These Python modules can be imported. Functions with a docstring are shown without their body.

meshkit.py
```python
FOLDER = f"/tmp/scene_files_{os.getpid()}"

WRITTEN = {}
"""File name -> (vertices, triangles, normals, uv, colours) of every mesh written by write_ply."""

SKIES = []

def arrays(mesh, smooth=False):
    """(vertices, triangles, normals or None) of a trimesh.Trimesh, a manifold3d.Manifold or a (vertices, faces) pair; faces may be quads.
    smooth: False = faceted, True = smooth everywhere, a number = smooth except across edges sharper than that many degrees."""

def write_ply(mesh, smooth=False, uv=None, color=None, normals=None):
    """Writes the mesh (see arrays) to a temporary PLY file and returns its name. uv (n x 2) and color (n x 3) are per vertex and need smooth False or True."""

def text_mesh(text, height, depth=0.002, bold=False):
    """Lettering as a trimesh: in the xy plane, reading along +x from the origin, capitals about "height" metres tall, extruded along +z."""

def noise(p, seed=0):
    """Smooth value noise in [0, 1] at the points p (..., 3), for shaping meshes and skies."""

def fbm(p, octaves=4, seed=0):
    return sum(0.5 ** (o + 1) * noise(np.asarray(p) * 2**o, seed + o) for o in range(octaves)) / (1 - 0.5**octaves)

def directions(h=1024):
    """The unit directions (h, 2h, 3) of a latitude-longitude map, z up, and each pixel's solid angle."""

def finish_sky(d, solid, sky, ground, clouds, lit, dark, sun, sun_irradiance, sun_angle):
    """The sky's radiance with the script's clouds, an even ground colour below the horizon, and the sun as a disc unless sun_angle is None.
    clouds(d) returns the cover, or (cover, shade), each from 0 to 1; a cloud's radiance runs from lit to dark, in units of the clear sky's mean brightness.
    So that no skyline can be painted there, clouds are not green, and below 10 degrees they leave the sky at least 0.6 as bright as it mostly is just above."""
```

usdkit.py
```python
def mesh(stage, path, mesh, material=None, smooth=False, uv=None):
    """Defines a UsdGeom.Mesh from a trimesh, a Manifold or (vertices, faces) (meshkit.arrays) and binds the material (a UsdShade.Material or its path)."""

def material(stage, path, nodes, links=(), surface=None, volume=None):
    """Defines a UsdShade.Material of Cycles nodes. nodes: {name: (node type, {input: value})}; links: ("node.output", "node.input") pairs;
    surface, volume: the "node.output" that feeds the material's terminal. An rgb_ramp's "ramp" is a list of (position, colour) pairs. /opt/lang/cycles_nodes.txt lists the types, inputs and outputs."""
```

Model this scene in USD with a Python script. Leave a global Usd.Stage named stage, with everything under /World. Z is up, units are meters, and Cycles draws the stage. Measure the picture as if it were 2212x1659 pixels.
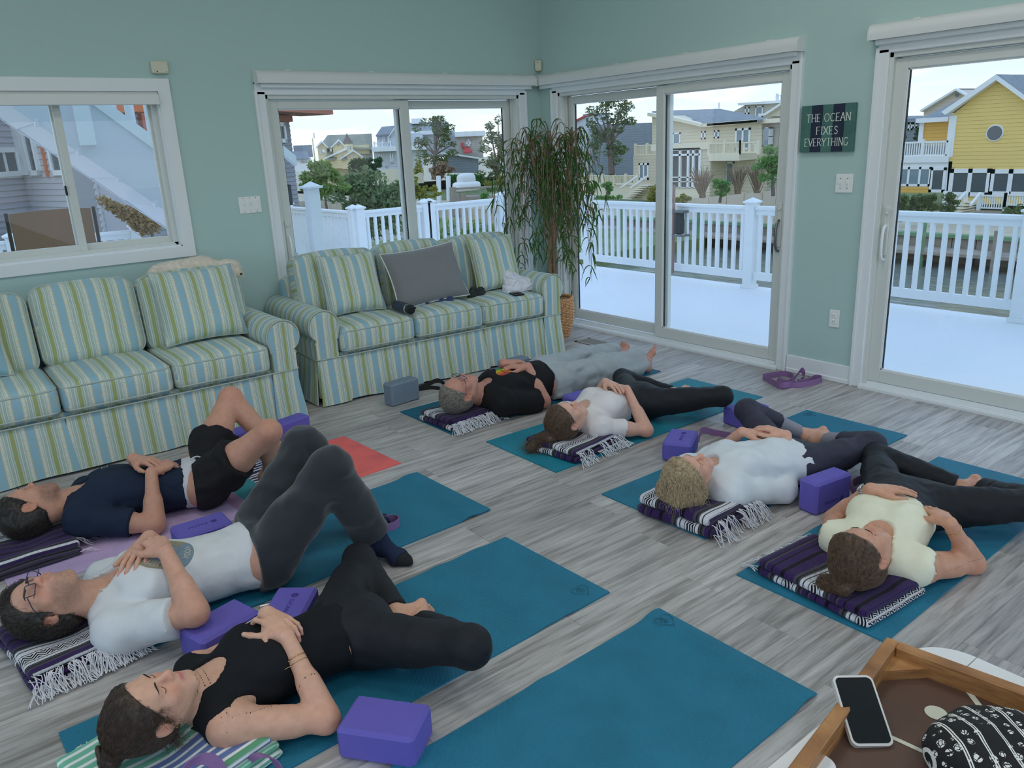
import math, random, sys
import numpy as np, trimesh, manifold3d as mf, shapely.geometry as sg
import usdkit, meshkit
from pxr import Usd, UsdGeom, UsdLux, UsdShade, Sdf, Gf, Vt
stage = Usd.Stage.CreateInMemory()
UsdGeom.SetStageUpAxis(stage, 'Z'); UsdGeom.SetStageMetersPerUnit(stage, 1.0)
UsdGeom.Xform.Define(stage, '/World'); UsdGeom.Scope.Define(stage, '/World/Looks')
rng = np.random.default_rng(7); random.seed(7)
A = lambda *v: np.array(v, float)

# ---------------------------------------------------------------- camera
PW, PH, FPX = 2212, 1659, 1697.456
CAM = A(-4.79066, -5.68452, 1.61381)
_yaw, _pit, _rol = math.radians(37.30987), math.radians(16.82808), math.radians(-2.67076)
_fw = A(math.sin(_yaw) * math.cos(_pit), math.cos(_yaw) * math.cos(_pit), -math.sin(_pit))
_r0 = A(math.cos(_yaw), -math.sin(_yaw), 0); _u0 = np.cross(_r0, _fw)
_rt = math.cos(_rol) * _r0 + math.sin(_rol) * _u0; _up = -math.sin(_rol) * _r0 + math.cos(_rol) * _u0
cam = UsdGeom.Camera.Define(stage, '/World/camera')
cam.CreateHorizontalApertureAttr(36.0); cam.CreateVerticalApertureAttr(27.0)
cam.CreateFocalLengthAttr(36.0 * FPX / PW); cam.CreateClippingRangeAttr(Gf.Vec2f(0.05, 500))
_m = Gf.Matrix4d(*[float(x) for row in (np.r_[_rt, 0], np.r_[_up, 0], np.r_[-_fw, 0], np.r_[CAM, 1]) for x in row])
cam.AddTransformOp().Set(_m)
EXPOSURE = 0.3
cam.CreateExposureAttr(EXPOSURE)

def ray(px, py):                                  # survey helpers: where the sight line through a pixel meets a plane
    return _fw + _rt * (px - PW / 2) / FPX - _up * (py - PH / 2) / FPX
def atz(px, py, z=0.0):
    d = ray(px, py); return CAM + d * (z - CAM[2]) / d[2]
def aty(px, py, y=0.0):
    d = ray(px, py); return CAM + d * (y - CAM[1]) / d[1]
def atx(px, py, x=0.0):
    d = ray(px, py); return CAM + d * (x - CAM[0]) / d[0]
def atd(px, py, t):
    return CAM + ray(px, py) * t

# ---------------------------------------------------------------- sky and sun
SKY = 1.3
def lin(r, g, b):
    c = np.array([r, g, b], float) / 255
    return tuple(float(x) for x in np.where(c <= .04045, c / 12.92, ((c + .055) / 1.055) ** 2.4))
dome = UsdLux.DomeLight.Define(stage, '/World/sky_light')
usdkit.material(stage, '/World/Looks/sky', {
    'tc': ('texture_coordinate', {}),
    'xyz': ('separate_xyz', {}),
    'grad': ('rgb_ramp', {'ramp': [(0, lin(214, 220, 222)), (.499, lin(214, 220, 222)), (.5, lin(222, 234, 244)), (.53, lin(205, 226, 246)), (.6, lin(176, 211, 246)), (.75, lin(140, 190, 240)), (1, lin(110, 165, 230))]}),
    'mr': ('math', {'math_type': 'multiply_add', 'value2': .5, 'value3': .5}),
    'map': ('mapping', {'scale': (3.2, 3.2, 13)}),
    'n': ('noise_texture', {'scale': 1.6, 'detail': 7, 'roughness': .55, 'distortion': .3}),
    'cr': ('rgb_ramp', {'ramp': [(0, (0, 0, 0)), (.44, (0, 0, 0)), (.60, (.8, .8, .8)), (.8, (1, 1, 1)), (1, (1, 1, 1))]}),
    'n2': ('noise_texture', {'scale': 4.0, 'detail': 5}),
    'cc': ('rgb_ramp', {'ramp': [(0, lin(196, 203, 216)), (.45, lin(212, 219, 231)), (.62, lin(250, 250, 252)), (1, lin(255, 255, 255))]}),
    'mx': ('mix', {}),
    'bg': ('background_shader', {'strength': SKY})},
    [('tc.generated', 'xyz.vector'), ('xyz.z', 'mr.value1'), ('mr.value', 'grad.fac'), ('tc.generated', 'map.vector'), ('map.vector', 'n.vector'),
     ('map.vector', 'n2.vector'), ('n.fac', 'cr.fac'), ('n2.fac', 'cc.fac'), ('grad.color', 'mx.color1'), ('cc.color', 'mx.color2'), ('cr.color', 'mx.fac'), ('mx.color', 'bg.color')],
    surface='bg.background')
UsdShade.MaterialBindingAPI.Apply(dome.GetPrim()).Bind(UsdShade.Material.Get(stage, '/World/Looks/sky'))

sun = UsdLux.DistantLight.Define(stage, '/World/sun_light')      # hazy sun high behind the house
sun.CreateIntensityAttr(5.0); sun.CreateAngleAttr(4.0); sun.CreateColorAttr(Gf.Vec3f(1.0, .96, .9))
_d = A(.58, .34, -.74); _d /= np.linalg.norm(_d); _x = np.cross(A(0, 0, 1), -_d); _x /= np.linalg.norm(_x); _y = np.cross(-_d, _x)
sun.AddTransformOp().Set(Gf.Matrix4d(*[float(q) for row in (np.r_[_x, 0], np.r_[_y, 0], np.r_[-_d, 0], 0, 0, 0, 1) for q in np.atleast_1d(row)]))
FILL_LAMP = 6.5                                                        # fill lamps added on the unseen ceiling to brighten the room
FILL_LAMPS = [(-1.8, -3.2), (-4.4, -3.2), (-6.8, -3.2), (-1.8, -6.2), (-4.4, -6.4), (-6.8, -6.2)]
for _i, (_lx, _ly) in enumerate(FILL_LAMPS):
    _l = UsdLux.DiskLight.Define(stage, f'/World/ceiling_lamp_light_{_i:03d}'); _l.CreateRadiusAttr(.45); _l.CreateIntensityAttr(FILL_LAMP); _l.CreateColorAttr(Gf.Vec3f(1, .975, .94)); _l.AddTranslateOp().Set(Gf.Vec3d(_lx, _ly, 3.83))

# ---------------------------------------------------------------- helpers
T = Sdf.ValueTypeNames
_used = {}
def path_of(name, parent=None):
    base = (parent.GetPath().pathString if parent else '/World') + '/' + name
    n = _used.get(base, 0); _used[base] = n + 1
    return base if n == 0 else f'{base}_{n:03d}'
def tag(o, label=None, cat=None, group=None, kind=None):
    p = o.GetPrim() if hasattr(o, 'GetPrim') else o
    for k, v in (('label', label), ('category', cat), ('group', group), ('kind', kind)):
        if v: p.SetCustomDataByKey(k, v)
    return p
def thing(name, label, cat, loc=(0, 0, 0), rz=0, group=None, kind=None):
    x = UsdGeom.Xform.Define(stage, path_of(name))
    x.AddTranslateOp().Set(Gf.Vec3d(*map(float, loc)))
    if rz: x.AddRotateZOp().Set(float(math.degrees(rz)))
    return tag(x, label, cat, group, kind)
def struct(name, mesh, mat, **k):
    return obj(name, mesh, mat, None, kind='structure', **k)
def structx(name, label=None):
    return tag(UsdGeom.Xform.Define(stage, path_of(name)), label, None, None, 'structure')
def dup(root, loc, rz=0, label=None, group=None):
    was = root.GetCustomData()
    r = thing(root.GetName(), label or was.get('label'), was.get('category'), loc, rz, group or was.get('group'))
    r.GetReferences().AddInternalReference(root.GetPath()); r.SetInstanceable(True)
    return r
class MB:
    """collects shapes into one mesh"""
    def __init__(s): s.v, s.f, s.n = [], [], 0
    def add(s, v, f):
        v = np.asarray(v, float); f = np.asarray(f, int)
        if f.shape[1] == 4: f = np.vstack([f[:, [0, 1, 2]], f[:, [0, 2, 3]]])
        s.v.append(v); s.f.append(f + s.n); s.n += len(v); return s
    def tm(s, m):
        v, f, _ = meshkit.arrays(m); return s.add(v, f)
    def box(s, x0, x1, y0, y1, z0, z1, b=0):
        x0, x1 = min(x0, x1), max(x0, x1); y0, y1 = min(y0, y1), max(y0, y1); z0, z1 = min(z0, z1), max(z0, z1)
        if b: return s.tm(bbox(x1 - x0, y1 - y0, z1 - z0, b, ((x0 + x1) / 2, (y0 + y1) / 2, (z0 + z1) / 2)))
        m = trimesh.creation.box([x1 - x0, y1 - y0, z1 - z0]); return s.add(m.vertices + [(x0 + x1) / 2, (y0 + y1) / 2, (z0 + z1) / 2], m.faces)
    def bar(s, p, q, w, h=None, up=(0, 0, 1)):
        p, q = A(*p), A(*q); d = q - p; L = np.linalg.norm(d); d /= L; h = h or w
        u = np.asarray(up, float); r = np.cross(d, u); r /= np.linalg.norm(r) or 1; u = np.cross(r, d)
        m = trimesh.creation.box([w, L, h]); R = np.stack([r, d, u], 1)
        return s.add(m.vertices @ R.T + (p + q) / 2, m.faces)
    def tube(s, pts, r, k=8, closed=False):
        return s.add(*tube(pts, r, k, closed))
    def get(s): return np.vstack(s.v), np.vstack(s.f)
    def xf(s, R=None, t=(0, 0, 0)):
        s.v = [(v @ R.T if R is not None else v) + t for v in s.v]; return s
def rotz(a): return A([math.cos(a), -math.sin(a), 0], [math.sin(a), math.cos(a), 0], [0, 0, 1])
def bbox(x, y, z, b, c=(0, 0, 0)):
    """box with chamfered edges, via hull"""
    pts = []
    for sx in (-1, 1):
        for sy in (-1, 1):
            for sz in (-1, 1):
                for k in range(3):
                    p = A(sx * x / 2, sy * y / 2, sz * z / 2)
                    for j in range(3):
                        if j != k: p[j] -= (sx, sy, sz)[j] * b
                    pts.append(p + c)
    return trimesh.convex.convex_hull(np.array(pts))
def tube(pts, r, k=8, closed=False):
    P = np.asarray(pts, float); n = len(P); r = np.broadcast_to(np.asarray(r, float), (n,))
    if closed: d = np.roll(P, -1, 0) - np.roll(P, 1, 0)
    else: d = np.gradient(P, axis=0)
    d /= np.maximum(np.linalg.norm(d, axis=1, keepdims=True), 1e-9)
    u = np.cross(d[0], [0, 0, 1.0]); u = u if np.linalg.norm(u) > .1 else np.cross(d[0], [1.0, 0, 0]); u /= np.linalg.norm(u)
    a = np.arange(k) / k * 2 * np.pi; V = []
    for i in range(n):
        u = u - d[i] * (u @ d[i]); u /= max(np.linalg.norm(u), 1e-9); w = np.cross(d[i], u)
        V.append(P[i] + r[i] * (np.cos(a)[:, None] * u + np.sin(a)[:, None] * w))
    V = np.vstack(V); F = []
    for i in range(n if closed else n - 1):
        j = (i + 1) % n
        for q in range(k):
            q2 = (q + 1) % k; F.append((i * k + q, i * k + q2, j * k + q2, j * k + q))
    F = np.array(F); F = np.vstack([F[:, [0, 1, 2]], F[:, [0, 2, 3]]])
    if not closed:
        V = np.vstack([V, P[:1], P[-1:]]); a0, a1 = len(V) - 2, len(V) - 1
        F = np.vstack([F, [(a0, (q + 1) % k, q) for q in range(k)], [(a1, (n - 1) * k + q, (n - 1) * k + (q + 1) % k) for q in range(k)]])
    return V, F
def lathe(prof, k=32):
    """prof: (r, z) points"""
    P = np.asarray(prof, float); a = np.arange(k) / k * 2 * np.pi; n = len(P)
    V = np.vstack([np.c_[r * np.cos(a), r * np.sin(a), np.full(k, z)] for r, z in P]); F = []
    for i in range(n - 1):
        for q in range(k):
            q2 = (q + 1) % k; F.append((i * k + q, i * k + q2, (i + 1) * k + q2, (i + 1) * k + q))
    F = np.array(F); return V, np.vstack([F[:, [0, 1, 2]], F[:, [0, 2, 3]]])
def prism(poly, h, holes=()):
    """extrude an xy polygon along +z"""
    return trimesh.creation.extrude_polygon(sg.Polygon(poly, holes), h, engine='earcut')
def sweep_x(poly_yz, x0, x1):
    m = prism(poly_yz, x1 - x0); v = m.vertices
    return np.c_[v[:, 2] + x0, v[:, 0], v[:, 1]], m.faces
def rbox(x, y, z, r, n=(10, 10, 4), puff=0, c=(0, 0, 0)):
    """rounded, puffed box (a cushion)"""
    m = grid_box(*n); p = m[0] * A(x / 2, y / 2, z / 2); h = A(x / 2, y / 2, z / 2)
    rr = np.minimum(r, h * .999); q = np.clip(p, -(h - rr), h - rr); d = p - q; L = np.linalg.norm(d, axis=1, keepdims=True)
    p = q + np.where(L > 1e-9, d / np.maximum(L, 1e-9) * np.minimum(L, rr), 0)
    e = p / h; p[:, 2] += puff * np.sign(p[:, 2]) * np.abs(e[:, 2]) * np.clip(1 - e[:, 0] ** 2, 0, 1) ** .7 * np.clip(1 - e[:, 1] ** 2, 0, 1) ** .7
    return p + c, m[1]
def grid_box(nx, ny, nz):
    N = (nx, ny, nz); V, F, o = [], [], 0
    for ax in range(3):
        b, c = (ax + 1) % 3, (ax + 2) % 3
        for s in (-1, 1):
            gb, gc = np.meshgrid(np.linspace(-1, 1, N[b] + 1), np.linspace(-1, 1, N[c] + 1), indexing='ij')
            v = np.zeros((gb.size, 3)); v[:, ax] = s; v[:, b] = gb.ravel(); v[:, c] = gc.ravel()
            i = np.arange(gb.size).reshape(gb.shape); q = np.stack([i[:-1, :-1], i[1:, :-1], i[1:, 1:], i[:-1, 1:]], -1).reshape(-1, 4)
            V.append(v); F.append((q if s > 0 else q[:, ::-1]) + o); o += len(v)
    m = trimesh.Trimesh(np.vstack(V), np.vstack([np.vstack(F)[:, [0, 1, 2]], np.vstack(F)[:, [0, 2, 3]]]), process=False); m.merge_vertices(); return np.array(m.vertices), np.array(m.faces)
def sheet(P, th=.004):
    """closed thin sheet from a grid of points (n, m, 3)"""
    P = np.asarray(P, float); n, m = P.shape[:2]
    du, dv = np.gradient(P, axis=0), np.gradient(P, axis=1); N = np.cross(du, dv); N /= np.maximum(np.linalg.norm(N, axis=2, keepdims=True), 1e-9)
    V = np.vstack([(P + N * th / 2).reshape(-1, 3), (P - N * th / 2).reshape(-1, 3)]); i = np.arange(n * m).reshape(n, m); o = n * m
    q = np.stack([i[:-1, :-1], i[1:, :-1], i[1:, 1:], i[:-1, 1:]], -1).reshape(-1, 4); F = [q, q[:, ::-1] + o]
    ring = np.r_[i[:-1, 0], i[-1, :-1], i[:0:-1, -1], i[0, :0:-1]]; nx = np.roll(ring, -1)
    F.append(np.stack([ring, ring + o, nx + o, nx], 1)); F = np.vstack(F)
    return V, np.vstack([F[:, [0, 1, 2]], F[:, [0, 2, 3]]])
def ribbon(pts, wid, w, th=.0025, k=2):
    """strap: pts path, wid direction(s) of its width"""
    P = np.asarray(pts, float); D = np.broadcast_to(np.asarray(wid, float), P.shape); D = D / np.linalg.norm(D, axis=1, keepdims=True)
    return sheet(np.stack([P + D * w * t for t in np.linspace(-.5, .5, k)], 1), th)
def spline(pts, n=40, closed=False):
    from scipy.interpolate import CubicSpline
    P = np.asarray(pts, float)
    if closed: P = np.vstack([P, P[:1]])
    t = np.r_[0, np.cumsum(np.linalg.norm(np.diff(P, axis=0), axis=1) ** .5 + 1e-6)]
    return CubicSpline(t, P, bc_type='periodic' if closed else 'natural')(np.linspace(0, t[-1], n, endpoint=not closed))
def mesh_arrays(m): return m.get() if isinstance(m, MB) else m
def obj(name, mesh, mat, parent=None, smooth=35, uv=None, label=None, cat=None, group=None, kind=None, prim=None):
    """one Mesh prim; uv: function (v, n) -> (n, 2); prim: dict of float/colour primvars per vertex"""
    mesh = mesh_arrays(mesh); p = path_of(name, parent)
    v, f, n = meshkit.arrays(mesh, smooth)
    m = UsdGeom.Mesh.Define(stage, p)
    m.CreatePointsAttr(Vt.Vec3fArray.FromNumpy(v.astype(np.float32)))
    m.CreateFaceVertexCountsAttr(Vt.IntArray.FromNumpy(np.full(len(f), 3, np.int32)))
    m.CreateFaceVertexIndicesAttr(Vt.IntArray.FromNumpy(np.ascontiguousarray(f, np.int32).ravel()))
    m.CreateSubdivisionSchemeAttr('none')
    if n is not None:
        m.CreateNormalsAttr(Vt.Vec3fArray.FromNumpy(n.astype(np.float32))); m.SetNormalsInterpolation('vertex')
    api = UsdGeom.PrimvarsAPI(m)
    if uv is not None:
        api.CreatePrimvar('st', T.TexCoord2fArray, 'vertex').Set(Vt.Vec2fArray.FromNumpy(np.asarray(uv(v, n) if callable(uv) else uv, np.float32)))
    for k, a in (prim or {}).items():
        a = np.asarray(a(v) if callable(a) else a, np.float32)
        if a.ndim == 1: api.CreatePrimvar(k, T.FloatArray, 'vertex').Set(Vt.FloatArray.FromNumpy(a))
        else: api.CreatePrimvar(k, T.Color3fArray, 'vertex').Set(Vt.Vec3fArray.FromNumpy(a))
    UsdShade.MaterialBindingAPI.Apply(m.GetPrim()).Bind(UsdShade.Material.Get(stage, '/World/Looks/' + mat))
    return tag(m, label, cat, group, kind)
def curves(name, lines, width, mat, parent=None, kind=None):
    c = UsdGeom.BasisCurves.Define(stage, path_of(name, parent))
    c.CreateTypeAttr('linear'); pts = np.vstack(lines).astype(np.float32)
    c.CreatePointsAttr(Vt.Vec3fArray.FromNumpy(pts)); c.CreateCurveVertexCountsAttr(Vt.IntArray.FromNumpy(np.array([len(l) for l in lines], np.int32)))
    w = np.concatenate([np.broadcast_to(np.asarray(width, np.float32), (len(l),)) if np.ndim(width) == 0 else np.interp(np.linspace(0, 1, len(l)), np.linspace(0, 1, len(width)), width) for l in lines]).astype(np.float32)
    c.CreateWidthsAttr(Vt.FloatArray.FromNumpy(w)); c.SetWidthsInterpolation('vertex')
    UsdShade.MaterialBindingAPI.Apply(c.GetPrim()).Bind(UsdShade.Material.Get(stage, '/World/Looks/' + mat))
    return tag(c, None, None, None, kind)

# ---------------------------------------------------------------- materials
def mat(name, nodes, links, surface='p.BSDF'):
    usdkit.material(stage, '/World/Looks/' + name, nodes, links, surface=surface); return name
def plain(name, rgb, rough=.5, var=0, scale=30, bump=0, bscale=200, coords='object', spec=.5, rnd=0, **kw):
    """plain principled with optional mottling, fine relief and a tone that varies by object"""
    N = {'p': ('principled_bsdf', dict(base_color=lin(*rgb), roughness=rough, specular_ior_level=spec, **kw))}; L = []
    if var or bump or rnd: N['tc'] = ('texture_coordinate', {})
    c = 'p.base_color'
    if var:
        lo, hi = [tuple(min(1, x * k) for x in lin(*rgb)) for k in (1 - var, 1 + var)]
        N['n'] = ('noise_texture', {'scale': scale, 'detail': 5}); N['r'] = ('rgb_ramp', {'ramp': [(.25, lo), (.75, hi)]})
        L += [(f'tc.{coords}', 'n.vector'), ('n.fac', 'r.fac')]
    if rnd:
        N['oi'] = ('object_info', {}); N['ma'] = ('math', {'math_type': 'multiply_add', 'value2': 2 * rnd, 'value3': 1 - rnd}); N['h'] = ('hsv', {'color': lin(*rgb)})
        L += [('oi.random', 'ma.value1'), ('ma.value', 'h.value'), ('h.color', c)] + ([('r.color', 'h.color')] if var else [])
    elif var: L.append(('r.color', c))
    if bump:
        N['bn'] = ('noise_texture', {'scale': bscale, 'detail': 3}); N['b'] = ('bump', {'strength': bump, 'distance': .002})
        L += [(f'tc.{coords}', 'bn.vector'), ('bn.fac', 'b.height'), ('b.normal', 'p.normal')]
    return mat(name, N, L)
plain('wall_paint', (180, 205, 200), .75, bump=.05, bscale=400, spec=.3)
plain('ceiling_paint', (238, 240, 238), .8)
plain('trim_white', (232, 235, 236), .45, bump=.02, bscale=60)
plain('vinyl', (214, 217, 211), .4)
plain('valance', (226, 227, 224), .55)
plain('black_rubber', (22, 23, 24), .6)
plain('white_plastic', (236, 237, 234), .35)
plain('cream_plastic', (214, 209, 186), .45)
plain('white_rail', (238, 239, 240), .4)
plain('grey_metal', (120, 122, 120), .35, metallic=.8)
plain('steel', (205, 207, 208), .25, metallic=1.0)
plain('phone_glass', (10, 11, 14), .08, spec=.7)
plain('gold', (214, 176, 110), .25, metallic=1.0)
mat('glass', {'t': ('transparent_bsdf', {'color': (.94, .955, .95)}), 'g': ('glossy_bsdf', {'roughness': .0, 'color': (.9, .9, .9)}), 'f': ('layer_weight', {'blend': .5}), 'pw': ('math', {'math_type': 'power', 'value2': 4.0}), 'ma': ('math', {'math_type': 'multiply_add', 'value2': .5, 'value3': .025}), 'm': ('mix_closure', {})},
    [('f.facing', 'pw.value1'), ('pw.value', 'ma.value1'), ('ma.value', 'm.fac'), ('t.BSDF', 'm.closure1'), ('g.BSDF', 'm.closure2')], 'm.closure')
def plank_mat(name, cols, sx=1.0):
    mat(name, {'g': ('geometry', {}), 'oi': ('object_info', {}), 'mo': ('combine_xyz', {}), 'k': ('math', {'math_type': 'multiply', 'value2': 37.0}),
        'va': ('vector_math', {'math_type': 'add'}), 'm1': ('mapping', {'scale': (1.6, 24, 10)}), 'n1': ('noise_texture', {'scale': 1.5, 'detail': 8, 'roughness': .62, 'distortion': .6}),
        'm2': ('mapping', {'scale': (7, 130, 20)}), 'n2': ('noise_texture', {'scale': 1.0, 'detail': 4, 'roughness': .6}),
        'm3': ('mapping', {'scale': (.9, 3.2, 1)}), 'n3': ('noise_texture', {'scale': 1.3, 'detail': 4}),
        'r1': ('rgb_ramp', {'ramp': list(zip((.2, .38, .5, .62, .8), cols))}), 'r2': ('rgb_ramp', {'ramp': [(.3, (.72, .72, .72)), (.48, (1, 1, 1)), (.6, (1.0, 1.0, 1.0)), (.75, (1.12, 1.12, 1.12))]}),
        'r3': ('rgb_ramp', {'ramp': [(.3, (.8, .79, .78)), (.7, (1.12, 1.12, 1.13))]}),
        'mx': ('mix', {'mix_type': 'multiply', 'fac': .8}), 'mx2': ('mix', {'mix_type': 'multiply', 'fac': .75}), 'h': ('hsv', {}), 'mv': ('math', {'math_type': 'multiply_add', 'value2': .3, 'value3': .85}),
        'b': ('bump', {'strength': .22, 'distance': .0015}), 'p': ('principled_bsdf', {'roughness': .42, 'specular_ior_level': .45})},
        [('oi.random', 'k.value1'), ('k.value', 'mo.x'), ('k.value', 'mo.y'), ('g.position', 'va.vector1'), ('mo.vector', 'va.vector2'), ('va.vector', 'm1.vector'), ('m1.vector', 'n1.vector'), ('va.vector', 'm2.vector'), ('m2.vector', 'n2.vector'),
         ('va.vector', 'm3.vector'), ('m3.vector', 'n3.vector'), ('n1.fac', 'r1.fac'), ('n2.fac', 'r2.fac'), ('n3.fac', 'r3.fac'), ('r1.color', 'mx.color1'), ('r2.color', 'mx.color2'), ('mx.color', 'mx2.color1'), ('r3.color', 'mx2.color2'),
         ('mx2.color', 'h.color'), ('oi.random', 'mv.value1'), ('mv.value', 'h.value'), ('h.color', 'p.base_color'), ('n2.fac', 'b.height'), ('b.normal', 'p.normal')])
plank_mat('floor_wood', [lin(112, 106, 100), lin(150, 145, 140), lin(176, 171, 167), lin(192, 188, 184), lin(214, 210, 206)])

# ---------------------------------------------------------------- implicit shapes (bodies, clothes, soft things)
BIG = np.float32(.25)
class S_:
    """a signed distance function with a bounding box"""
    def __init__(s, f, lo, hi): s.f, s.lo, s.hi = f, np.asarray(lo, float), np.asarray(hi, float)
    def __call__(s, p, pad=.07):
        p = np.asarray(p, np.float32); m = np.all((p > s.lo - pad) & (p < s.hi + pad), axis=1); d = np.full(len(p), BIG, np.float32)
        if m.any(): d[m] = s.f(p[m])
        return d
def cone(a, b, ra, rb=None):
    a, b = np.asarray(a, np.float32), np.asarray(b, np.float32); rb = ra if rb is None else rb; ba = b - a; L2 = float(ba @ ba) + 1e-12
    def f(p):
        pa = p - a; t = np.clip(pa @ ba / L2, 0, 1); return np.linalg.norm(pa - t[:, None] * ba, axis=1) - (ra + (rb - ra) * t)
    r = max(ra, rb); return S_(f, np.minimum(a, b) - r, np.maximum(a, b) + r)
def ball(c, r): return ell(c, (r, r, r))
def ell(c, r, R=None):
    c = np.asarray(c, np.float32); r = np.asarray(r, np.float32); R = np.eye(3) if R is None else np.asarray(R)
    Rf = R.astype(np.float32)
    def f(p):
        q = (p - c) @ Rf; k0 = np.linalg.norm(q / r, axis=1); k1 = np.linalg.norm(q / (r * r), axis=1) + 1e-9; return k0 * (k0 - 1) / k1
    e = np.sqrt(((R * r) ** 2).sum(1)); return S_(f, c - e, c + e)
def smin(a, b, k):
    if np.isscalar(k) and k <= 0: return np.minimum(a, b)
    h = np.maximum(k - np.abs(a - b), 0) / k; return np.minimum(a, b) - h * h * k * .25
def uni(ps, k=0):
    lo = np.min([p.lo for p in ps], 0); hi = np.max([p.hi for p in ps], 0)
    def f(p):
        d = ps[0](p)
        for q in ps[1:]: d = smin(d, q(p), k(p) if callable(k) else k)
        return d
    return S_(f, lo - .02, hi + .02)
def cut(s, n, c, rnd=0):
    """keeps the side where (p - c).n < 0"""
    n = np.asarray(n, np.float32); n = n / np.linalg.norm(n); c = np.asarray(c, np.float32)
    return S_(lambda p: -smin(-s(p), -((p - c) @ n), rnd) if rnd else np.maximum(s(p), (p - c) @ n), s.lo, s.hi)
def sub(s, q, k=0): return S_(lambda p: -smin(-s(p), q(p), k), s.lo, s.hi)
def grow(s, r, noise=None):
    return S_(lambda p: s(p) - (r if noise is None else r + noise(p)).astype(np.float32) if noise is not None else s(p) - r, s.lo - abs(r) - .02, s.hi + abs(r) + .02)
from concurrent.futures import ThreadPoolExecutor
_pool = ThreadPoolExecutor(4)
class Par:
    def __init__(s, q): s.q, s.lo, s.hi = q, q.lo, q.hi
    def __call__(s, p):
        if len(p) < 4000: return s.q(p)
        return np.concatenate(list(_pool.map(s.q, np.array_split(np.ascontiguousarray(p, np.float32), 8))))
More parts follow.
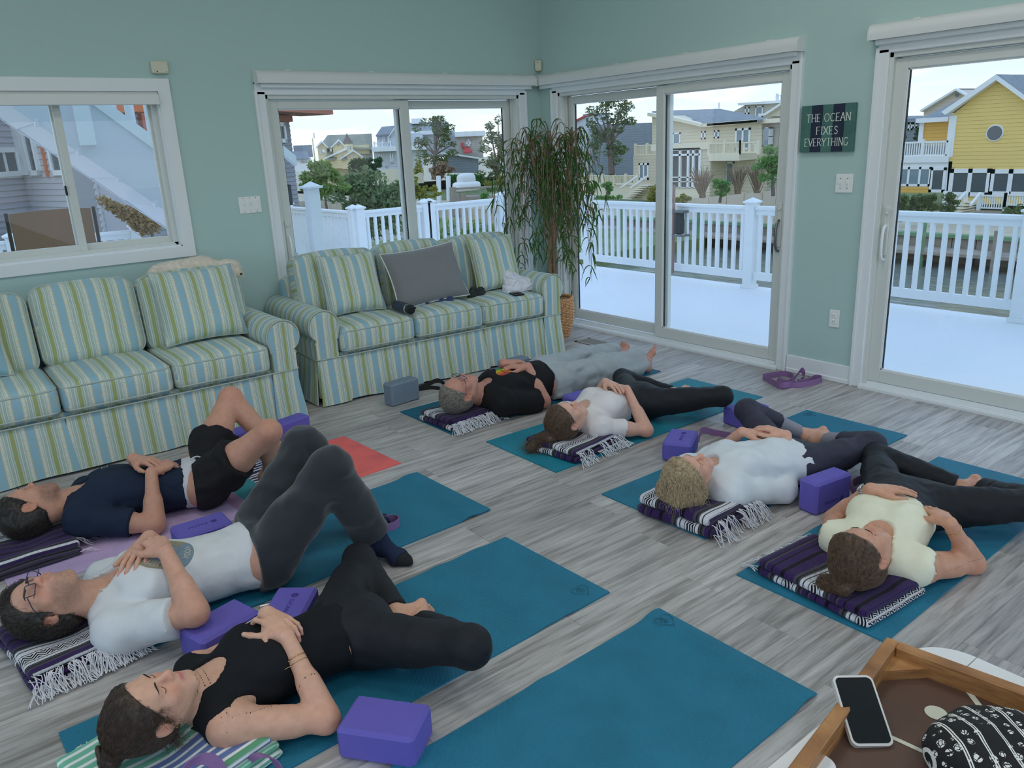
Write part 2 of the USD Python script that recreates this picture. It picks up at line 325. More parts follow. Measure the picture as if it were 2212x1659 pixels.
def nets(s, h, lo=None, hi=None, proj=1):
    """surface nets of s at cell size h; evaluated only near the surface"""
    s = Par(s); lo = np.asarray(s.lo if lo is None else lo) - 2 * h; hi = np.asarray(s.hi if hi is None else hi) + 2 * h; B = 4
    nb = np.ceil((hi - lo) / (h * B)).astype(int) + 1; n = nb * B
    cx = [lo[i] + (np.arange(nb[i]) + .5) * B * h - h / 2 for i in range(3)]; G = np.stack(np.meshgrid(*cx, indexing='ij'), -1).reshape(-1, 3)
    dc = s(G); act = (np.abs(dc) < B * h * 1.15 + .004).reshape(nb)
    D = np.repeat(np.repeat(np.repeat(dc.reshape(nb), B, 0), B, 1), B, 2)
    ai = np.argwhere(act)
    if not len(ai): return np.zeros((0, 3)), np.zeros((0, 3), int)
    o = np.stack(np.meshgrid(*[np.arange(B)] * 3, indexing='ij'), -1).reshape(-1, 3); I = (ai[:, None, :] * B + o).reshape(-1, 3)
    D[I[:, 0], I[:, 1], I[:, 2]] = s(lo + I * h)
    inside = D < 0; nx, ny, nz = n
    c = np.zeros((nx - 1, ny - 1, nz - 1), np.int8)
    for a in (0, 1):
        for b in (0, 1):
            for e in (0, 1): c += inside[a:nx - 1 + a, b:ny - 1 + b, e:nz - 1 + e]
    cells = np.argwhere((c > 0) & (c < 8)); vid = -np.ones(c.shape, np.int32); vid[tuple(cells.T)] = np.arange(len(cells))
    acc = np.zeros((len(cells), 3)); cnt = np.zeros(len(cells))
    for ax in range(3):
        u, w = [(1, 2), (0, 2), (0, 1)][ax]
        for i in (0, 1):
            for j in (0, 1):
                q0 = cells.copy(); q0[:, u] += i; q0[:, w] += j; q1 = q0.copy(); q1[:, ax] += 1
                d0, d1 = D[tuple(q0.T)], D[tuple(q1.T)]; m = (d0 < 0) != (d1 < 0); t = d0[m] / (d0[m] - d1[m]); P = q0[m].astype(float); P[:, ax] += t; acc[m] += P; cnt[m] += 1
    V = lo + acc / cnt[:, None] * h; F = []
    for ax in range(3):
        u, w = [(1, 2), (2, 0), (0, 1)][ax]; sl0 = [slice(None)] * 3; sl1 = [slice(None)] * 3; sl0[ax] = slice(0, -1); sl1[ax] = slice(1, None)
        e0, e1 = inside[tuple(sl0)], inside[tuple(sl1)]; E = np.argwhere(e0 != e1); E = E[(E[:, u] > 0) & (E[:, w] > 0) & (E[:, u] < n[u] - 1) & (E[:, w] < n[w] - 1)]
        if not len(E): continue
        s0 = e0[tuple(E.T)]; q = []
        for du, dw in ((-1, -1), (0, -1), (0, 0), (-1, 0)): k = E.copy(); k[:, u] += du; k[:, w] += dw; q.append(vid[tuple(k.T)])
        q = np.stack(q, 1); q[~s0] = q[~s0][:, ::-1]; F.append(q[(q >= 0).all(1)])
    F = np.vstack(F)
    for _ in range(proj):
        e = h * .4; d = s(V); g = np.stack([s(V + np.eye(3)[i] * e) - s(V - np.eye(3)[i] * e) for i in range(3)], 1) / (2 * e); g2 = np.maximum((g * g).sum(1), .25); V = V - np.clip(d / g2, -h * .7, h * .7)[:, None] * g
    return V, np.vstack([F[:, [0, 1, 2]], F[:, [0, 2, 3]]])
def drop_box(m, lo, hi):
    """faces of m whose centre is outside the box"""
    V, F = m; c = V[F].mean(1); k = ~np.all((c > lo) & (c < hi), axis=1); F = F[k]; u, inv = np.unique(F, return_inverse=True); return V[u], inv.reshape(-1, 3)
def keep(m, fn):
    V, F = m; k = fn(V[F].mean(1)); F = F[k]; u, inv = np.unique(F, return_inverse=True); return V[u], inv.reshape(-1, 3)
def joinm(ms):
    b = MB(); [b.add(v, f) for v, f in ms if len(f)]; return b.get()
def fbmn(p, sc, seed=0, oct=3): return (meshkit.fbm(np.asarray(p) * sc, oct, seed) - .5) * 2
def blobcloth(pts, r, k, h, seed, amp, sc, zmin):
    """a crumpled heap of cloth resting at height zmin"""
    s = uni([ball(p, r * q) for p, q in pts], k)
    def f(p): return np.maximum(s(p) + (amp * np.sin(fbmn(p, sc, seed, 2) * 7)).astype(np.float32), zmin - p[:, 2])
    return nets(S_(f, s.lo - .01, s.hi + .01), h)

# ---------------------------------------------------------------- room shell (corner of the two glazed walls at the origin)
X0, Y0, ZC = -8.2, -8.6, 3.9
fl = structx('floor', 'grey wood-look plank floor of the whole room')
PWD, PLN = .178, 1.22
row = 0; y = -.002
plank_n = 0
while y > Y0:
    y1 = max(y - PWD, Y0); off = ((row * 7 + 3) % 13) / 13 * PLN + rng.uniform(-.05, .05); x = -.002; first = True
    while x > X0:
        x1 = max(x - (off + .12 if first else PLN), X0); first = False
        xe, ye = (x + x1) / 2, (y + y1) / 2
        if x1 > -5.9 and y1 > -5.35 and plank_n < 298:
            obj('plank', bbox(x - x1 - .0006, y - y1 - .0006, .012, .0012, (xe, ye, -.006)), 'floor_wood', fl, smooth=False); plank_n += 1
        x = x1
    y = y1; row += 1
m = MB().box(X0, 0, Y0, -5.3, -.014, -.0015).box(X0, -5.85, -5.3, 0, -.014, -.0015).box(X0, 0, Y0, 0, -.1, -.0135)
obj('floor_base', m, 'floor_wood', fl)

WT = .15
D1 = (-2.537, -.233); D2 = (-2.55, -.233); D3 = (-5.48, -3.163); WN = (-4.47, -3.235); ZT = 2.046; WZ = (1.055, 2.06)
def wall(name, length, openings, place, mat_='wall_paint'):
    """wall slab along +x from 0, thickness in +y; openings (x0, x1, z0, z1)"""
    w = mf.Manifold.cube([length, WT, ZC + .1]).translate([0, 0, -.1])
    for a, b, c, d in openings: w = w - mf.Manifold.cube([b - a, WT + .2, d - c]).translate([a, -.1, c])
    mm = w.to_mesh(); v = mm.vert_properties[:, :3].astype(float); return struct(name, (place(v), mm.tri_verts), mat_)
wall('wall_left', -X0 + WT, [(D1[0] - X0, D1[1] - X0, -.02, ZT), (WN[0] - X0, WN[1] - X0, WZ[0], WZ[1])], lambda v: v + [X0, 0, 0])
flip = lambda v: np.c_[WT - v[:, 1], v[:, 0], v[:, 2]]
def place_r(v): return np.c_[v[:, 1], v[:, 0] + Y0, v[:, 2]][:, :]
w = mf.Manifold.cube([WT, -Y0, ZC + .1]).translate([0, Y0, -.1])
for a, b in (D2, D3): w = w - mf.Manifold.cube([WT + .2, b - a, ZT + .02]).translate([-.1, a, -.02])
w = w - mf.Manifold.cube([WT + .2, 2.2, ZT + .02]).translate([-.1, -8.3, -.02])
struct('wall_right', w, 'wall_paint')
# the two walls behind the photographer: out of view, wide openings placed to let in more daylight
w = mf.Manifold.cube([WT, -Y0 + WT, ZC + .1]).translate([X0 - WT, Y0 - WT, -.1])
for a, b, c, d in ((-8.2, -4.7, -.02, 2.3), (-4.4, -.9, .9, 2.3), (-8.2, -.9, 2.55, 3.6)): w = w - mf.Manifold.cube([WT + .2, b - a, d - c]).translate([X0 - WT - .1, a, c])
struct('wall_back', w, 'wall_paint')
w = mf.Manifold.cube([-X0, WT, ZC + .1]).translate([X0, Y0 - WT, -.1])
for a, b, c, d in ((-7.9, -4.3, -.02, 2.3), (-4.0, -.4, -.02, 2.3), (-7.9, -.4, 2.55, 3.6)): w = w - mf.Manifold.cube([b - a, WT + .2, d - c]).translate([a, Y0 - WT - .1, c])
struct('wall_front', w, 'wall_paint')
struct('ceiling', MB().box(X0 - WT, WT, Y0 - WT, WT, ZC, ZC + .12), 'ceiling_paint')

# sliding doors. local frame: x along the wall seen from inside, y into the wall (outwards), z up
def slider(name, L, place, handle='white', lh=True, glazed_only=False):
    """two-panel patio door; the sliding panel (inner track) on the left if lh; place maps local points to the room"""
    d = structx(name, 'white vinyl sliding patio door with two glass panels')
    P = lambda m: (place(m.get()[0]), m.get()[1])
    put = lambda n, m, mt, par=d, **k: obj(n, P(m), mt, par, **k)
    c = MB()   # casing boards on the room side
    cw = .055
    c.box(-cw, .012, -.018, .02, 0, ZT + .01, .004).box(L - .012, L + cw, -.018, .02, 0, ZT + .01, .004).box(-cw, L + cw, -.018, .02, ZT - .012, ZT + .075, .004)
    c.box(-cw - .012, -cw + .01, -.026, .02, 0, ZT + .02, .003).box(L + cw - .01, L + cw + .012, -.026, .02, 0, ZT + .02, .003)
    put('casing', c, 'trim_white')
    fr = MB().box(.0, .035, .0, .14, 0, ZT, .003).box(L - .035, L, .0, .14, 0, ZT, .003).box(0, L, .0, .14, ZT - .04, ZT, .003)
    fr.box(.03, .05, .06, .075, .03, ZT - .03).box(L - .05, L - .03, .06, .075, .03, ZT - .03)
    put('frame', fr, 'vinyl')
    si = MB().box(0, L, -.03, .14, -.02, .028, .004).box(0, L, .02, .03, .02, .045).box(0, L, .075, .085, .02, .045).box(0, L, -.036, -.02, -.01, .02, .003)
    put('sill', si, 'trim_white')
    def panel(n, a, b, y, wid=.078):
        p_ = MB(); z0, z1 = .045, ZT - .045
        p_.box(a, a + wid, y, y + .04, z0, z1, .004).box(b - wid, b, y, y + .04, z0, z1, .004).box(a + wid - .002, b - wid + .002, y + .001, y + .039, z0, z0 + .085, .004).box(a + wid - .002, b - wid + .002, y + .001, y + .039, z1 - .06, z1, .004)
        pp = put(n, p_, 'vinyl')
        g = MB(); i = .007
        for q in ((a + wid, a + wid + i, z0 + .085, z1 - .06), (b - wid - i, b - wid, z0 + .085, z1 - .06), (a + wid, b - wid, z0 + .085, z0 + .085 + i), (a + wid, b - wid, z1 - .06 - i, z1 - .06)):
            g.box(q[0], q[1], y + .010, y + .03, q[2], q[3])
        put('glazing_bead', g, 'trim_white', pp)
        put('gasket', MB().box(a + wid + i, a + wid + i + .004, y + .014, y + .028, z0 + .09, z1 - .065).box(b - wid - i - .004, b - wid - i, y + .014, y + .028, z0 + .09, z1 - .065), 'black_rubber', pp)
        put('glass', MB().box(a + wid + .002, b - wid - .002, y + .018, y + .024, z0 + .083, z1 - .058), 'glass', pp, smooth=False)
        return pp
    mid = L / 2; ov = .045
    if lh: pl = panel('sliding_panel', .03, mid + ov, .028); panel('fixed_panel', mid - ov, L - .03, .088)
    else: panel('fixed_panel', .03, mid + ov, .088); pl = panel('sliding_panel', mid - ov, L - .03, .028)
    hx = .03 + .038 if lh else L - .03 - .038
    t = np.linspace(0, np.pi, 15); hp = np.c_[np.full(15, hx) , .028 - .045 * np.sin(t) ** .5, .94 - .105 * np.cos(t)]
    put('handle', MB().tube(hp, .009, 8), 'white_plastic' if handle == 'white' else 'grey_metal', pl)
    h2 = MB().box(hx - .018, hx + .018, .018, .03, .86, 1.16, .004).tm(trimesh.creation.icosphere(2, .011).apply_translation([hx, .016, 1.12])).bar((hx, .012, 1.12), (hx + (.03 if lh else -.03), .008, 1.145), .006)
    put('lock_plate', h2, 'vinyl', pl)
    # the outer pull behind the glass
    hp2 = np.c_[np.full(15, hx + (.055 if lh else -.055)), .07 + .05 * np.sin(t) ** .5, .94 - .11 * np.cos(t)]
    return d
def on_left(x0): return lambda v: np.c_[v[:, 0] + x0, v[:, 1], v[:, 2]]
def on_right(y0): return lambda v: np.c_[v[:, 1], y0 - v[:, 0], v[:, 2]]
def fixw(place): return place
slider('door_1', D1[1] - D1[0], on_left(D1[0]), 'white', True)
slider('door_2', D2[1] - D2[0], on_right(D2[1]), 'metal', False)
slider('door_3', D3[1] - D3[0], on_right(D3[1]), 'white', True)
# roller-shade cassettes over the doors
def cassette(name, x0, x1, place, label, z=2.108, cat='blind'):
    t = thing(name, label, cat)
    prof = [(0, z + .088), (-.03, z + .088), (-.062, z + .078), (-.08, z + .055), (-.083, z + .03), (-.08, z), (-.072, z), (-.072, z + .006), (0, z + .006)]
    v, f = sweep_x(prof, x0 + .008, x1 - .008); obj('cover', (place(v), f), 'valance', t)
    prof2 = [(0.0, z + .092), (-.03, z + .092), (-.064, z + .081), (-.084, z + .057), (-.087, z + .03), (-.084, z - .003), (0, z - .003)]
    for a, b in ((x0, x0 + .008), (x1 - .008, x1)):
        v, f = sweep_x(prof2, a, b); obj('end_cap', (place(v), f), 'valance', t, smooth=20)
    v, f = MB().box(x0 + .03, x1 - .03, -.05, -.012, z - .028, z + .004, .004).get(); obj('bottom_rail', (place(v), f), 'trim_white', t)
    for k in np.linspace(x0 + .25, x1 - .25, 4): v, f = MB().box(k - .02, k + .02, -.03, 0, z + .086, z + .094, .002).get(); obj('bracket', (place(v), f), 'valance', t)
    return t
cassette('shade_cassette', D1[0] - .055, -.095, on_left(0), 'off-white roller shade cassette over the patio door behind the sofa')
cassette('shade_cassette', .022, 2.615, on_right(0), 'off-white roller shade cassette over the patio door behind the potted tree')
cassette('shade_cassette', 3.07, 5.6, on_right(0), 'off-white roller shade cassette above the rightmost patio door, cut by the frame')

# window over the left sofa
w1 = structx('window_1', 'white sliding window with grey vinyl sashes over the left sofa')
a, b = WN; c = MB()
for q in ((a - .075, a + .005, .985, 2.134), (b - .005, b + .075, .985, 2.134)): c.box(q[0], q[1], -.018, .01, q[2], q[3], .003)
c.box(a - .075, b + .075, -.0185, .01, 2.055, 2.134, .003).box(a - .075, b + .075, -.0185, .01, .985, 1.06, .003)
obj('window_casing', c, 'trim_white', w1)
c = MB().box(a, a + .012, 0, .15, WZ[0], WZ[1]).box(b - .012, b, 0, .15, WZ[0], WZ[1]).box(a, b, 0, .15, WZ[0], WZ[0] + .014).box(a, b, 0, .15, WZ[1] - .012, WZ[1])
obj('window_jamb', c, 'trim_white', w1)
c = MB()
for q in ((a + .01, a + .04), (b - .04, b - .01)): c.box(q[0], q[1], .055, .14, WZ[0] + .01, WZ[1] - .01, .003)
c.box(a, b, .055, .14, WZ[0] + .012, WZ[0] + .035, .003).box(a, b, .055, .14, WZ[1] - .035, WZ[1] - .01, .003).box(a + .03, b - .03, .05, .06, WZ[0] + .012, WZ[0] + .024)
obj('window_frame', c, 'vinyl', w1)
mid = -3.838
def sash(n, a, b, y):
    z0, z1 = WZ[0] + .032, WZ[1] - .03
    s = MB().box(a, a + .045, y, y + .03, z0, z1, .003).box(b - .045, b, y, y + .03, z0, z1, .003).box(a + .04, b - .04, y + .001, y + .029, z0, z0 + .042, .003).box(a + .04, b - .04, y + .001, y + .029, z1 - .042, z1, .003)
    p_ = obj(n, s, 'vinyl', w1)
    obj('glass', MB().box(a + .04, b - .04, y + .012, y + .018, z0 + .04, z1 - .04), 'glass', p_, smooth=False); return p_
p1 = sash('sash', a + .012, mid + .028, .068); sash('sash', mid - .028, b - .012, .102)
obj('latch', rbox(.012, .02, .062, .006, (4, 4, 6), 0, (mid - .03, .066, 1.47)), 'black_rubber', p1)
t = thing('window_shade', 'white roller shade cassette inside the window above the left sofa', 'blind')
z = 1.975; v, f = sweep_x([(0.03, z + .075), (-.012, z + .075), (-.034, z + .06), (-.042, z + .035), (-.044, z), (.03, z)], a + .012, b - .016); obj('cover', (v, f), 'valance', t)
v, f = sweep_x([(0.03, z + .078), (-.012, z + .078), (-.037, z + .062), (-.046, z + .035), (-.047, z - .004), (.03, z - .004)], b - .016, b - .012); obj('end_cap', (v, f), 'valance', t)
v, f = sweep_x([(0.03, z + .078), (-.012, z + .078), (-.037, z + .062), (-.046, z + .035), (-.047, z - .004), (.03, z - .004)], a + .008, a + .012); obj('end_cap', (v, f), 'valance', t)

for k, (lx, ly) in enumerate(FILL_LAMPS):  # out-of-view housings for the added fill lamps
    t = thing('ceiling_lamp', ['added round ceiling fill lamp nearest the glazed corner', 'added round ceiling fill lamp above the middle of the mats', 'added round ceiling fill lamp above the far left end of the room', 'added round ceiling fill lamp near the rightmost patio door', 'added round ceiling fill lamp above the photographer', 'added round ceiling fill lamp at the back left of the room'][k], 'lamp', (lx, ly, 3.835), 0, 'added ceiling lamps'); obj('housing', lathe([(0, .065), (.5, .065), (.5, .0), (.47, .0), (.46, .02), (0, .02)], 32), 'trim_white', t)
# baseboards
def base(name, pts): 
    m = MB()
    for q in pts: m.box(*q, .0, .085, .004)
    struct(name, m, 'trim_white')
base('baseboard_left', [(X0, D1[0] - .07, -.016, 0)])
struct('baseboard_right', MB().box(-.016, 0, D3[1] + .07, D2[0] - .07, .0, .125, .004).box(-.024, 0, D3[1] + .07, D2[0] - .07, .0, .035, .006), 'trim_white')

# ---------------------------------------------------------------- outside: deck, railings, stair, canal, houses and trees
def siding(name, rgb, pitch, dark=.8):
    return mat(name, {'g': ('geometry', {}), 's': ('separate_xyz', {}), 'k': ('math', {'math_type': 'multiply', 'value2': 1 / pitch}), 'fr': ('math', {'math_type': 'fraction'}),
        'r': ('rgb_ramp', {'ramp': [(0, (0, 0, 0)), (.1, (1, 1, 1)), (1, (.75, .75, .75))]}), 'b': ('bump', {'strength': .8, 'distance': .02}), 'p': ('principled_bsdf', {'base_color': lin(*rgb), 'roughness': .6})},
        [('g.position', 's.vector'), ('s.z', 'k.value1'), ('k.value', 'fr.value1'), ('fr.value', 'r.fac'), ('r.color', 'b.height'), ('b.normal', 'p.normal')])
siding('siding_yellow', (240, 205, 122), .2); siding('siding_gold', (228, 176, 84), .2); siding('siding_beige', (218, 205, 180), .22); siding('siding_taupe', (190, 182, 170), .22)
siding('siding_cream', (236, 218, 172), .3); siding('siding_pale', (205, 208, 214), .3); siding('siding_slate', (140, 146, 154), .25); siding('siding_pink', (214, 196, 182), .25)
plain('shingle', (138, 142, 146), .85, var=.2, scale=3, coords='object'); plain('shingle_brown', (122, 108, 100), .85, var=.15, scale=3); plain('shingle_olive', (150, 148, 132), .85, var=.12, scale=3)
plain('house_white', (236, 236, 234), .5); plain('house_cream', (234, 222, 196), .5); plain('window_dark', (74, 82, 88), .12, spec=.8); plain('window_sky', (120, 140, 150), .1, spec=.8); plain('screen', (96, 94, 92), .7)
plain('clapboard_grey', (150, 151, 158), .65, rnd=.05); plain('clapboard_light', (190, 186, 192), .65, rnd=.04); plain('orange_paint', (214, 122, 76), .6); plain('terracotta', (178, 104, 82), .65)
plain('red_roof', (200, 78, 78), .6); plain('deck_white', (240, 241, 243), .55); plain('stair_white', (226, 224, 230), .5); plain('fence_beige', (200, 186, 168), .6)
plain('sling_brown', (150, 112, 88), .8, bump=.4, bscale=500); plain('bronze', (70, 60, 52), .4, metallic=.6); plain('wood_weathered', (158, 146, 132), .85, var=.2, scale=4); plain('pile_green', (118, 150, 112), .8, var=.2, scale=3)
plain('rust_sheet', (176, 150, 118), .8, var=.3, scale=2); plain('soil', (128, 112, 92), .95, var=.25, scale=1.5); plain('grass_ground', (120, 132, 84), .95, var=.3, scale=.6); plain('sand', (196, 184, 160), .95, var=.15, scale=1)
plain('umbrella_white', (228, 228, 226), .7); plain('pole_pink', (150, 116, 108), .5); plain('lantern_black', (40, 42, 46), .5); plain('bark', (110, 96, 84), .9, var=.3, scale=8)
mat('water', {'tc': ('geometry', {}), 'mp': ('mapping', {'scale': (.9, .35, 1)}), 'n': ('noise_texture', {'scale': 1.6, 'detail': 5, 'roughness': .6}), 'b': ('bump', {'strength': .5, 'distance': .12}),
    'p': ('principled_bsdf', {'base_color': lin(112, 120, 112), 'roughness': .12, 'specular_ior_level': .5})}, [('tc.position', 'mp.vector'), ('mp.vector', 'n.vector'), ('n.fac', 'b.height'), ('b.normal', 'p.normal')])
def leafmat(name, c1, c2, tr=.35):
    return mat(name, {'g': ('geometry', {}), 'r': ('rgb_ramp', {'ramp': [(0, lin(*c1)), (1, lin(*c2))]}), 'p': ('principled_bsdf', {'roughness': .55}), 't': ('translucent_bsdf', {}), 'm': ('mix_closure', {'fac': tr})},
        [('g.random_per_island', 'r.fac'), ('r.color', 'p.base_color'), ('r.color', 't.color'), ('p.BSDF', 'm.closure1'), ('t.BSDF', 'm.closure2')], 'm.closure')
leafmat('leaf_pine', (104, 116, 66), (172, 168, 92)); leafmat('leaf_light', (142, 166, 92), (190, 200, 132)); leafmat('leaf_bright', (116, 160, 84), (172, 200, 120)); leafmat('leaf_dark', (64, 92, 52), (104, 132, 74))
leafmat('leaf_hedge', (78, 122, 58), (116, 156, 80)); leafmat('leaf_yellow', (150, 148, 62), (196, 186, 92)); leafmat('twig_brown', (150, 124, 98), (190, 164, 134), .1); leafmat('leaf_sage', (132, 150, 104), (176, 190, 140)); leafmat('juniper', (150, 118, 58), (176, 170, 70), .2)
leafmat('leaf_red', (168, 110, 88), (190, 140, 100))

DZ = -.1
struct('deck', MB().box(.15, 3.12, -8.5, .15, DZ - .2, DZ).box(-6.5, 3.12, .15, 4.62, DZ - .2, DZ), 'deck_white')
def railing(p0, p1, posts, label, n_sub, z0=DZ, h=.94, inter=.115):
    """posts along p0-p1 at fractions; each baluster a part"""
    t = thing('deck_railing', label, 'railing', (p0[0], p0[1], z0), math.atan2(p1[1] - p0[1], p1[0] - p0[0])); L = math.dist(p0, p1)
    for f in posts:
        x = f * L; obj('post', MB().box(x - .06, x + .06, -.06, .06, 0, h + .03, .004).box(x - .075, x + .075, -.075, .075, 0, .04, .004), 'white_rail', t)
        c = MB().box(x - .08, x + .08, -.08, .08, h + .03, h + .055, .006); c.add(np.array([(x - .07, -.07, h + .055), (x + .07, -.07, h + .055), (x + .07, .07, h + .055), (x - .07, .07, h + .055), (x, 0, h + .095)]), np.array([(0, 1, 4), (1, 2, 4), (2, 3, 4), (3, 0, 4)])); obj('post_cap', c, 'white_rail', t)
    fs = sorted(posts)
    for a, b in zip(fs[:-1], fs[1:]):
        xa, xb = a * L + .06, b * L - .06
        obj('top_rail', MB().box(xa, xb, -.045, .045, h - .04, h, .008).box(xa, xb, -.022, .022, h - .1, h - .035, .004), 'white_rail', t)
        obj('bottom_rail', MB().box(xa, xb, -.025, .025, .1, .19, .004), 'white_rail', t)
        n = max(1, int((xb - xa) / inter)); g = (xb - xa) / n
        for k in range(n): x = xa + (k + .5) * g; obj('baluster', MB().box(x - .019, x + .019, -.019, .019, .17, h - .09), 'white_rail', t, smooth=False)
    return t
railing((3, 4.5), (3, -6.0), [0, 1.92 / 10.5, 4.64 / 10.5, 7.5 / 10.5, 1], 'white vinyl deck railing with square balusters along the canal side of the deck', 4)
railing((.42, 4.5), (2.94, 4.5), [0, .43], 'white vinyl deck railing outside the patio door behind the sofa', 2)
railing((1.51, 4.5), (2.94, 4.5), [.05, .985], 'short white vinyl railing run up to the far deck corner behind the tree', 1)
railing((.36, 4.62), (.36, 7.0), [.97], 'end post of the far white vinyl railing beyond the deck', 1)
railing((.36, 4.56), (.36, 6.9), [.0, .97], 'white vinyl railing leading away from the deck, seen edge-on beside the stair post', 2, inter=.11)
railing((-2.35, 4.9), (-6.2, 5.2), [.02, .36, .7, 1], 'white vinyl railing behind the outdoor stair, low in the left window', 3)

# outdoor stair rising to the left behind the left window: 41 degree flight with boarded soffit
SL = .873
st = thing('outdoor_stair', 'white outdoor staircase with boarded underside rising past the left window', 'staircase', (0, 0, 0))
ya, yb = 1.9, 3.05
def zs(x): return 1.21 - SL * (x + 2.815) + .0      # lower edge of the flight
xs = np.arange(-6.6, -1.4, .265)
for x in xs:
    x1 = x + .258; o = .012
    v = np.array([(x, ya + .02, zs(x) + .0), (x1, ya + .02, zs(x1) - o), (x1, yb - .02, zs(x1) - o), (x, yb - .02, zs(x))]); v2 = v + [0, 0, .03]
    obj('soffit_board', (np.vstack([v, v2]), np.array([(0, 1, 2, 3), (7, 6, 5, 4), (0, 4, 5, 1), (1, 5, 6, 2), (2, 6, 7, 3), (3, 7, 4, 0)])), 'stair_white', st, smooth=False)
    obj('soffit_clip', MB().box(x1 - .012, x1 + .02, ya - .035, ya + .02, zs(x1) - .045, zs(x1) + .01, .004), 'stair_white', st)
for y in (ya, yb):
    x0, x1 = -6.6, -1.55
    v = [(x0, zs(x0) - .02), (x1, zs(x1) - .02), (x1, zs(x1) + .50), (x0, zs(x0) + .50)]
    m = prism(v, .035); mv = m.vertices; obj('stringer', (np.c_[mv[:, 0], mv[:, 2] + y - .0175, mv[:, 1]], m.faces), 'stair_white', st, smooth=False)
    for up, hh, w in ((.50, .12, .05), (1.42, .09, .09)):
        v = [(x0, zs(x0) + up), (x1, zs(x1) + up), (x1, zs(x1) + up + hh), (x0, zs(x0) + up + hh)]; m = prism(v, w); mv = m.vertices
        obj('stair_rail', (np.c_[mv[:, 0], mv[:, 2] + y - w / 2 - .01, mv[:, 1]], m.faces), 'white_rail', st, smooth=False)
    for x in np.arange(-6.4, -1.6, .155): obj('baluster', MB().box(x - .02, x + .02, y - .03, y + .01, zs(x) + .58, zs(x) + 1.45), 'white_rail', st, smooth=False)
for x in np.arange(-6.4, -1.6, .265):
    obj('tread', MB().box(x - .15, x + .15, ya + .02, yb - .02, zs(x) + .3, zs(x) + .33), 'stair_white', st, smooth=False)
obj('newel_post', MB().box(-1.47, -1.35, ya - .06, ya + .06, DZ, 1.3, .004), 'white_rail', st)
c = MB().box(-1.5, -1.32, ya - .09, ya + .09, 1.3, 1.325, .006); c.add(np.array([(-1.48, ya - .07, 1.325), (-1.34, ya - .07, 1.325), (-1.34, ya + .07, 1.325), (-1.48, ya + .07, 1.325), (-1.41, ya, 1.37)]), np.array([(0, 1, 4), (1, 2, 4), (2, 3, 4), (3, 0, 4)])); obj('newel_cap', c, 'white_rail', st)
for x in (-3.35, -4.9): obj('newel_post', MB().box(x - .06, x + .06, ya - .07, ya + .05, zs(x) + .1, zs(x) + 1.6, .004), 'white_rail', st)
# things on the deck
ch = thing('patio_chair', 'brown mesh sling patio chair seen through the left window', 'chair', (-3.9, .95, DZ), .12)
P = [(-.27, -.16, 1.42), (.27, -.16, 1.42)]
obj('sling', sheet(np.array([[(x, -.14 - .05 * (z - .5), z + .012 * (1 - (x / .27) ** 2)) for z in np.linspace(.5, 1.42, 8)] for x in np.linspace(-.26, .26, 6)]), .008), 'sling_brown', ch)
obj('seat', sheet(np.array([[(x, y, .46 - .03 * (1 - (x / .27) ** 2)) for y in np.linspace(-.14, .36, 5)] for x in np.linspace(-.26, .26, 6)]), .008), 'sling_brown', ch)
for sx in (-1, 1):
    obj('frame', MB().tube([(sx * .28, -.19, 1.43), (sx * .28, -.14, .5), (sx * .28, .36, .47), (sx * .3, .38, 0)], .013, 6).tube([(sx * .28, -.15, .7), (sx * .3, .3, .68), (sx * .3, .34, .46)], .012, 6).tube([(sx * .28, -.12, .5), (sx * .3, -.3, 0)], .013, 6), 'bronze', ch)
ch2 = dup(ch, (-4.62, 1.0, DZ), -.1, 'brown mesh sling patio chair cut by the left frame edge outside the window')
t = thing('rod_holder', 'grey rod holder clamped to the deck railing outside the middle patio door', 'rod holder', (2.93, 1.18, DZ)); hx = A(2.93, 1.18, DZ)
p0, p1 = atx(1456, 400, 2.9) - hx, atx(1453, 590, 2.9) - hx
obj('tube', MB().tube([p0, p1], .018, 8), 'pole_pink', t); c = (atx(1466, 482, 2.9) - hx)
obj('bracket', MB().box(-.05, .02, c[1] - .05, c[1] + .045, c[2] - .13, c[2] + .13, .006), 'lantern_black', t)
for dz in (-.15, .14): obj('clamp', MB().box(-.07, .08, c[1] - .09, c[1] + .09, c[2] + dz - .012, c[2] + dz + .012, .004), 'grey_metal', t)
t = thing('lantern', 'black lantern hanging behind the stair balusters left of the patio door', 'lantern', atd(617, 418, 9.6)); obj('body', MB().box(-.06, .06, -.06, .06, -.14, .1, .01), 'lantern_black', t); obj('top', lathe([(0, .2), (.03, .19), (.04, .12), (.09, .1), (0, .1)], 8), 'lantern_black', t)

# land and water
struct('canal_water', MB().box(-40, 190, -160, 260, -4.4, -4.2), 'water')
struct('far_bank', MB().box(32, 190, -160, 100, -4.4, -3.0).box(-60, 300, 75, 330, -4.4, -2.95), 'sand')
struct('near_bank', MB().box(-60, 4.2, -120, 22, -4.4, -3.2).box(-40, 30, 22, 38, -4.4, -3.6), 'grass_ground')
struct('far_lawn', MB().box(37, 190, -160, 99, -3.02, -2.95), 'grass_ground')
bk = thing('bulkhead', 'weathered timber bulkhead along the far bank of the canal', 'bulkhead', (31.9, 0, -4.2))
for k in range(54):
    y = -16 + k * 1.0; obj('plank', MB().box(-.06, .06, y, y + .96, -.1, 1.12), 'rust_sheet' if y < -4 else 'wood_weathered', bk, smooth=False)
obj('cap', MB().box(-.25, .25, -16, 38, 1.1, 1.25), 'pile_green', bk)
dk = thing('dock', 'low weathered wooden dock with piles along the far bank', 'dock', (30.9, 12, -4.2))
obj('deck', MB().box(-.9, .8, -11, 24, .55, .68), 'wood_weathered', dk)
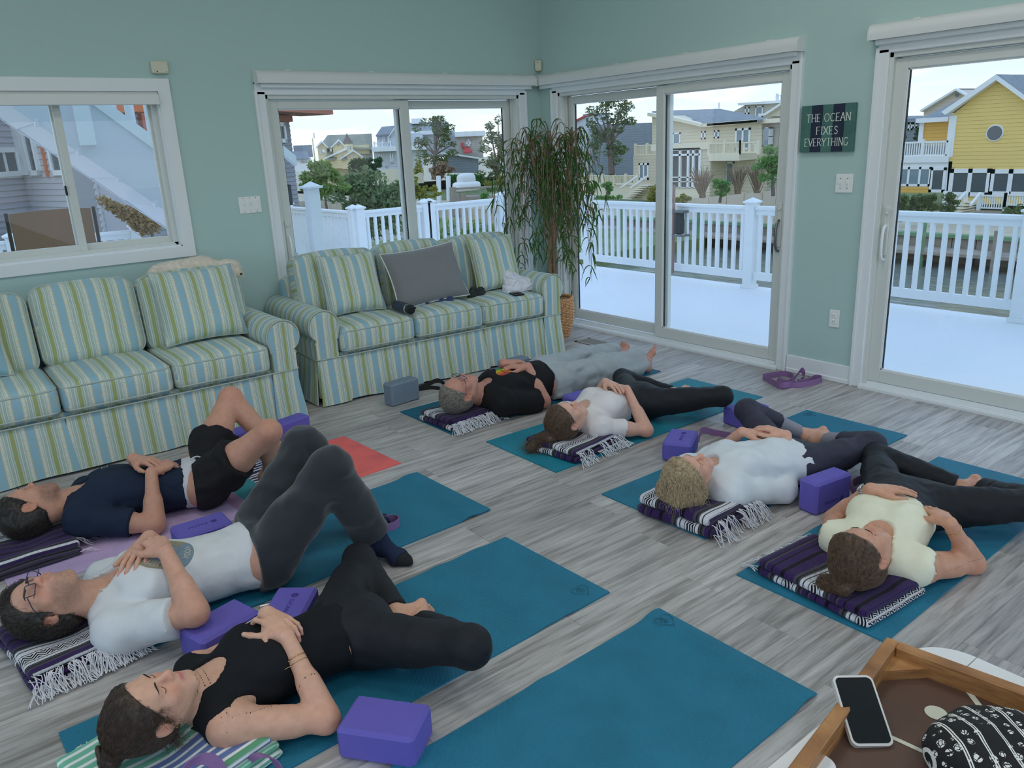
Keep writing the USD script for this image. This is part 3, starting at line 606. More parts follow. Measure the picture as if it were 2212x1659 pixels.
for k in range(12):
    y = -10.5 + 3 * k; obj('pile', MB().tube([(-.8, y, -.4), (-.8, y, 1.7 + .5 * (k % 2))], .16, 8), 'pile_green' if k % 2 else 'wood_weathered', dk)

class Fac:
    """a vertical facade plane: through O, along e; traced sizes become metres on it"""
    def __init__(s, O, e): s.O = np.asarray(O, float); s.e = A(e[0], e[1], 0) / math.hypot(e[0], e[1]); s.n = A(s.e[1], -s.e[0], 0); s.n *= np.sign((CAM - s.O) @ s.n)
    def at(s, px, py):
        d = ray(px, py); k = ((s.O - CAM) @ s.n) / (d @ s.n); p = CAM + d * k - s.O; return float(p @ s.e), float(p[2])
    def w(s, u, z, off=0): return s.O + s.e * u + s.n * off + A(0, 0, z)
    def poly(s, pts, front=0, back=.3):
        """solid slab with the outline pts (u, z), from front (towards us) to back"""
        m = prism(pts, front + back); v = m.vertices; return s.O + np.outer(v[:, 0], s.e) + np.outer(v[:, 2] - back, s.n) + np.outer(v[:, 1], A(0, 0, 1)), m.faces
    def rect(s, q, front=0, back=.3):
        (a, c), (b, d) = s.at(q[0], q[1]), s.at(q[2], q[3]); return s.poly([(min(a, b), min(c, d)), (max(a, b), min(c, d)), (max(a, b), max(c, d)), (min(a, b), max(c, d))], front, back)
    def size(s, q): (a, c), (b, d) = s.at(q[0], q[1]), s.at(q[2], q[3]); return min(a, b), max(a, b), min(c, d), max(c, d)
def house(F, label): return thing('house', label, 'house', F.O)
def hput(t, n, m, mt, par=None, **k):
    v, f = m if not isinstance(m, MB) else m.get(); return obj(n, (np.asarray(v) - np.array(t.GetAttribute('xformOp:translate').Get()), f), mt, par or t, smooth=k.pop('smooth', False), **k)
def hwindow(t, F, q, n=(2, 1), fr=.09, dark='window_dark', name='window', proud=.06):
    a, b, c, d = F.size(q); m = MB()
    for r in ((a, b, c, c + fr), (a, b, d - fr, d), (a, a + fr, c, d), (b - fr, b, c, d)): m.add(*F.poly([(r[0], r[2]), (r[1], r[2]), (r[1], r[3]), (r[0], r[3])], proud, .05))
    for k in range(1, n[0]): x = a + (b - a) * k / n[0]; m.add(*F.poly([(x - fr / 2, c), (x + fr / 2, c), (x + fr / 2, d), (x - fr / 2, d)], proud, .05))
    for k in range(1, n[1]): z = c + (d - c) * k / n[1]; m.add(*F.poly([(a, z - fr / 3), (b, z - fr / 3), (b, z + fr / 3), (a, z + fr / 3)], proud, .05))
    w_ = hput(t, name, m, 'house_white')
    for k in range(n[0]):
        xa, xb = a + (b - a) * k / n[0], a + (b - a) * (k + 1) / n[0]; hput(t, 'pane', F.poly([(xa + fr * .4, c + fr * .4), (xb - fr * .4, c + fr * .4), (xb - fr * .4, d - fr * .4), (xa + fr * .4, d - fr * .4)], proud - .04, .04), dark, w_)
def hround(t, F, cx, cy, rx):
    u, z = F.at(cx, cy); r = abs(F.at(cx + rx, cy)[0] - u); k = np.linspace(0, 2 * np.pi, 25)[:-1]
    w_ = hput(t, 'round_window', F.poly([(u + r * math.cos(a), z + r * math.sin(a)) for a in k], .05, .05), 'house_white'); hput(t, 'pane', F.poly([(u + r * .84 * math.cos(a), z + r * .84 * math.sin(a)) for a in k], .09, .05), 'window_dark', w_)
def hrail(t, F, q, n, posts=2, off=.0, mt='house_white', name='balcony_railing'):
    a, b, c, d = F.size(q); h = d - c; m = MB()
    for z0, z1 in ((d - h * .12, d), (c, c + h * .1)): m.add(*F.poly([(a, z0), (b, z0), (b, z1), (a, z1)], off + .05, .05 - off))
    r_ = hput(t, name, m, mt); w = (b - a) / n
    for k in range(n): x = a + (k + .5) * w; hput(t, 'baluster', F.poly([(x - w * .22, c), (x + w * .22, c), (x + w * .22, d), (x - w * .22, d)], off + .02, .02 - off), mt, r_)
    for k in range(posts): x = a + (b - a) * k / max(1, posts - 1); hput(t, 'post', F.poly([(x - .08, c - .1), (x + .08, c - .1), (x + .08, d + .12), (x - .08, d + .12)], off + .08, .08 - off), mt, r_)
def slab(F, pts, off0, off1, mt, t, name, th=.15):
    """roof slab: traced pts each with its own depth offset behind the facade"""
    P = np.array([Fac(F.O - F.n * o, F.e).w(*Fac(F.O - F.n * o, F.e).at(px, py)) for px, py, o in pts]); Q = P - [0, 0, th]; n = len(P)
    V = np.vstack([P, Q]); Fc = [(0, k, k + 1) for k in range(1, n - 1)] + [(n, n + k + 1, n + k) for k in range(1, n - 1)]
    for k in range(n): j = (k + 1) % n; Fc += [(k, n + k, n + j), (k, n + j, j)]
    return hput(t, name, (V, np.array(Fc)), mt)

# -- yellow house across the canal (right door)
q6 = lambda x, y: (1900 + x / 4.609, 120 + y / 4.609)
r6 = lambda a, b, c, d: q6(a, b) + q6(c, d)
F = Fac((42, 0, 0), (0, 1)); H = house(F, 'yellow clapboard gable house with a round window across the canal')
pt = [F.at(*q6(*p)) for p in ((655, 1480), (725, 590), (1195, 215), (1690, 600), (1760, 1480))]; hput(H, 'wall', F.poly(pt, 0, 9), 'siding_yellow')
rk = [F.at(*q6(*p)) for p in ((650, 560), (1195, 190), (1745, 590), (1745, 640), (1195, 245), (690, 590))]; hput(H, 'rake_trim', F.poly(rk, .45, .1), 'house_white')
rk = [F.at(*q6(*p)) for p in ((655, 556), (1195, 186), (1745, 586), (1745, 604), (1195, 205), (655, 574))]; hput(H, 'roof', F.poly(rk, .4, 9.4), 'shingle')
hput(H, 'corner_trim', F.rect(r6(700, 600, 728, 1010), .05, .1), 'house_white')
slab(F, [(*q6(1195, 190), 4.5), (*q6(1900, 190), 4.5), (*q6(1900, 420), .4), (*q6(1380, 330), .4)], 0, 0, 'shingle', H, 'roof')
hround(H, F, *q6(1150, 770), 19)
hwindow(H, F, r6(708, 1128, 1088, 1405), (2, 1), .22, name='sliding_door'); hwindow(H, F, r6(1112, 1132, 1492, 1400), (2, 1), .22, name='sliding_door')
G = Fac((44, 0, 0), (0, 1)); hput(H, 'wall', G.rect(r6(425, 640, 720, 860), 0, 5), 'siding_gold'); hput(H, 'fascia', G.rect(r6(402, 625, 720, 655), .5, .2), 'house_white'); hput(H, 'corner_trim', G.rect(r6(408, 650, 432, 860), .1, .1), 'house_white')
slab(F, [(*q6(440, 615), 1.6), (*q6(720, 612), 1.6), (*q6(720, 540), 3), (*q6(930, 400), 7.5), (*q6(860, 400), 7.5)], 0, 0, 'shingle', H, 'roof')
hput(H, 'balcony_deck', F.rect(r6(165, 1005, 690, 1062), .1, 3), 'house_white'); hrail(H, F, r6(180, 862, 690, 1000), 22, 3)
hput(H, 'wall', F.rect(r6(165, 1062, 690, 1370), 0, .5), 'house_white'); hwindow(H, F, r6(190, 1112, 503, 1302), (3, 1), .12, 'window_sky'); hwindow(H, F, r6(515, 1115, 645, 1362), (1, 1), .15, name='door'); hput(H, 'panel', F.rect(r6(190, 1305, 485, 1370), .06, .1), 'siding_gold')
hput(H, 'deck', F.rect(r6(655, 1535, 1900, 1570), 3.2, .5), 'wood_weathered'); Gd = Fac((38.9, 0, 0), (0, 1)); hrail(H, Gd, r6(1000, 1385, 1245, 1530), 11, 2); hrail(H, Gd, r6(1262, 1380, 1560, 1500), 12, 2); hrail(H, Gd, r6(655, 1372, 850, 1480), 8, 2)
a, b, c, d = Gd.size(r6(985, 1572, 1225, 1636)); m = MB()
for k in range(16): x = a + (b - a) * k / 15; m.add(*Gd.poly([(x - .03, c), (x + .03, c), (x + .5, d), (x + .44, d)], .02, .02)); m.add(*Gd.poly([(x + .44, c), (x + .5, c), (x + .03, d), (x - .03, d)], .02, .02))
hput(H, 'lattice', m, 'house_white', kind='stuff')
for k in range(7): hput(H, 'step', Gd.rect(r6(850 - 12 * k, 1450 + 25 * k, 935 - 3 * k, 1464 + 25 * k), .3 * k + .3, .3), 'house_cream')
for (xa, xb) in ((850, 745), (1000, 905)):
    P0, P1 = Gd.w(*Gd.at(*q6(xa, 1375))), Fac((36.8, 0, 0), (0, 1)).w(*Fac((36.8, 0, 0), (0, 1)).at(*q6(xb, 1490))); hput(H, 'stair_rail', MB().bar(P0, P1, .1, .12), 'house_white'); hput(H, 'post', MB().bar(P1 + [0, 0, .2], P1 - [0, 0, 1.3], .2), 'house_white')
    for k in range(8): p = P0 + (P1 - P0) * (k + .5) / 8; hput(H, 'baluster', MB().bar(p, p - [0, 0, 1.1], .06), 'house_white')
F = Fac((58, 0, 0), (0, 1)); H = house(F, 'pinkish gable house with small round window behind the yellow house')
hput(H, 'wall', F.poly([F.at(*q6(*p)) for p in ((440, 900), (440, 545), (780, 340), (1010, 470), (1010, 900))], 0, 8), 'siding_pink'); hput(H, 'rake_trim', F.poly([F.at(*q6(*p)) for p in ((422, 545), (780, 328), (1030, 470), (1030, 490), (780, 348), (436, 560))], .4, .1), 'house_white'); hround(H, F, *q6(776, 390), 5.6)
slab(F, [(*q6(780, 328), .2), (*q6(990, 328), 6), (*q6(1100, 470), 6), (*q6(1030, 470), .2)], 0, 0, 'shingle_brown', H, 'roof')
F = Fac((66, 0, 0), (0, 1)); H = house(F, 'grey house far off at the left edge of the right patio door'); hput(H, 'wall', F.rect(r6(60, 640, 430, 1000), 0, 8), 'siding_slate'); slab(F, [(*q6(60, 605), 4), (*q6(440, 598), 4), (*q6(430, 645), -.3), (*q6(60, 645), -.3)], 0, 0, 'shingle', H, 'roof'); hwindow(H, F, r6(288, 668, 328, 742), (1, 1), .15, name='window'); hwindow(H, F, r6(334, 668, 374, 722), (1, 1), .15)

# -- beige house (middle door)
q5 = lambda x, y: (1420 + x / 5.183, 160 + y / 5.183); r5 = lambda a, b, c, d: q5(a, b) + q5(c, d)
q4 = lambda x, y: (1220 + x / 5.53, 180 + y / 5.53); r4 = lambda a, b, c, d: q4(a, b) + q4(c, d)
F = Fac((41, 0, 0), (0, 1)); H = house(F, 'two-storey beige house with screened porch and balcony across the canal')
hput(H, 'wall', F.poly([F.at(*q5(*p)) for p in ((-60, 1400), (-60, 470), (170, 500), (555, 588), (1168, 535), (1168, 1400))], 0, 10), 'siding_beige')
hput(H, 'wall', F.poly([F.at(*q5(*p)) for p in ((1168, 1400), (1168, 545), (1600, 520), (1600, 1400))], -.6, 10), 'siding_taupe')
hput(H, 'rake_trim', F.poly([F.at(*q5(*p)) for p in ((-60, 432), (170, 468), (555, 560), (555, 592), (170, 505), (-60, 470))], .5, .1), 'house_cream'); hput(H, 'gutter', F.poly([F.at(*q5(*p)) for p in ((552, 555), (1168, 505), (1168, 535), (552, 592))], .5, .1), 'house_cream'); hput(H, 'gutter', F.poly([F.at(*q5(*p)) for p in ((1168, 508), (1600, 475), (1600, 525), (1168, 555))], .1, .6), 'house_cream')
slab(F, [(*q5(-60, 415), 7), (*q5(700, 388), 7), (*q5(1215, 492), 1.5), (*q5(1168, 508), -.5), (*q5(555, 556), -.5), (*q5(170, 466), 3), (*q5(-60, 432), 5)], 0, 0, 'shingle', H, 'roof')
for x, y in ((690, 320), (652, 455), (592, 490)): hput(H, 'vent_pipe', MB().tube([Fac((46, 0, 0), (0, 1)).w(*Fac((46, 0, 0), (0, 1)).at(*q5(x, y + s))) for s in (0, 60)], .06, 6), 'house_white')
for r in ((178, 658, 260, 788), (497, 640, 541, 727), (640, 630, 690, 717)): hwindow(H, F, r5(*r), (1, 1), .1, 'window_sky')
hwindow(H, F, r5(878, 608, 1038, 845), (2, 1), .14, 'window_sky', 'sliding_door'); hwindow(H, F, r5(1183, 600, 1240, 805), (1, 2), .08, 'window_sky', proud=-.5); hwindow(H, F, r5(1418, 590, 1480, 765), (1, 2), .08, 'window_sky', proud=-.5)
hwindow(H, F, r5(608, 985, 855, 1230), (3, 1), .12, 'window_sky'); G = Fac((39.2, 0, 0), (0, 1))
hput(H, 'balcony_deck', G.rect(r5(585, 893, 925, 968), .1, 1.9), 'house_cream'); hrail(H, G, r5(582, 772, 932, 895), 26, 3, mt='house_cream'); hrail(H, G, r5(935, 762, 1132, 880), 3, 2, mt='house_cream')
hput(H, 'porch_wall', G.rect(r5(-60, 790, 582, 840), .1, 1.8), 'house_cream'); hput(H, 'porch_wall', G.rect(r5(482, 800, 582, 1400), 0, 1.8), 'siding_beige'); hput(H, 'porch_base', G.rect(r5(-60, 1270, 482, 1400), .0, 1.8), 'house_cream')
m = MB()
for x in (160, 258, 350, 405, 480): m.add(*G.rect(r5(x - 7, 835, x + 7, 1275), .1, .1))
for y in (842, 905, 1155, 1205, 1268): m.add(*G.rect(r5(100, y - 6, 485, y + 6), .1, .1))
pf = hput(H, 'porch_frame', m, 'house_white')
for xa, xb in ((100, 160), (160, 258), (258, 350), (350, 405), (405, 480)):
    for ya_, yb_ in ((842, 905), (905, 1155), (1155, 1205), (1205, 1268)): hput(H, 'screen', G.rect(r5(xa, ya_, xb, yb_), -.05, .12), 'screen', pf)
hput(H, 'wall', F.rect(r4(840, 860, 1130, 1230), .2, 1), 'siding_beige'); hwindow(H, Fac((40.8, 0, 0), (0, 1)), r4(888, 955, 1005, 1150), (2, 1), .14, 'window_sky', 'sliding_door'); hrail(H, F, r4(845, 738, 1130, 855), 22, 3, mt='house_cream'); hput(H, 'terrace_wall', Fac((39, 0, 0), (0, 1)).rect(r4(200, 1205, 1200, 1400), 0, 2), 'house_cream')
hrail(H, Fac((38.8, 0, 0), (0, 1)), r4(200, 1098, 870, 1205), 48, 6, mt='house_cream', name='terrace_railing')
Gs = Fac((38, 0, 0), (0, 1))
for k in range(8): hput(H, 'step', Gs.rect(r4(690 + 27 * k, 1370 - 22 * k, 800 + 27 * k, 1385 - 22 * k), .0, 1), 'house_cream')
for xa, ya_, xb, yb_ in ((672, 1245, 868, 1108), (785, 1250, 985, 1108)):
    P0, P1 = Gs.w(*Gs.at(*q4(xa, ya_))), Gs.w(*Gs.at(*q4(xb, yb_))); hput(H, 'stair_rail', MB().bar(P0, P1, .12), 'house_white'); hput(H, 'post', MB().bar(P0 + [0, 0, .1], P0 - [0, 0, 1.1], .18), 'house_white')
    for k in range(9): p = P0 + (P1 - P0) * (k + .5) / 9; hput(H, 'baluster', MB().bar(p, p - [0, 0, .9], .06), 'house_white')
F = Fac((60, 0, 0), (0, 1)); H = house(F, 'large beige house with a roof tower behind the grey roof across the canal')
hput(H, 'wall', F.poly([F.at(*q5(*p)) for p in ((860, 700), (860, 415), (975, 352), (975, 330), (1490, 300), (1700, 300), (1700, 700))], 0, 9), 'siding_taupe'); hput(H, 'fascia', F.poly([F.at(*q5(*p)) for p in ((935, 325), (1500, 288), (1700, 288), (1700, 318), (1500, 318), (940, 350))], .5, .3), 'house_white')
hwindow(H, F, r5(985, 372, 1030, 445), (1, 1), .12, 'window_sky'); hwindow(H, F, r5(1103, 360, 1182, 480), (1, 1), .12, 'window_sky'); hput(H, 'gable', F.poly([F.at(*q5(*p)) for p in ((1300, 470), (1300, 440), (1520, 325), (1700, 440), (1700, 470))], 1.5, .5), 'siding_beige'); hput(H, 'rake_trim', F.poly([F.at(*q5(*p)) for p in ((1270, 440), (1340, 436), (1520, 322), (1520, 345), (1345, 462), (1275, 468))], 1.9, .1), 'house_white')
hput(H, 'tower', F.rect(r5(1425, 180, 1560, 300), -2, 4), 'siding_beige'); hput(H, 'tower_cap', F.rect(r5(1418, 168, 1570, 186), -1.8, 4.3), 'shingle_brown'); hrail(H, F, r5(1340, 235, 1425, 290), 3, 2)
# -- grey shingled house behind the pine at the left of the middle door, blue-grey house beyond
F = Fac((62, 0, 0), (0, 1)); H = house(F, 'grey shingle-clad house with a red roof edge behind the pine'); hput(H, 'wall', F.poly([F.at(*q4(*p)) for p in ((250, 1100), (250, 500), (945, 472), (945, 1100))], 0, 9), 'siding_slate'); hput(H, 'wall', F.poly([F.at(*q4(*p)) for p in ((-200, 1100), (-200, 620), (80, 490), (310, 385), (320, 520), (320, 1100))], .6, 3), 'siding_pale'); hput(H, 'red_trim', F.poly([F.at(*q4(*p)) for p in ((60, 500), (310, 376), (322, 388), (85, 505))], .9, .2), 'red_roof'); hput(H, 'wall', F.rect(r4(70, 372, 240, 470), -2, 4), 'siding_slate')
F = Fac((85, 0, 0), (0, 1)); H = house(F, 'pale blue-grey house with a brown roof, far behind the shingle house'); hput(H, 'wall', F.rect(r4(935, 640, 1300, 900), 0, 8), 'siding_pale'); slab(F, [(*q4(940, 560), 4), (*q4(1300, 560), 4), (*q4(1300, 640), -.4), (*q4(935, 640), -.4)], 0, 0, 'shingle', H, 'roof'); slab(F, [(*q4(945, 545), 5), (*q4(1000, 532), 6), (*q4(1080, 560), 5)], 0, 0, 'shingle_brown', H, 'roof'); hwindow(H, F, r4(950, 650, 995, 735), (2, 1), .3, 'window_sky'); hwindow(H, F, r4(1020, 650, 1060, 735), (1, 1), .3, 'window_sky')
fn = thing('fence', 'beige vinyl panel fence running down to the canal', 'fence', (0, 0, 0)); px = [270, 570, 770, 965, 1170, 1360, 1530]; top = [1400, 1378, 1358, 1338, 1318, 1288, 1262]; bot = [1470, 1475, 1480, 1485, 1490, 1495, 1500]
dep = [38.5, 37, 36, 35, 34, 33, 32.2]; PT = [Fac((d, 0, 0), (0, 1)).w(*Fac((d, 0, 0), (0, 1)).at(*q5(x, y))) for d, x, y in zip(dep, px, top)]
for k, p in enumerate(PT):
    obj('post', MB().box(p[0] - .08, p[0] + .08, p[1] - .08, p[1] + .08, -3.1, p[2] + .08), 'fence_beige', fn, smooth=False)
    if k: obj('panel', (lambda a, b: (np.array([a, b, A(b[0], b[1], -3.1), A(a[0], a[1], -3.1), a + [.06, 0, 0], b + [.06, 0, 0], A(b[0] + .06, b[1], -3.1), A(a[0] + .06, a[1], -3.1)]), np.array([(0, 1, 2, 3), (7, 6, 5, 4), (0, 4, 5, 1), (2, 6, 7, 3)])))(PT[k - 1], p), 'fence_beige', fn, smooth=False)

# -- houses beyond the back of the deck (left door)
q2 = lambda x, y: (560 + x / 4.609, 200 + y / 4.609); r2 = lambda a, b, c, d: q2(a, b) + q2(c, d)
q3 = lambda x, y: (860 + x / 5.53, 200 + y / 5.53); r3 = lambda a, b, c, d: q3(a, b) + q3(c, d)
def facing(px, py, t):
    p = atd(px, py, t); d = p - CAM; return Fac((p[0], p[1], 0), (d[1], -d[0]))
F = facing(720, 330, 95); H = house(F, 'cream house with chimney and conical turret seen through the left patio door')
hput(H, 'wall', F.rect(r2(585, 540, 1130, 900), 0, 8), 'siding_cream'); hput(H, 'chimney', F.rect(r2(524, 455, 584, 900), .6, 1), 'siding_cream'); hput(H, 'chimney_pot', F.rect(r2(535, 400, 556, 455), .3, .3), 'house_white')
slab(F, [(*q2(680, 425), 5), (*q2(1118, 408), 5), (*q2(1130, 560), -.5), (*q2(590, 545), -.5)], 0, 0, 'shingle_olive', H, 'roof'); slab(F, [(*q2(940, 430), 3), (*q2(1118, 408), 3), (*q2(1130, 660), -.8), (*q2(940, 660), -.8)], 0, 0, 'shingle_olive', H, 'roof')
def hgable(t, F, l, p, r, off, wm, base):
    pts = [F.at(*q2(*x)) for x in (l, p, r)]; b_ = F.at(*q2(l[0], base))[1]; hput(t, 'gable', F.poly([(pts[0][0], b_), pts[0], pts[1], pts[2], (pts[2][0], b_)], off, .5), wm); tk = abs(F.at(*q2(0, 12))[1] - F.at(*q2(0, 0))[1]) * 1.2
    hput(t, 'rake_trim', F.poly([(pts[0][0] - .2, pts[0][1]), (pts[1][0], pts[1][1] + tk), (pts[2][0] + .2, pts[2][1]), (pts[2][0] + .2, pts[2][1] - tk), (pts[1][0], pts[1][1] - tk * .6), (pts[0][0] - .2, pts[0][1] - tk)], off + .4, .2 - off), 'house_white')
hgable(H, F, (580, 545), (622, 492), (670, 545), .8, 'siding_cream', 700); hgable(H, F, (730, 540), (790, 478), (850, 540), 1, 'siding_cream', 700); hgable(H, F, (655, 655), (870, 560), (890, 655), 1.6, 'siding_cream', 760); hgable(H, F, (815, 655), (930, 578), (1035, 655), 2.2, 'siding_cream', 760)
slab(F, [(*q2(700, 548), .5), (*q2(860, 546), .5), (*q2(755, 658), -2), (*q2(655, 658), -2)], 0, 0, 'shingle_olive', H, 'roof'); slab(F, [(*q2(870, 570), .5), (*q2(930, 575), .5), (*q2(865, 655), -2.6), (*q2(812, 655), -2.6)], 0, 0, 'shingle_olive', H, 'roof')
u, z = F.at(*q2(880, 510)); r = abs(F.at(*q2(935, 510))[0] - u); zt = F.at(*q2(867, 405))[1]; zb = F.at(*q2(880, 640))[1]; v, f = lathe([(r, z), (0, zt)], 10); hput(H, 'turret_roof', (F.w(u, 0, 1) + v, f), 'shingle_brown'); v, f = lathe([(r * .85, zb), (r * .85, z)], 10); hput(H, 'turret', (F.w(u, 0, 1) + v, f), 'siding_cream')
for rr in ((625, 555, 655, 605), (595, 560, 612, 620), (778, 500, 802, 525), (918, 620, 942, 645), (870, 535, 890, 565), (898, 535, 918, 565), (700, 550, 725, 590)): hwindow(H, Fac(F.O + F.n * 3.2 if rr[0] > 860 else F.O + F.n * 1.1, F.e), r2(*rr), (1, 1), .15)
F = facing(860, 330, 88); H = house(F, 'pale grey house with white trim and balcony left of the door mullion')
hput(H, 'wall', F.rect(r2(1135, 560, 1640, 830), 0, 8), 'siding_pale'); hput(H, 'wall', F.rect(r2(1165, 420, 1640, 560), -.8, 7), 'siding_pale'); hput(H, 'base', F.rect(r2(1135, 770, 1640, 900), .1, 7), 'house_cream'); hput(H, 'eave', F.rect(r2(1120, 545, 1660, 566), .9, .5), 'house_white'); slab(F, [(*q2(1220, 340), 4), (*q2(1345, 330), 4), (*q2(1330, 405), .3), (*q2(1160, 425), .3)], 0, 0, 'shingle', H, 'roof'); hgable(H, F, (1310, 430), (1390, 290), (1480, 430), .2, 'siding_pale', 560); hrail(H, F, r2(1145, 500, 1310, 540), 14, 3, .6)
for rr in ((1190, 590, 1228, 690), (1240, 585, 1280, 745), (1298, 590, 1340, 705), (1225, 440, 1255, 510), (1275, 430, 1310, 515)): hwindow(H, F, r2(*rr), (2 if rr[0] == 1240 else 1, 1), .22, 'window_sky', proud=.1)
F = facing(652, 345, 120); H = house(F, 'low pale building with grey roof at the far left of the patio door view'); hput(H, 'wall', F.rect(r2(340, 655, 530, 780), 0, 8), 'house_white'); slab(F, [(*q2(335, 585), 3), (*q2(480, 585), 3), (*q2(500, 655), -.5), (*q2(330, 660), -.5)], 0, 0, 'shingle', H, 'roof'); hput(H, 'wall', F.rect(r2(335, 525, 540, 640), -4, 8), 'siding_slate'); hwindow(H, F, r2(412, 683, 478, 700), (2, 1), .25)
F = facing(930, 290, 92); H = house(F, 'long grey-roofed house behind the left pine'); hput(H, 'wall', F.rect(r3(100, 470, 700, 760), 0, 8), 'siding_pale'); slab(F, [(*q3(60, 360), 4), (*q3(600, 350), 4), (*q3(620, 470), -.5), (*q3(60, 475), -.5)], 0, 0, 'shingle', H, 'roof'); hput(H, 'eave', F.rect(r3(60, 470, 640, 490), .8, .3), 'house_white'); hput(H, 'penthouse', F.rect(r3(150, 305, 290, 362), -2, 4), 'house_white')
F = facing(1010, 305, 90); H = house(F, 'grey flat-roofed house with a red awning between the two pines'); hput(H, 'wall', F.rect(r3(680, 510, 1020, 780), 0, 8), 'siding_taupe'); hput(H, 'fascia', F.rect(r3(676, 472, 1040, 515), .6, 8), 'house_white'); hwindow(H, F, r3(805, 560, 872, 640), (1, 1), .25, 'window_sky'); slab(F, [(*q3(780, 650), .0), (*q3(850, 648), .0), (*q3(885, 700), -2), (*q3(780, 712), -2)], 0, 0, 'red_roof', H, 'awning'); hput(H, 'red_panel', F.rect(r3(755, 600, 780, 660), .3, .1), 'red_roof'); F2 = Fac(F.O + F.n * 6, F.e); hput(H, 'wall', F2.poly([F2.at(*q3(*p)) for p in ((560, 960), (560, 735), (640, 735), (960, 785), (960, 960))], 0, 4), 'siding_slate'); hput(H, 'fascia', F2.poly([F2.at(*q3(*p)) for p in ((440, 705), (640, 725), (970, 775), (970, 795), (640, 745), (440, 722))], .4, .4), 'house_white')

# -- grey clapboard neighbour seen through the left window and at the edge of the left door
def neighbour():
    Pl, Pi, Po = atd(-60, 460, 13.6), atd(66, 455, 15), atd(222, 480, 13.3); Pr = atd(638, 390, 19.5)
    nb = thing('neighbour_house', 'grey clapboard neighbour house with orange trim seen through the left window', 'house', (Pi[0], Pi[1], 0)); B = A(Pi[0], Pi[1], 0)
    put = lambda n, m, mt, par=nb: obj(n, (np.asarray(m[0]) - B, m[1]), mt, par, smooth=False)
    F1, F2, F3 = Fac((Pl[0], Pl[1], 0), Pi - Pl), Fac((Pi[0], Pi[1], 0), Po - Pi), Fac((Po[0], Po[1], 0), Pr - Po)
    ex = .105
    for F, L, z0, z1, mt in ((F1, math.dist(Pl[:2], Pi[:2]), -1.8, 3.2, 'clapboard_light'), (F2, math.dist(Pi[:2], Po[:2]), -1.8, 3.2, 'clapboard_light'), (F3, math.dist(Po[:2], Pr[:2]), -1.8, 4.0, 'clapboard_grey')):
        put('sheathing', F.poly([(0, -3.2), (L, -3.2), (L, 4.6), (0, 4.6)], -.02, .5), mt)
        z = z0
        while z < z1:
            v = [F.w(0, z, .024), F.w(L + .02, z, .024), F.w(L + .02, z + ex, .004), F.w(0, z + ex, .004), F.w(0, z, -.02), F.w(L + .02, z, -.02), F.w(L + .02, z + ex, -.02), F.w(0, z + ex, -.02)]
            put('clapboard', (np.array(v), np.array([(0, 1, 2, 3), (0, 4, 5, 1), (2, 6, 7, 3), (1, 5, 6, 2), (0, 3, 7, 4)])), mt); z += ex
    def win(F, q, n, fr=.09):
        a, b, c, d = F.size(q); m = MB()
        for r in ((a, b, c, c + fr), (a, b, d - fr, d), (a, a + fr, c, d), (b - fr, b, c, d)): m.add(*F.poly([(r[0], r[2]), (r[1], r[2]), (r[1], r[3]), (r[0], r[3])], .07, .05))
        for k in range(1, n): x = a + (b - a) * k / n; m.add(*F.poly([(x - .03, c), (x + .03, c), (x + .03, d), (x - .03, d)], .05, .05))
        w_ = put('window', m.get(), 'house_white')
        for k in range(n): xa, xb = a + (b - a) * k / n, a + (b - a) * (k + 1) / n; put('pane', F.poly([(xa + .03, c + .03), (xb - .03, c + .03), (xb - .03, d - .03), (xa + .03, d - .03)], .04, .05), 'window_dark', w_)
    q1 = lambda x, y: (x / 4.6075, 200 + y / 4.6075); r1 = lambda a, b, c, d: q1(a, b) + q1(c, d)
    win(F1, r1(-150, 548, 205, 828), 2); put('band', F1.rect(r1(-200, 826, 240, 842), .05, .05), 'house_white')
    win(F2, r1(225, 330, 432, 822), 1); put('orange_panel', F2.rect(r1(432, 480, 492, 838), .06, .05), 'orange_paint'); win(F2, r1(492, 520, 690, 820), 1); put('corner_trim', F2.rect(r1(196, 330, 224, 822), .06, .05), 'house_white')
    win(F3, q2(60, 292) + q2(258, 500), 1); put('orange_panel', F3.rect(q2(-800, 175) + q2(306, 292), .08, .06), 'terracotta'); put('roof_fascia', F3.rect(q2(-900, 60) + q2(494, 172), .75, .3), 'orange_paint'); put('soffit', F3.rect(q2(-900, 160) + q2(480, 176), .7, .2), 'terracotta')
    put('orange_band', F2.rect(r1(700, -200, 1500, 190), .3, .05), 'orange_paint'); put('orange_band', F3.rect(r1(1330, 60, 1560, 470), .1, .05), 'terracotta')
    return nb
neighbour()

# -- trees and shrubs
def foliage(n, size, crown, seed, flat=.0, droop=0):
    """n leaf sprays (two triangles each) in a crown given by blobs (x, y, z, rx, ry, rz)"""
    r = np.random.default_rng(seed); C = np.array(crown, float); wgt = np.prod(C[:, 3:], axis=1) ** .67; k = r.choice(len(C), n, p=wgt / wgt.sum())
    d = r.normal(size=(n, 3)); d /= np.linalg.norm(d, axis=1, keepdims=True); P = C[k, :3] + d * C[k, 3:] * (r.uniform(.35, 1, (n, 1)) ** .6)
    u = r.normal(size=(n, 3)); u[:, 2] = u[:, 2] * (1 - flat) - droop; u /= np.linalg.norm(u, axis=1, keepdims=True); w = np.cross(u, r.normal(size=(n, 3))); w /= np.linalg.norm(w, axis=1, keepdims=True); s = size * r.uniform(.6, 1.3, (n, 1))
    V = np.stack([P - u * s, P + w * s * .45, P + u * s, P - w * s * .45], 1).reshape(-1, 3); i = np.arange(n)[:, None] * 4
    return V, np.vstack([np.hstack([i, i + 1, i + 2]), np.hstack([i, i + 2, i + 3])])
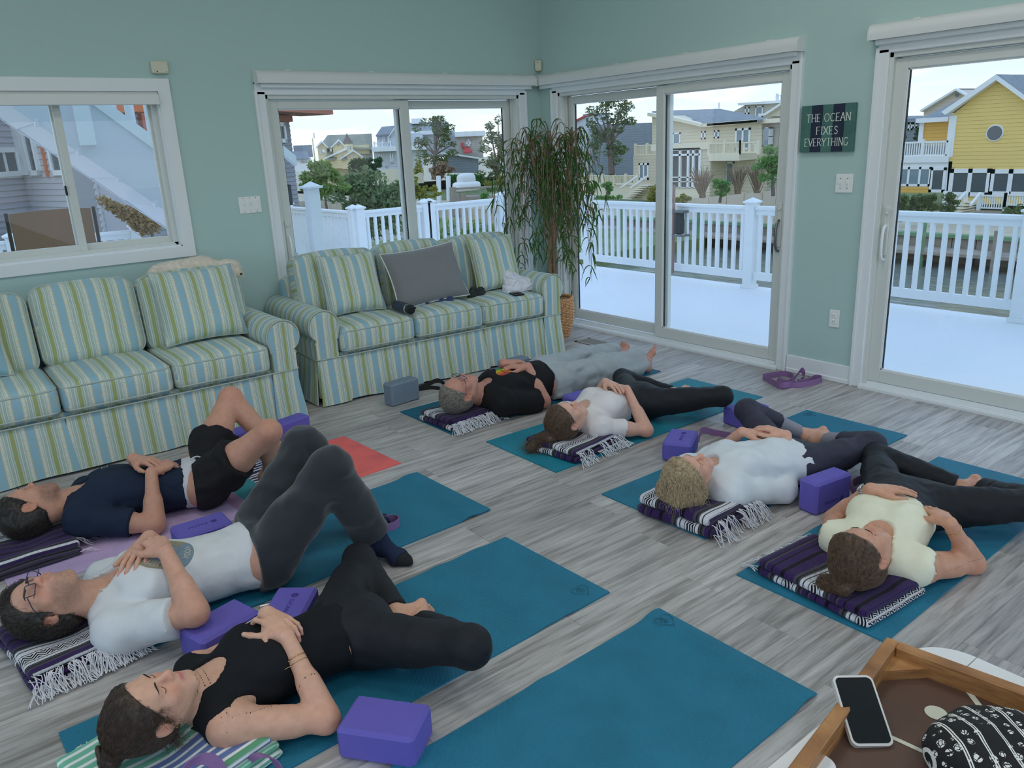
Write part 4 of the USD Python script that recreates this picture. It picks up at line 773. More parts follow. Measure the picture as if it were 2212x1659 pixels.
def tree(name, label, cat, qs, t, mt, blobs, n, seed, leaf=5, trunk=None, flat=0, droop=0, depth=.8, group=None):
    """blobs in pixels (cx, cy, rx, ry) at distance t"""
    k = t / FPX; base = atd(*qs, t); o = thing(name, label, cat, base, 0, group); r = np.random.default_rng(seed + 99)
    C = []
    for cx, cy, rx, ry in blobs:
        p = atd(cx, cy, t) - base; C.append((*(p + _fw * A(1, 1, 0) * r.uniform(-.3, .3) * rx * k), rx * k, rx * k * depth, ry * k))
    obj('foliage', foliage(n, leaf * k, C, seed, flat, droop), mt, o, smooth=False, kind='stuff')
    m = MB(); top = np.mean([c[:3] for c in C], 0); w = trunk or 3 * k
    m.tube([(0, 0, -.3), top * A(.5, .5, .5), top * A(1, 1, 1.1)], [w, w * .7, w * .3], 6)
    for c in C[:14]: m.tube([top * A(.6, .6, .6), np.array(c[:3])], [w * .45, w * .12], 5)
    obj('trunk', m, 'bark', o); return o
def blobs(cx0, cx1, cy0, cy1, n, r, seed, shape='round'):
    g = np.random.default_rng(seed); out = []
    while len(out) < n:
        u, v = g.uniform(-1, 1, 2)
        if shape == 'round' and u * u + v * v > 1: continue
        if shape == 'cone' and abs(u) > (v + 1.25) / 2.25: continue
        if shape == 'fan' and abs(u) > (1.4 - v) / 2.2: continue
        out.append(((cx0 + cx1) / 2 + u * (cx1 - cx0) / 2, (cy0 + cy1) / 2 + v * (cy1 - cy0) / 2, r * g.uniform(.7, 1.3), r * g.uniform(.5, .9)))
    return out
tree('pine_tree', 'tall layered pine right of the door mullion, in front of a grey roof', 'tree', q3(420, 1000), 80, 'leaf_pine', blobs(*[v for v in (890, 990, 255, 375)], 30, 13, 1), 2600, 1, 3.2, .25, .6)
tree('pine_tree', 'pine with upswept tip at the right edge of the left patio door', 'tree', q3(1240, 1200), 78, 'leaf_pine', blobs(1022, 1112, 240, 410, 34, 14, 2, 'cone'), 2800, 2, 3.2, .25, .6)
tree('pine_tree', 'tall pine behind the hanging leaves in the middle patio door', 'tree', q4(560, 1040), 58, 'leaf_pine', blobs(1268, 1372, 205, 350, 36, 15, 3), 3200, 3, 3.4, .25, .5)
tree('round_bush', 'bare brown rounded bush on the far bank', 'bush', q3(500, 1060), 76, 'twig_brown', blobs(928, 975, 350, 382, 10, 10, 4), 900, 4, 4, .1)
tree('hedge', 'clipped dark green hedge on the far bank behind the boat', 'hedge', q3(800, 1100), 74, 'leaf_hedge', [(970 + 11 * k, 387, 9, 11) for k in range(7)], 1600, 5, 3, .1)
tree('hedge', 'dark green clipped hedge before the cream house', 'hedge', q2(990, 815), 60, 'leaf_dark', [(760 + 9 * k, 358 + (k == 0) * 4, 9, 17) for k in range(4)], 1300, 6, 3, .1)
tree('garden_tree', 'small dark bushy tree beside the dark hedge', 'tree', q2(1150, 820), 60, 'leaf_dark', blobs(790, 826, 340, 375, 12, 9, 7), 900, 7, 3.4, .1)
tree('willow_shrub', 'light green feathery shrub beside the stair post', 'shrub', q2(680, 1150), 16, 'leaf_light', blobs(655, 745, 352, 435, 22, 16, 8), 2200, 8, 6, .03, 0, .3)
tree('willow_shrub', 'wide pale green shrub filling the view over the railing', 'shrub', q2(1100, 1200), 17, 'leaf_sage', blobs(720, 905, 372, 500, 40, 24, 9), 4200, 9, 6.5, .03, 0, .5)
tree('willow_shrub', 'green shrub below the railing right of the door mullion', 'shrub', (1000, 540), 14, 'leaf_light', blobs(880, 1110, 480, 580, 26, 26, 10), 2400, 10, 6, .03, 0, .4)
tree('sapling', 'thin yellow-green sapling by the door mullion', 'tree', q3(260, 1330), 15, 'leaf_yellow', blobs(868, 925, 395, 445, 14, 9, 11) + blobs(880, 965, 405, 425, 8, 8, 12) + blobs(893, 905, 330, 400, 6, 9, 13), 800, 11, 5, .02, .4)
tree('shrub', 'bright green shrub with red tips on the far dock', 'shrub', q3(1230, 1110), 72, 'leaf_yellow', blobs(1040, 1100, 385, 402, 9, 8, 14), 600, 12, 3.4, .1)
tree('shrub', 'small green and yellow shrub in front of the dock', 'shrub', q3(1030, 1280), 60, 'leaf_bright', blobs(1036, 1058, 420, 432, 6, 7, 15), 400, 13, 3.4, .1)
tree('topiary', 'small clipped cone-topped bush left of the beige house steps', 'bush', q4(505, 1340), 41, 'leaf_bright', blobs(1298, 1325, 397, 418, 12, 7, 16, 'fan'), 700, 14, 2.6, .1)
tree('topiary', 'clipped bush half hidden by the hanging leaves', 'bush', q4(330, 1340), 41, 'leaf_bright', blobs(1268, 1288, 400, 420, 9, 7, 17, 'fan'), 500, 15, 2.6, .1)
tree('round_bush', 'yellow-green rounded bush behind the middle door stile', 'bush', q4(1080, 1420), 38.5, 'leaf_yellow', blobs(1398, 1442, 400, 440, 16, 9, 18), 1100, 16, 2.6, .1)
tree('groundcover', 'low green groundcover bed before the beige house', 'plants', q4(480, 1385), 40, 'leaf_bright', [(1285 + 9 * k, 425 + (k % 3), 8, 4) for k in range(7)], 500, 17, 2.6, .05)
for k, (a, b, c, d) in enumerate(((400, 612, 1020, 1385), (790, 1010, 985, 1340), (1035, 1200, 990, 1330))):
    (xa, ya_), (xb, yb_) = q5(a, c), q5(b, d); base = atd((xa + xb) / 2, yb_, 39); kk = 39 / FPX
    o = thing('vase_shrub', ['bare brown vase-shaped shrub by the screened porch', 'bare brown vase-shaped shrub under the balcony windows', 'bare brown vase-shaped shrub behind the fence'][k], 'shrub', base)
    r = np.random.default_rng(40 + k); ls = []
    for i in range(90):
        tx = r.uniform(-1, 1); tp = atd((xa + xb) / 2 + tx * (xb - xa) / 2, ya_ + r.uniform(0, 25), 39) - base + A(r.uniform(-.5, .5), 0, 0); ls.append(spline([(tx * .1, r.uniform(-.1, .1), 0), tp * A(.35, .35, .45) + r.normal(size=3) * .05, tp], 7))
    m = MB(); [m.tube(l, [.03, .028, .024, .02, .016, .012, .008], 4) for l in ls]; obj('branches', m, 'twig_brown', o, smooth=False, kind='stuff')
tree('street_tree', 'light green tree right of the balcony of the beige house', 'tree', q5(1300, 1290), 37, 'leaf_bright', blobs(1632, 1712, 318, 395, 34, 12, 20), 2600, 20, 3, .1)
tree('shrub', 'light green shrub under the balcony windows of the beige house', 'shrub', q5(700, 1370), 38, 'leaf_bright', blobs(1540, 1573, 385, 420, 14, 9, 21), 1000, 21, 2.8, .08)
tree('shrub', 'yellow-green shrub at the left end of the beige fence', 'shrub', q5(300, 1430), 38, 'leaf_yellow', blobs(1462, 1494, 422, 436, 9, 8, 22), 600, 22, 2.8, .08)
for k in range(4): tree('arborvitae', ['leftmost rounded green shrub under the balcony of the yellow house', 'second green shrub from the left before the yellow house', 'third green shrub from the left before the yellow house', 'tallest green shrub beside the steps of the yellow house'][k], 'shrub', (1945 + 35 * k, 466), 37.5, 'leaf_pine', blobs(1926 + 35 * k, 1962 + 36 * k, 422 - 8 * (k == 3), 456, 14, 10, 23 + k), 1200, 23 + k, 2.8, .1)
tree('arborvitae', 'green shrub right of the lattice of the yellow house', 'shrub', (2195, 480), 37, 'leaf_pine', blobs(2170, 2225, 445, 478, 14, 11, 28), 1000, 28, 2.8, .1)
tree('conifer', 'thin dark conifer by the far grey house', 'tree', q6(380, 860), 56, 'leaf_dark', blobs(1977, 1989, 275, 300, 8, 5, 29, 'cone'), 400, 29, 3, .1); tree('conifer', 'dark conifer at the left edge of the right door', 'tree', q6(215, 830), 56, 'leaf_dark', blobs(1940, 1955, 270, 298, 8, 6, 30, 'cone'), 400, 30, 3, .1)
jn = thing('juniper', 'reddish-green arching juniper branch before the neighbour house', 'shrub', atd(330, 500, 9.5)); bs = A(*atd(330, 500, 9.5)); cr = []
for k in range(26):
    f = k / 25; px, py = 216 + f * 108, 430 + f * 62 + 6 * math.sin(k * 2); cr.append((*(atd(px, py, 9.4) - bs), .035 + .12 * f, .1, .03 + .07 * f))
obj('foliage', foliage(1600, .03, cr, 31), 'juniper', jn, smooth=False, kind='stuff'); obj('stem', MB().tube([c[:3] for c in cr[::5]] + [(.1, .1, -2)], .012, 5), 'bark', jn)
# boat and posts at the far dock
bt = thing('boat', 'white covered boat moored at the far dock', 'boat', atd(1008, 405, 70)); obj('hull', rbox(2.4, 1.4, .8, .3, (8, 6, 4), 0, (0, 0, .1)), 'house_white', bt); obj('cover', rbox(1.7, 1.0, .9, .35, (8, 6, 6), .1, (0, 0, .7)), 'umbrella_white', bt)
fd = thing('far_dock', 'weathered wooden dock with railing on the far shore', 'dock', atd(1030, 422, 66)); fb = A(*atd(1030, 422, 66)); p0, p1 = atd(985, 432, 66) - fb, atd(1085, 425, 68) - fb
obj('deck', MB().bar(p0, p1, 2.5, .5), 'wood_weathered', fd); obj('rail', MB().bar(p0 + [0, 0, .9], p1 + [0, 0, .9], .15), 'wood_weathered', fd)
for k in range(9): p = p0 + (p1 - p0) * k / 8; obj('post', MB().bar(p - [0, 0, 1.2], p + [0, 0, .95], .16), 'wood_weathered', fd)
for k, (x, y0, y1) in enumerate(((978, 405, 440), (988, 418, 440), (1000, 418, 440), (947, 380, 412), (968, 380, 408))):
    a, b = atd(x, y0, 64), atd(x, y1, 64); obj('mooring_pile', MB().tube([b - [0, 0, 1.0], a], .28 if k < 3 else .2, 8), 'wood_weathered' if k < 3 else 'house_white', None, label=['thick grey mooring pile at the left end of the far dock', 'shorter mooring pile second from the left at the far dock', 'mooring pile third from the left at the far dock', 'slim white mooring post before the brown bush', 'slim white mooring post by the clipped hedge'][k], cat='post')

# ---------------------------------------------------------------- striped slipcovered sofas
def stripe_mat(name, blue, olive, cream, tan, pale, line, bump=1.0):
    half = [(0, olive), (.055, olive), (.06, pale), (.085, pale), (.09, line), (.105, line), (.11, pale), (.14, cream), (.15, line), (.165, line), (.17, pale), (.205, line), (.215, pale), (.235, cream), (.25, line), (.26, pale), (.28, pale), (.285, cream), (.355, cream), (.36, tan), (.38, tan), (.385, blue), (.5, blue)]
    full = half + [(1 - x, c) for x, c in reversed(half[:-1])]
    ruff = [(0, (0, 0, 0)), (.275, (0, 0, 0)), (.29, (1, 1, 1)), (.35, (1, 1, 1)), (.365, (0, 0, 0)), (.635, (0, 0, 0)), (.65, (1, 1, 1)), (.71, (1, 1, 1)), (.725, (0, 0, 0)), (1, (0, 0, 0))]
    mat(name, {'uv': ('uvmap', {'attribute': 'st'}), 'sx': ('separate_xyz', {}), 'tc': ('texture_coordinate', {}), 'wn': ('noise_texture', {'scale': 9, 'detail': 2}), 'wa': ('math', {'math_type': 'multiply_add', 'value2': .05, 'value3': -.025}),
        'ad': ('math', {'math_type': 'add'}), 'fr': ('math', {'math_type': 'fraction'}), 'r': ('rgb_ramp', {'ramp': full}), 'm': ('rgb_ramp', {'ramp': ruff}),
        'mp': ('mapping', {'scale': (6, 150, 6)}), 'n': ('noise_texture', {'scale': 1.0, 'detail': 2}), 'n2': ('noise_texture', {'scale': 700, 'detail': 2}), 'mm': ('math', {'math_type': 'multiply'}), 'a2': ('math', {'math_type': 'multiply_add', 'value2': .12}),
        'b': ('bump', {'strength': .55 * bump, 'distance': .003}), 'dk': ('mix', {'mix_type': 'multiply'}), 'dr': ('rgb_ramp', {'ramp': [(.35, (.78, .78, .76)), (.55, (1, 1, 1))]}), 'p': ('principled_bsdf', {'roughness': .85, 'specular_ior_level': .2, 'sheen_weight': .15})},
        [('uv.UV', 'sx.vector'), ('tc.object', 'wn.vector'), ('wn.fac', 'wa.value1'), ('sx.x', 'ad.value1'), ('wa.value', 'ad.value2'), ('ad.value', 'fr.value1'), ('fr.value', 'r.fac'), ('fr.value', 'm.fac'), ('uv.UV', 'mp.vector'), ('mp.vector', 'n.vector'), ('tc.object', 'n2.vector'),
         ('n.fac', 'mm.value1'), ('m.color', 'mm.value2'), ('n2.fac', 'a2.value1'), ('mm.value', 'a2.value3'), ('a2.value', 'b.height'), ('b.normal', 'p.normal'), ('r.color', 'dk.color1'), ('n.fac', 'dr.fac'), ('dr.color', 'dk.color2'), ('m.color', 'dk.fac'), ('dk.color', 'p.base_color')])
stripe_mat('stripe_fabric', lin(150, 186, 198), lin(164, 172, 116), lin(222, 222, 208), lin(196, 196, 160), lin(188, 206, 192), lin(160, 178, 170))
plain('piping', (176, 186, 176), .85, bump=.3, bscale=600); plain('pillow_grey', (126, 127, 128), .85, bump=.35, bscale=900, sheen_weight=.2); plain('piping_white', (220, 220, 216), .8); plain('dust_cover', (20, 20, 20), .9)
PER = .172
def uv_cushion(off=0, side='x'):
    def f(v, n):
        s = np.where(np.abs(n[:, 0]) > .8, v[:, 1], v[:, 0]); t = np.where(np.abs(n[:, 2]) > .7, v[:, 1], v[:, 2]); return np.c_[(s + off) / PER + 10, t]
    return f
def uv_arm(off=0):
    def f(v, n):
        fr = np.abs(n[:, 1]) > .75; return np.c_[np.where(fr, v[:, 0] + off, v[:, 1] + off) / PER + 10, np.where(fr, v[:, 2], v[:, 0] + v[:, 2])]
    return f
def uv_front(off=0): return lambda v, n: np.c_[(v[:, 0] + off) / PER + 10, v[:, 2]]
def loop_rect(x, y, r, n=8):
    pts = []
    for cx, cy, a0 in ((x / 2 - r, y / 2 - r, 0), (-x / 2 + r, y / 2 - r, 90), (-x / 2 + r, -y / 2 + r, 180), (x / 2 - r, -y / 2 + r, 270)):
        for a in np.radians(a0 + np.linspace(0, 90, n)): pts.append((cx + r * math.cos(a), cy + r * math.sin(a)))
    return np.array(pts)
def warp(v, amp, sc, seed): return v + np.stack([fbmn(v, sc, seed + i, 2) for i in range(3)], 1) * amp
def cushion(par, name, size, c, r, puff, mt='stripe_fabric', tilt=0, seed=0, pipe='piping', off=0, n=(22, 16, 7), crown=0):
    """box cushion with piping along both rims; tilt about x"""
    x, y, z = size; v, f = rbox(x, y, z, r, n, puff); R = A([1, 0, 0], [0, math.cos(tilt), -math.sin(tilt)], [0, math.sin(tilt), math.cos(tilt)])
    def place(q):
        q = np.array(q, float); e = q / (np.array(size) / 2)
        if crown: q[:, 1] += crown * np.clip(1 - e[:, 0] ** 2, 0, 1) * np.clip(e[:, 1], 0, 1)
        return warp(q, .006, 5, seed) @ R.T + c
    uvs = np.asarray(v).copy(); arr = meshkit.arrays((v, f), True)
    p = obj(name, (place(v), f), mt, par, smooth=True, uv=uv_cushion(off)(arr[0], arr[2]))
    for s in (-1, 1):
        L = loop_rect(x - .012, y - .012, r * .9 + .01, 7); P = np.c_[L, np.full(len(L), s * (z / 2 - r * .45))]
        k = P.copy(); k[:, :2] *= 1 + 0
        obj('piping', tube(place(k), .0052, 6, True), pipe, p, smooth=True)
    return p
def arm_profile(out):
    """(x, z) outline of a rolled arm; out = +1 for an arm whose outside is +x"""
    pts = [(-.075, .05), (-.075, .44)]
    a = np.radians(np.linspace(200, -55, 26)); pts += [(.012 + .105 * math.cos(t), .535 + .105 * math.sin(t)) for t in a]
    pts += [(.085, .42), (.085, .05)]
    return [(out * x, z) for x, z in pts]
def sofa(name, label, L, loc, rz, grp, back_tilt=(.16, .16, .16), seeds=0):
    t = thing(name, label, 'sofa', loc, rz, grp)     # origin: back left corner on the floor seen from the front; x along, -y to the front
    D = .94; aw = .17; xi0, xi1 = aw, L - aw
    obj('base', MB().box(.05, L - .05, -D + .12, -.06, .05, .30, .01), 'dust_cover', t)
    obj('seat_deck', MB().box(xi0 - .02, xi1 + .02, -D + .06, -.12, .28, .335, .012), 'stripe_fabric', t, uv=uv_front())
    bk = rbox(L - .16, .16, .62, .06, (30, 5, 14), 0, (L / 2, -.11, .46)); obj('back', (bk[0], bk[1]), 'stripe_fabric', t, smooth=True, uv=uv_front())
    w = (xi1 - xi0) / 3
    for k in range(3):
        c = (xi0 + w * (k + .5), -D / 2 - .16, .42)
        cushion(t, 'seat_cushion', (w - .006, .64, .165), c, .045, .022, seed=seeds + k, off=.03 * k)
        bw = w - .01 + (.07 if k != 1 else 0); bx = xi0 + w * (k + .5) + (-.035 if k == 0 else .035 if k == 2 else 0)
        cushion(t, 'back_cushion', (bw, .47, .2), (bx, -.33, .695 + .012 * (k == 1)), .07, .035, tilt=math.pi / 2 - back_tilt[k], seed=seeds + 20 + k, off=.05 * k, n=(22, 18, 7), crown=.025)
    for s, x in ((-1, .085), (1, L - .085)):
        pr = arm_profile(s); m = prism(pr if s > 0 else pr[::-1], 1.0); v = np.array(m.vertices); n_ = 9
        rows = []
        pp = np.array(pr); yy = np.r_[-D + .02, -D + .035, np.linspace(-D + .08, -.06, n_), -.04]
        sc = np.r_[.94, 1.0, np.ones(n_), .96]; cen = A(s * .01, .45)
        V = np.vstack([np.c_[cen[0] + (pp[:, 0] - cen[0]) * q + x, np.full(len(pp), y_), cen[1] + (pp[:, 1] - cen[1]) * (q if True else 1)] for y_, q in zip(yy, sc)]); K = len(pp); F = []
        for i in range(len(yy) - 1):
            for j in range(K): j2 = (j + 1) % K; F.append((i * K + j, i * K + j2, (i + 1) * K + j2, (i + 1) * K + j))
        F = np.array(F); F = np.vstack([F[:, [0, 1, 2]], F[:, [0, 2, 3]]]); cap = trimesh.creation.triangulate_polygon(sg.Polygon(pp), engine='earcut')
        cf = np.array(cap[1]); cv = np.array(cap[0])
        from scipy.spatial import cKDTree
        idx = cKDTree(pp).query(cv)[1]; F = np.vstack([F, idx[cf], idx[cf][:, ::-1] + (len(yy) - 1) * K])
        mm = trimesh.Trimesh(V, F, process=False); mm.fix_normals()
        a_ = obj('arm', (np.array(mm.vertices), np.array(mm.faces)), 'stripe_fabric', t, smooth=50, uv=uv_arm(.04))
        ring = [(x + q[0], -D + .024, q[1]) for q in pp[1:-1]]; obj('piping', tube(ring, .0055, 6), 'piping', a_, smooth=True)
    # skirt: box-pleated panels, each a hanging sheet
    def panel(x0, x1, yf, flare=.02, seed=0, side=0, z1=.315, hem=.012):
        g = np.random.default_rng(seed); xs = np.linspace(x0, x1, 22); zs_ = np.linspace(z1, hem, 10); ph = g.uniform(0, 6); fq = g.uniform(14, 24)
        P = np.array([[(x + (flare * .8 * ((x - x0) / (x1 - x0) * 2 - 1)) * (z1 - z) / z1, yf - (.012 + flare + .010 * math.sin(x * fq + ph)) * ((z1 - z) / z1) ** 1.2, z + .006 * math.sin(x * 9 + ph) * (z < .1)) for z in zs_] for x in xs])
        if side: P = np.stack([side * (-(P[..., 1] - yf)) + side * 0, P[..., 0], P[..., 2]], -1)
        return P
    cutsx = [.01, .175] + [xi0 + w * k for k in (1, 2)] + [L - .175, L - .01]; sq = [(cutsx[i], cutsx[i + 1]) for i in range(5)]
    for k, (a, b) in enumerate(sq):
        P = panel(a + .004, b - .004, -D + .03 - (.012 if k in (0, 4) else 0), .03, seeds + k); obj('skirt_panel', sheet(P, .006), 'stripe_fabric', t, smooth=40, uv=uv_front(.02 * k))
        if k < 4: P = panel(b - .05, b + .05, -D + .052, .0, seeds + 30 + k); obj('skirt_pleat', sheet(P, .004), 'stripe_fabric', t, smooth=40, uv=uv_front(.09))
    for s, x in ((-1, .0), (1, L)):
        P = panel(-D + .05, -.05, 0, .03, seeds + 50 + s, side=s); P[..., 0] += x - s * .004; obj('skirt_panel', sheet(P, .006), 'stripe_fabric', t, smooth=40, uv=lambda v, n: np.c_[v[:, 1] / PER + 10, v[:, 2]])
    obj('skirt_piping', tube([(.0, -.05, .318), (-.004, -D + .03, .318), (.01, -D + .012, .318), (L - .01, -D + .012, .318), (L + .004, -D + .03, .318), (L, -.05, .318)], .005, 6), 'piping', t, smooth=True)
    return t
S1L, S2L = 2.09, 2.05
sofa('sofa', 'blue and green striped slipcover sofa under the window, cut by the left frame edge', S1L, (-2.925 - S1L, -.07, 0), math.radians(-.2), None, (.2, .24, .2), 1)
sofa('sofa', 'blue and green striped slipcover sofa in front of the patio door', S2L, (-2.715, .0, 0), math.radians(-3.0), None, (.2, .16, .14), 100)
def pillow(name, label, size, c, tilt, yaw, mt, seed, pipe=None, roll=0, off=0, grp=None):
    """knife-edge throw pillow; size (w, h, thick)"""
    w, h, th = size; n = 26; g = np.linspace(-1, 1, n); X, Yg = np.meshgrid(g, g, indexing='ij'); prof = ((1 - np.abs(X) ** 3.2) * (1 - np.abs(Yg) ** 3.2)).clip(0) ** .55
    pin = 1 - .07 * (1 - np.abs(Yg) ** 2) * np.abs(X) ** 3; pin2 = 1 - .07 * (1 - np.abs(X) ** 2) * np.abs(Yg) ** 3
    top = np.stack([X * w / 2 * pin, Yg * h / 2 * pin2, prof * th / 2 + .006], -1); bot = top * A(1, 1, -1); wr = .006 * fbmn(np.c_[X.ravel() * 2, Yg.ravel() * 2, np.zeros(n * n) + seed], 2.2, seed).reshape(n, n) * prof; top[..., 2] += wr
    V = np.vstack([top.reshape(-1, 3), bot.reshape(-1, 3)]); i = np.arange(n * n).reshape(n, n); q = np.stack([i[:-1, :-1], i[1:, :-1], i[1:, 1:], i[:-1, 1:]], -1).reshape(-1, 4); F = [q, q[:, ::-1] + n * n]
    ring = np.r_[i[:-1, 0], i[-1, :-1], i[:0:-1, -1], i[0, :0:-1]]; nx = np.roll(ring, -1); F.append(np.stack([ring, ring + n * n, nx + n * n, nx], 1)); F = np.vstack(F); F = np.vstack([F[:, [0, 1, 2]], F[:, [0, 2, 3]]])
    uv = np.c_[(V[:, 0] + off) / PER + 10, V[:, 1]]
    cr, sr = math.cos(roll), math.sin(roll); R0 = A([cr, -sr, 0], [sr, cr, 0], [0, 0, 1]); ct, s_ = math.cos(tilt), math.sin(tilt); R1 = A([1, 0, 0], [0, ct, -s_], [0, s_, ct]); R = rotz(yaw) @ R1 @ R0
    # local z is the pillow's front; tilt 90 deg stands it up facing -y
    t = thing(name, label, 'pillow', c, 0, grp); obj('cover', (V @ R.T, F), mt, t, smooth=True, uv=uv); obj('piping', tube(V[ring] * A(1.005, 1.005, 0) @ R.T, .0055, 6, True), pipe or 'piping', t, smooth=True); return t
T90 = math.pi / 2
pillow('throw_pillow', 'striped square throw pillow at the right end of the left sofa, hiding the dog', (.50, .46, .15), (-3.36, -.60, .75), T90 - .34, math.radians(-1), 'stripe_fabric', 1, off=.02)
pillow('throw_pillow', 'striped throw pillow at the left end of the left sofa, cut by the frame', (.47, .46, .15), (-4.66, -.59, .745), T90 - .3, math.radians(2), 'stripe_fabric', 2, off=.07)
pillow('throw_pillow', 'striped square throw pillow at the left end of the right sofa', (.43, .43, .15), (-2.29, -.57, .73), T90 - .36, math.radians(-6), 'stripe_fabric', 3, off=.05)
pillow('throw_pillow', 'striped square throw pillow at the right end of the right sofa beside the white cloth', (.42, .43, .15), (-1.06, -.63, .73), T90 - .34, math.radians(-4), 'stripe_fabric', 4, off=.03)
pillow('lumbar_pillow', 'large plain grey pillow with white piping in the middle of the right sofa', (.62, .43, .17), (-1.72, -.66, .72), T90 - .42, math.radians(-2), 'pillow_grey', 5, 'piping_white', roll=math.radians(3))

# wall things
t = thing('switch_plate', 'white three-gang switch plate between the window and the patio door', 'light switch', (-2.735, 0, 1.296)); obj('plate', bbox(.16, .008, .116, .003, (0, -.004, 0)), 'white_plastic', t)
for k in (-1, 0): obj('toggle', MB().box(-.012 + k * .046 - .0, .012 + k * .046, -.011, -.004, -.034, .034, .002).box(-.004 + k * .046, .004 + k * .046, -.022, -.006, -.002, .014, .002), 'white_plastic', t)
obj('rocker', MB().box(.046 - .016, .046 + .016, -.013, -.005, -.034, .034, .003), 'white_plastic', t)
for x in (-.046, 0, .046):
    for z in (-.048, .048): obj('screw', MB().tube([(x, -.0075, z), (x, -.0095, z)], .0032, 8), 'grey_metal', t)
t = thing('switch_plate', 'white double switch plate under the wooden sign', 'light switch', (0, -2.95, 1.296)); obj('plate', bbox(.008, .116, .116, .003, (-.004, 0, 0)), 'white_plastic', t)
for k in (-.5, .5):
    obj('toggle', MB().box(-.011, -.004, k * .046 - .006, k * .046 + .006, -.012, .012, .002).box(-.022, -.006, k * .046 - .004, k * .046 + .004, -.002, .014, .002), 'white_plastic', t)
    for z in (-.03, .03): obj('screw', MB().tube([(-.0075, k * .046, z), (-.0095, k * .046, z)], .0032, 8), 'grey_metal', t)
def outlet(label, loc, rz=0, plug=False):
    t = thing('wall_outlet', label, 'outlet', loc, rz); obj('plate', bbox(.008, .072, .116, .003, (-.004, 0, 0)), 'white_plastic', t)
    for z in (-.02, .02):
        r_ = obj('receptacle', bbox(.006, .034, .028, .002, (-.009, 0, z)), 'white_plastic', t)
        for y in (-.006, .006): obj('slot', MB().box(-.0125, -.0115, y - .0012, y + .0012, z - .003, z + .006), 'black_rubber', r_)
    if plug: obj('plug', MB().box(-.035, -.012, -.016, .016, 0, .035, .005).tube([(-.03, 0, .03), (-.035, 0, .07), (-.02, .01, .12)], .003, 6), 'white_plastic', t)
outlet('white wall outlet low between the two right patio doors', (0, -2.952, .427)); outlet('white wall outlet with a plug in the corner behind the potted tree', (0, -.085, .62), 0, True)
t = thing('alarm_sensor', 'cream alarm keypad box above the left window', 'sensor', (-3.205, 0, 2.2)); obj('case', bbox(.105, .03, .075, .006, (0, -.015, 0)), 'cream_plastic', t)
for x, r in ((-.022, .004), (.035, .002)): obj('hole', MB().tube([(x, -.028, -.026), (x, -.0315, -.026)], r, 8), 'black_rubber', t)
t = thing('motion_sensor', 'small grey-white motion sensor high in the wall corner', 'sensor', (-.03, -.03, 2.275), math.radians(45)); v, f = rbox(.06, .04, .085, .012, (6, 6, 8), .004); R = rotz(math.radians(-90)); obj('case', (v @ R.T, f), 'cream_plastic', t, smooth=True); obj('indicator', MB().box(-.024, -.018, -.004, .004, .026, .03), 'black_rubber', t)
# the wooden sign: five vertical boards with painted lettering
plain('sign_green', (70, 112, 104), .6, var=.25, scale=14); plain('sign_navy', (26, 36, 62), .6, var=.3, scale=14); plain('sign_letters', (216, 220, 206), .6, var=.08, scale=40); plain('sign_edge', (186, 194, 190), .6)
t = thing('wall_sign', 'green and navy striped wooden sign reading the ocean fixes everything', 'sign', (0, -2.818, 1.632)); W2, H2 = .37, .285
for k in range(5):
    w = W2 / 5; y = W2 / 2 - (k + .5) * w; obj('board', bbox(.02, w - .002, H2, .002, (-.016, y, 0)), 'sign_navy' if k % 2 else 'sign_green', t)
obj('backing', MB().box(-.008, -.0, -W2 / 2 + .004, W2 / 2 - .004, -H2 / 2 + .004, H2 / 2 - .004), 'sign_edge', t)
def letters(t_, text, h, y0, z0, off, mt, par, width=None, flip=1):
    tm = meshkit.text_mesh(text, h, .003); v = np.array(tm.vertices); wd = np.ptp(v[:, 0]); 
    if width: v[:, 0] *= width / wd; wd = width
    v[:, 0] -= wd / 2 + v[:, 0].min() * 0; return v, np.array(tm.faces), wd
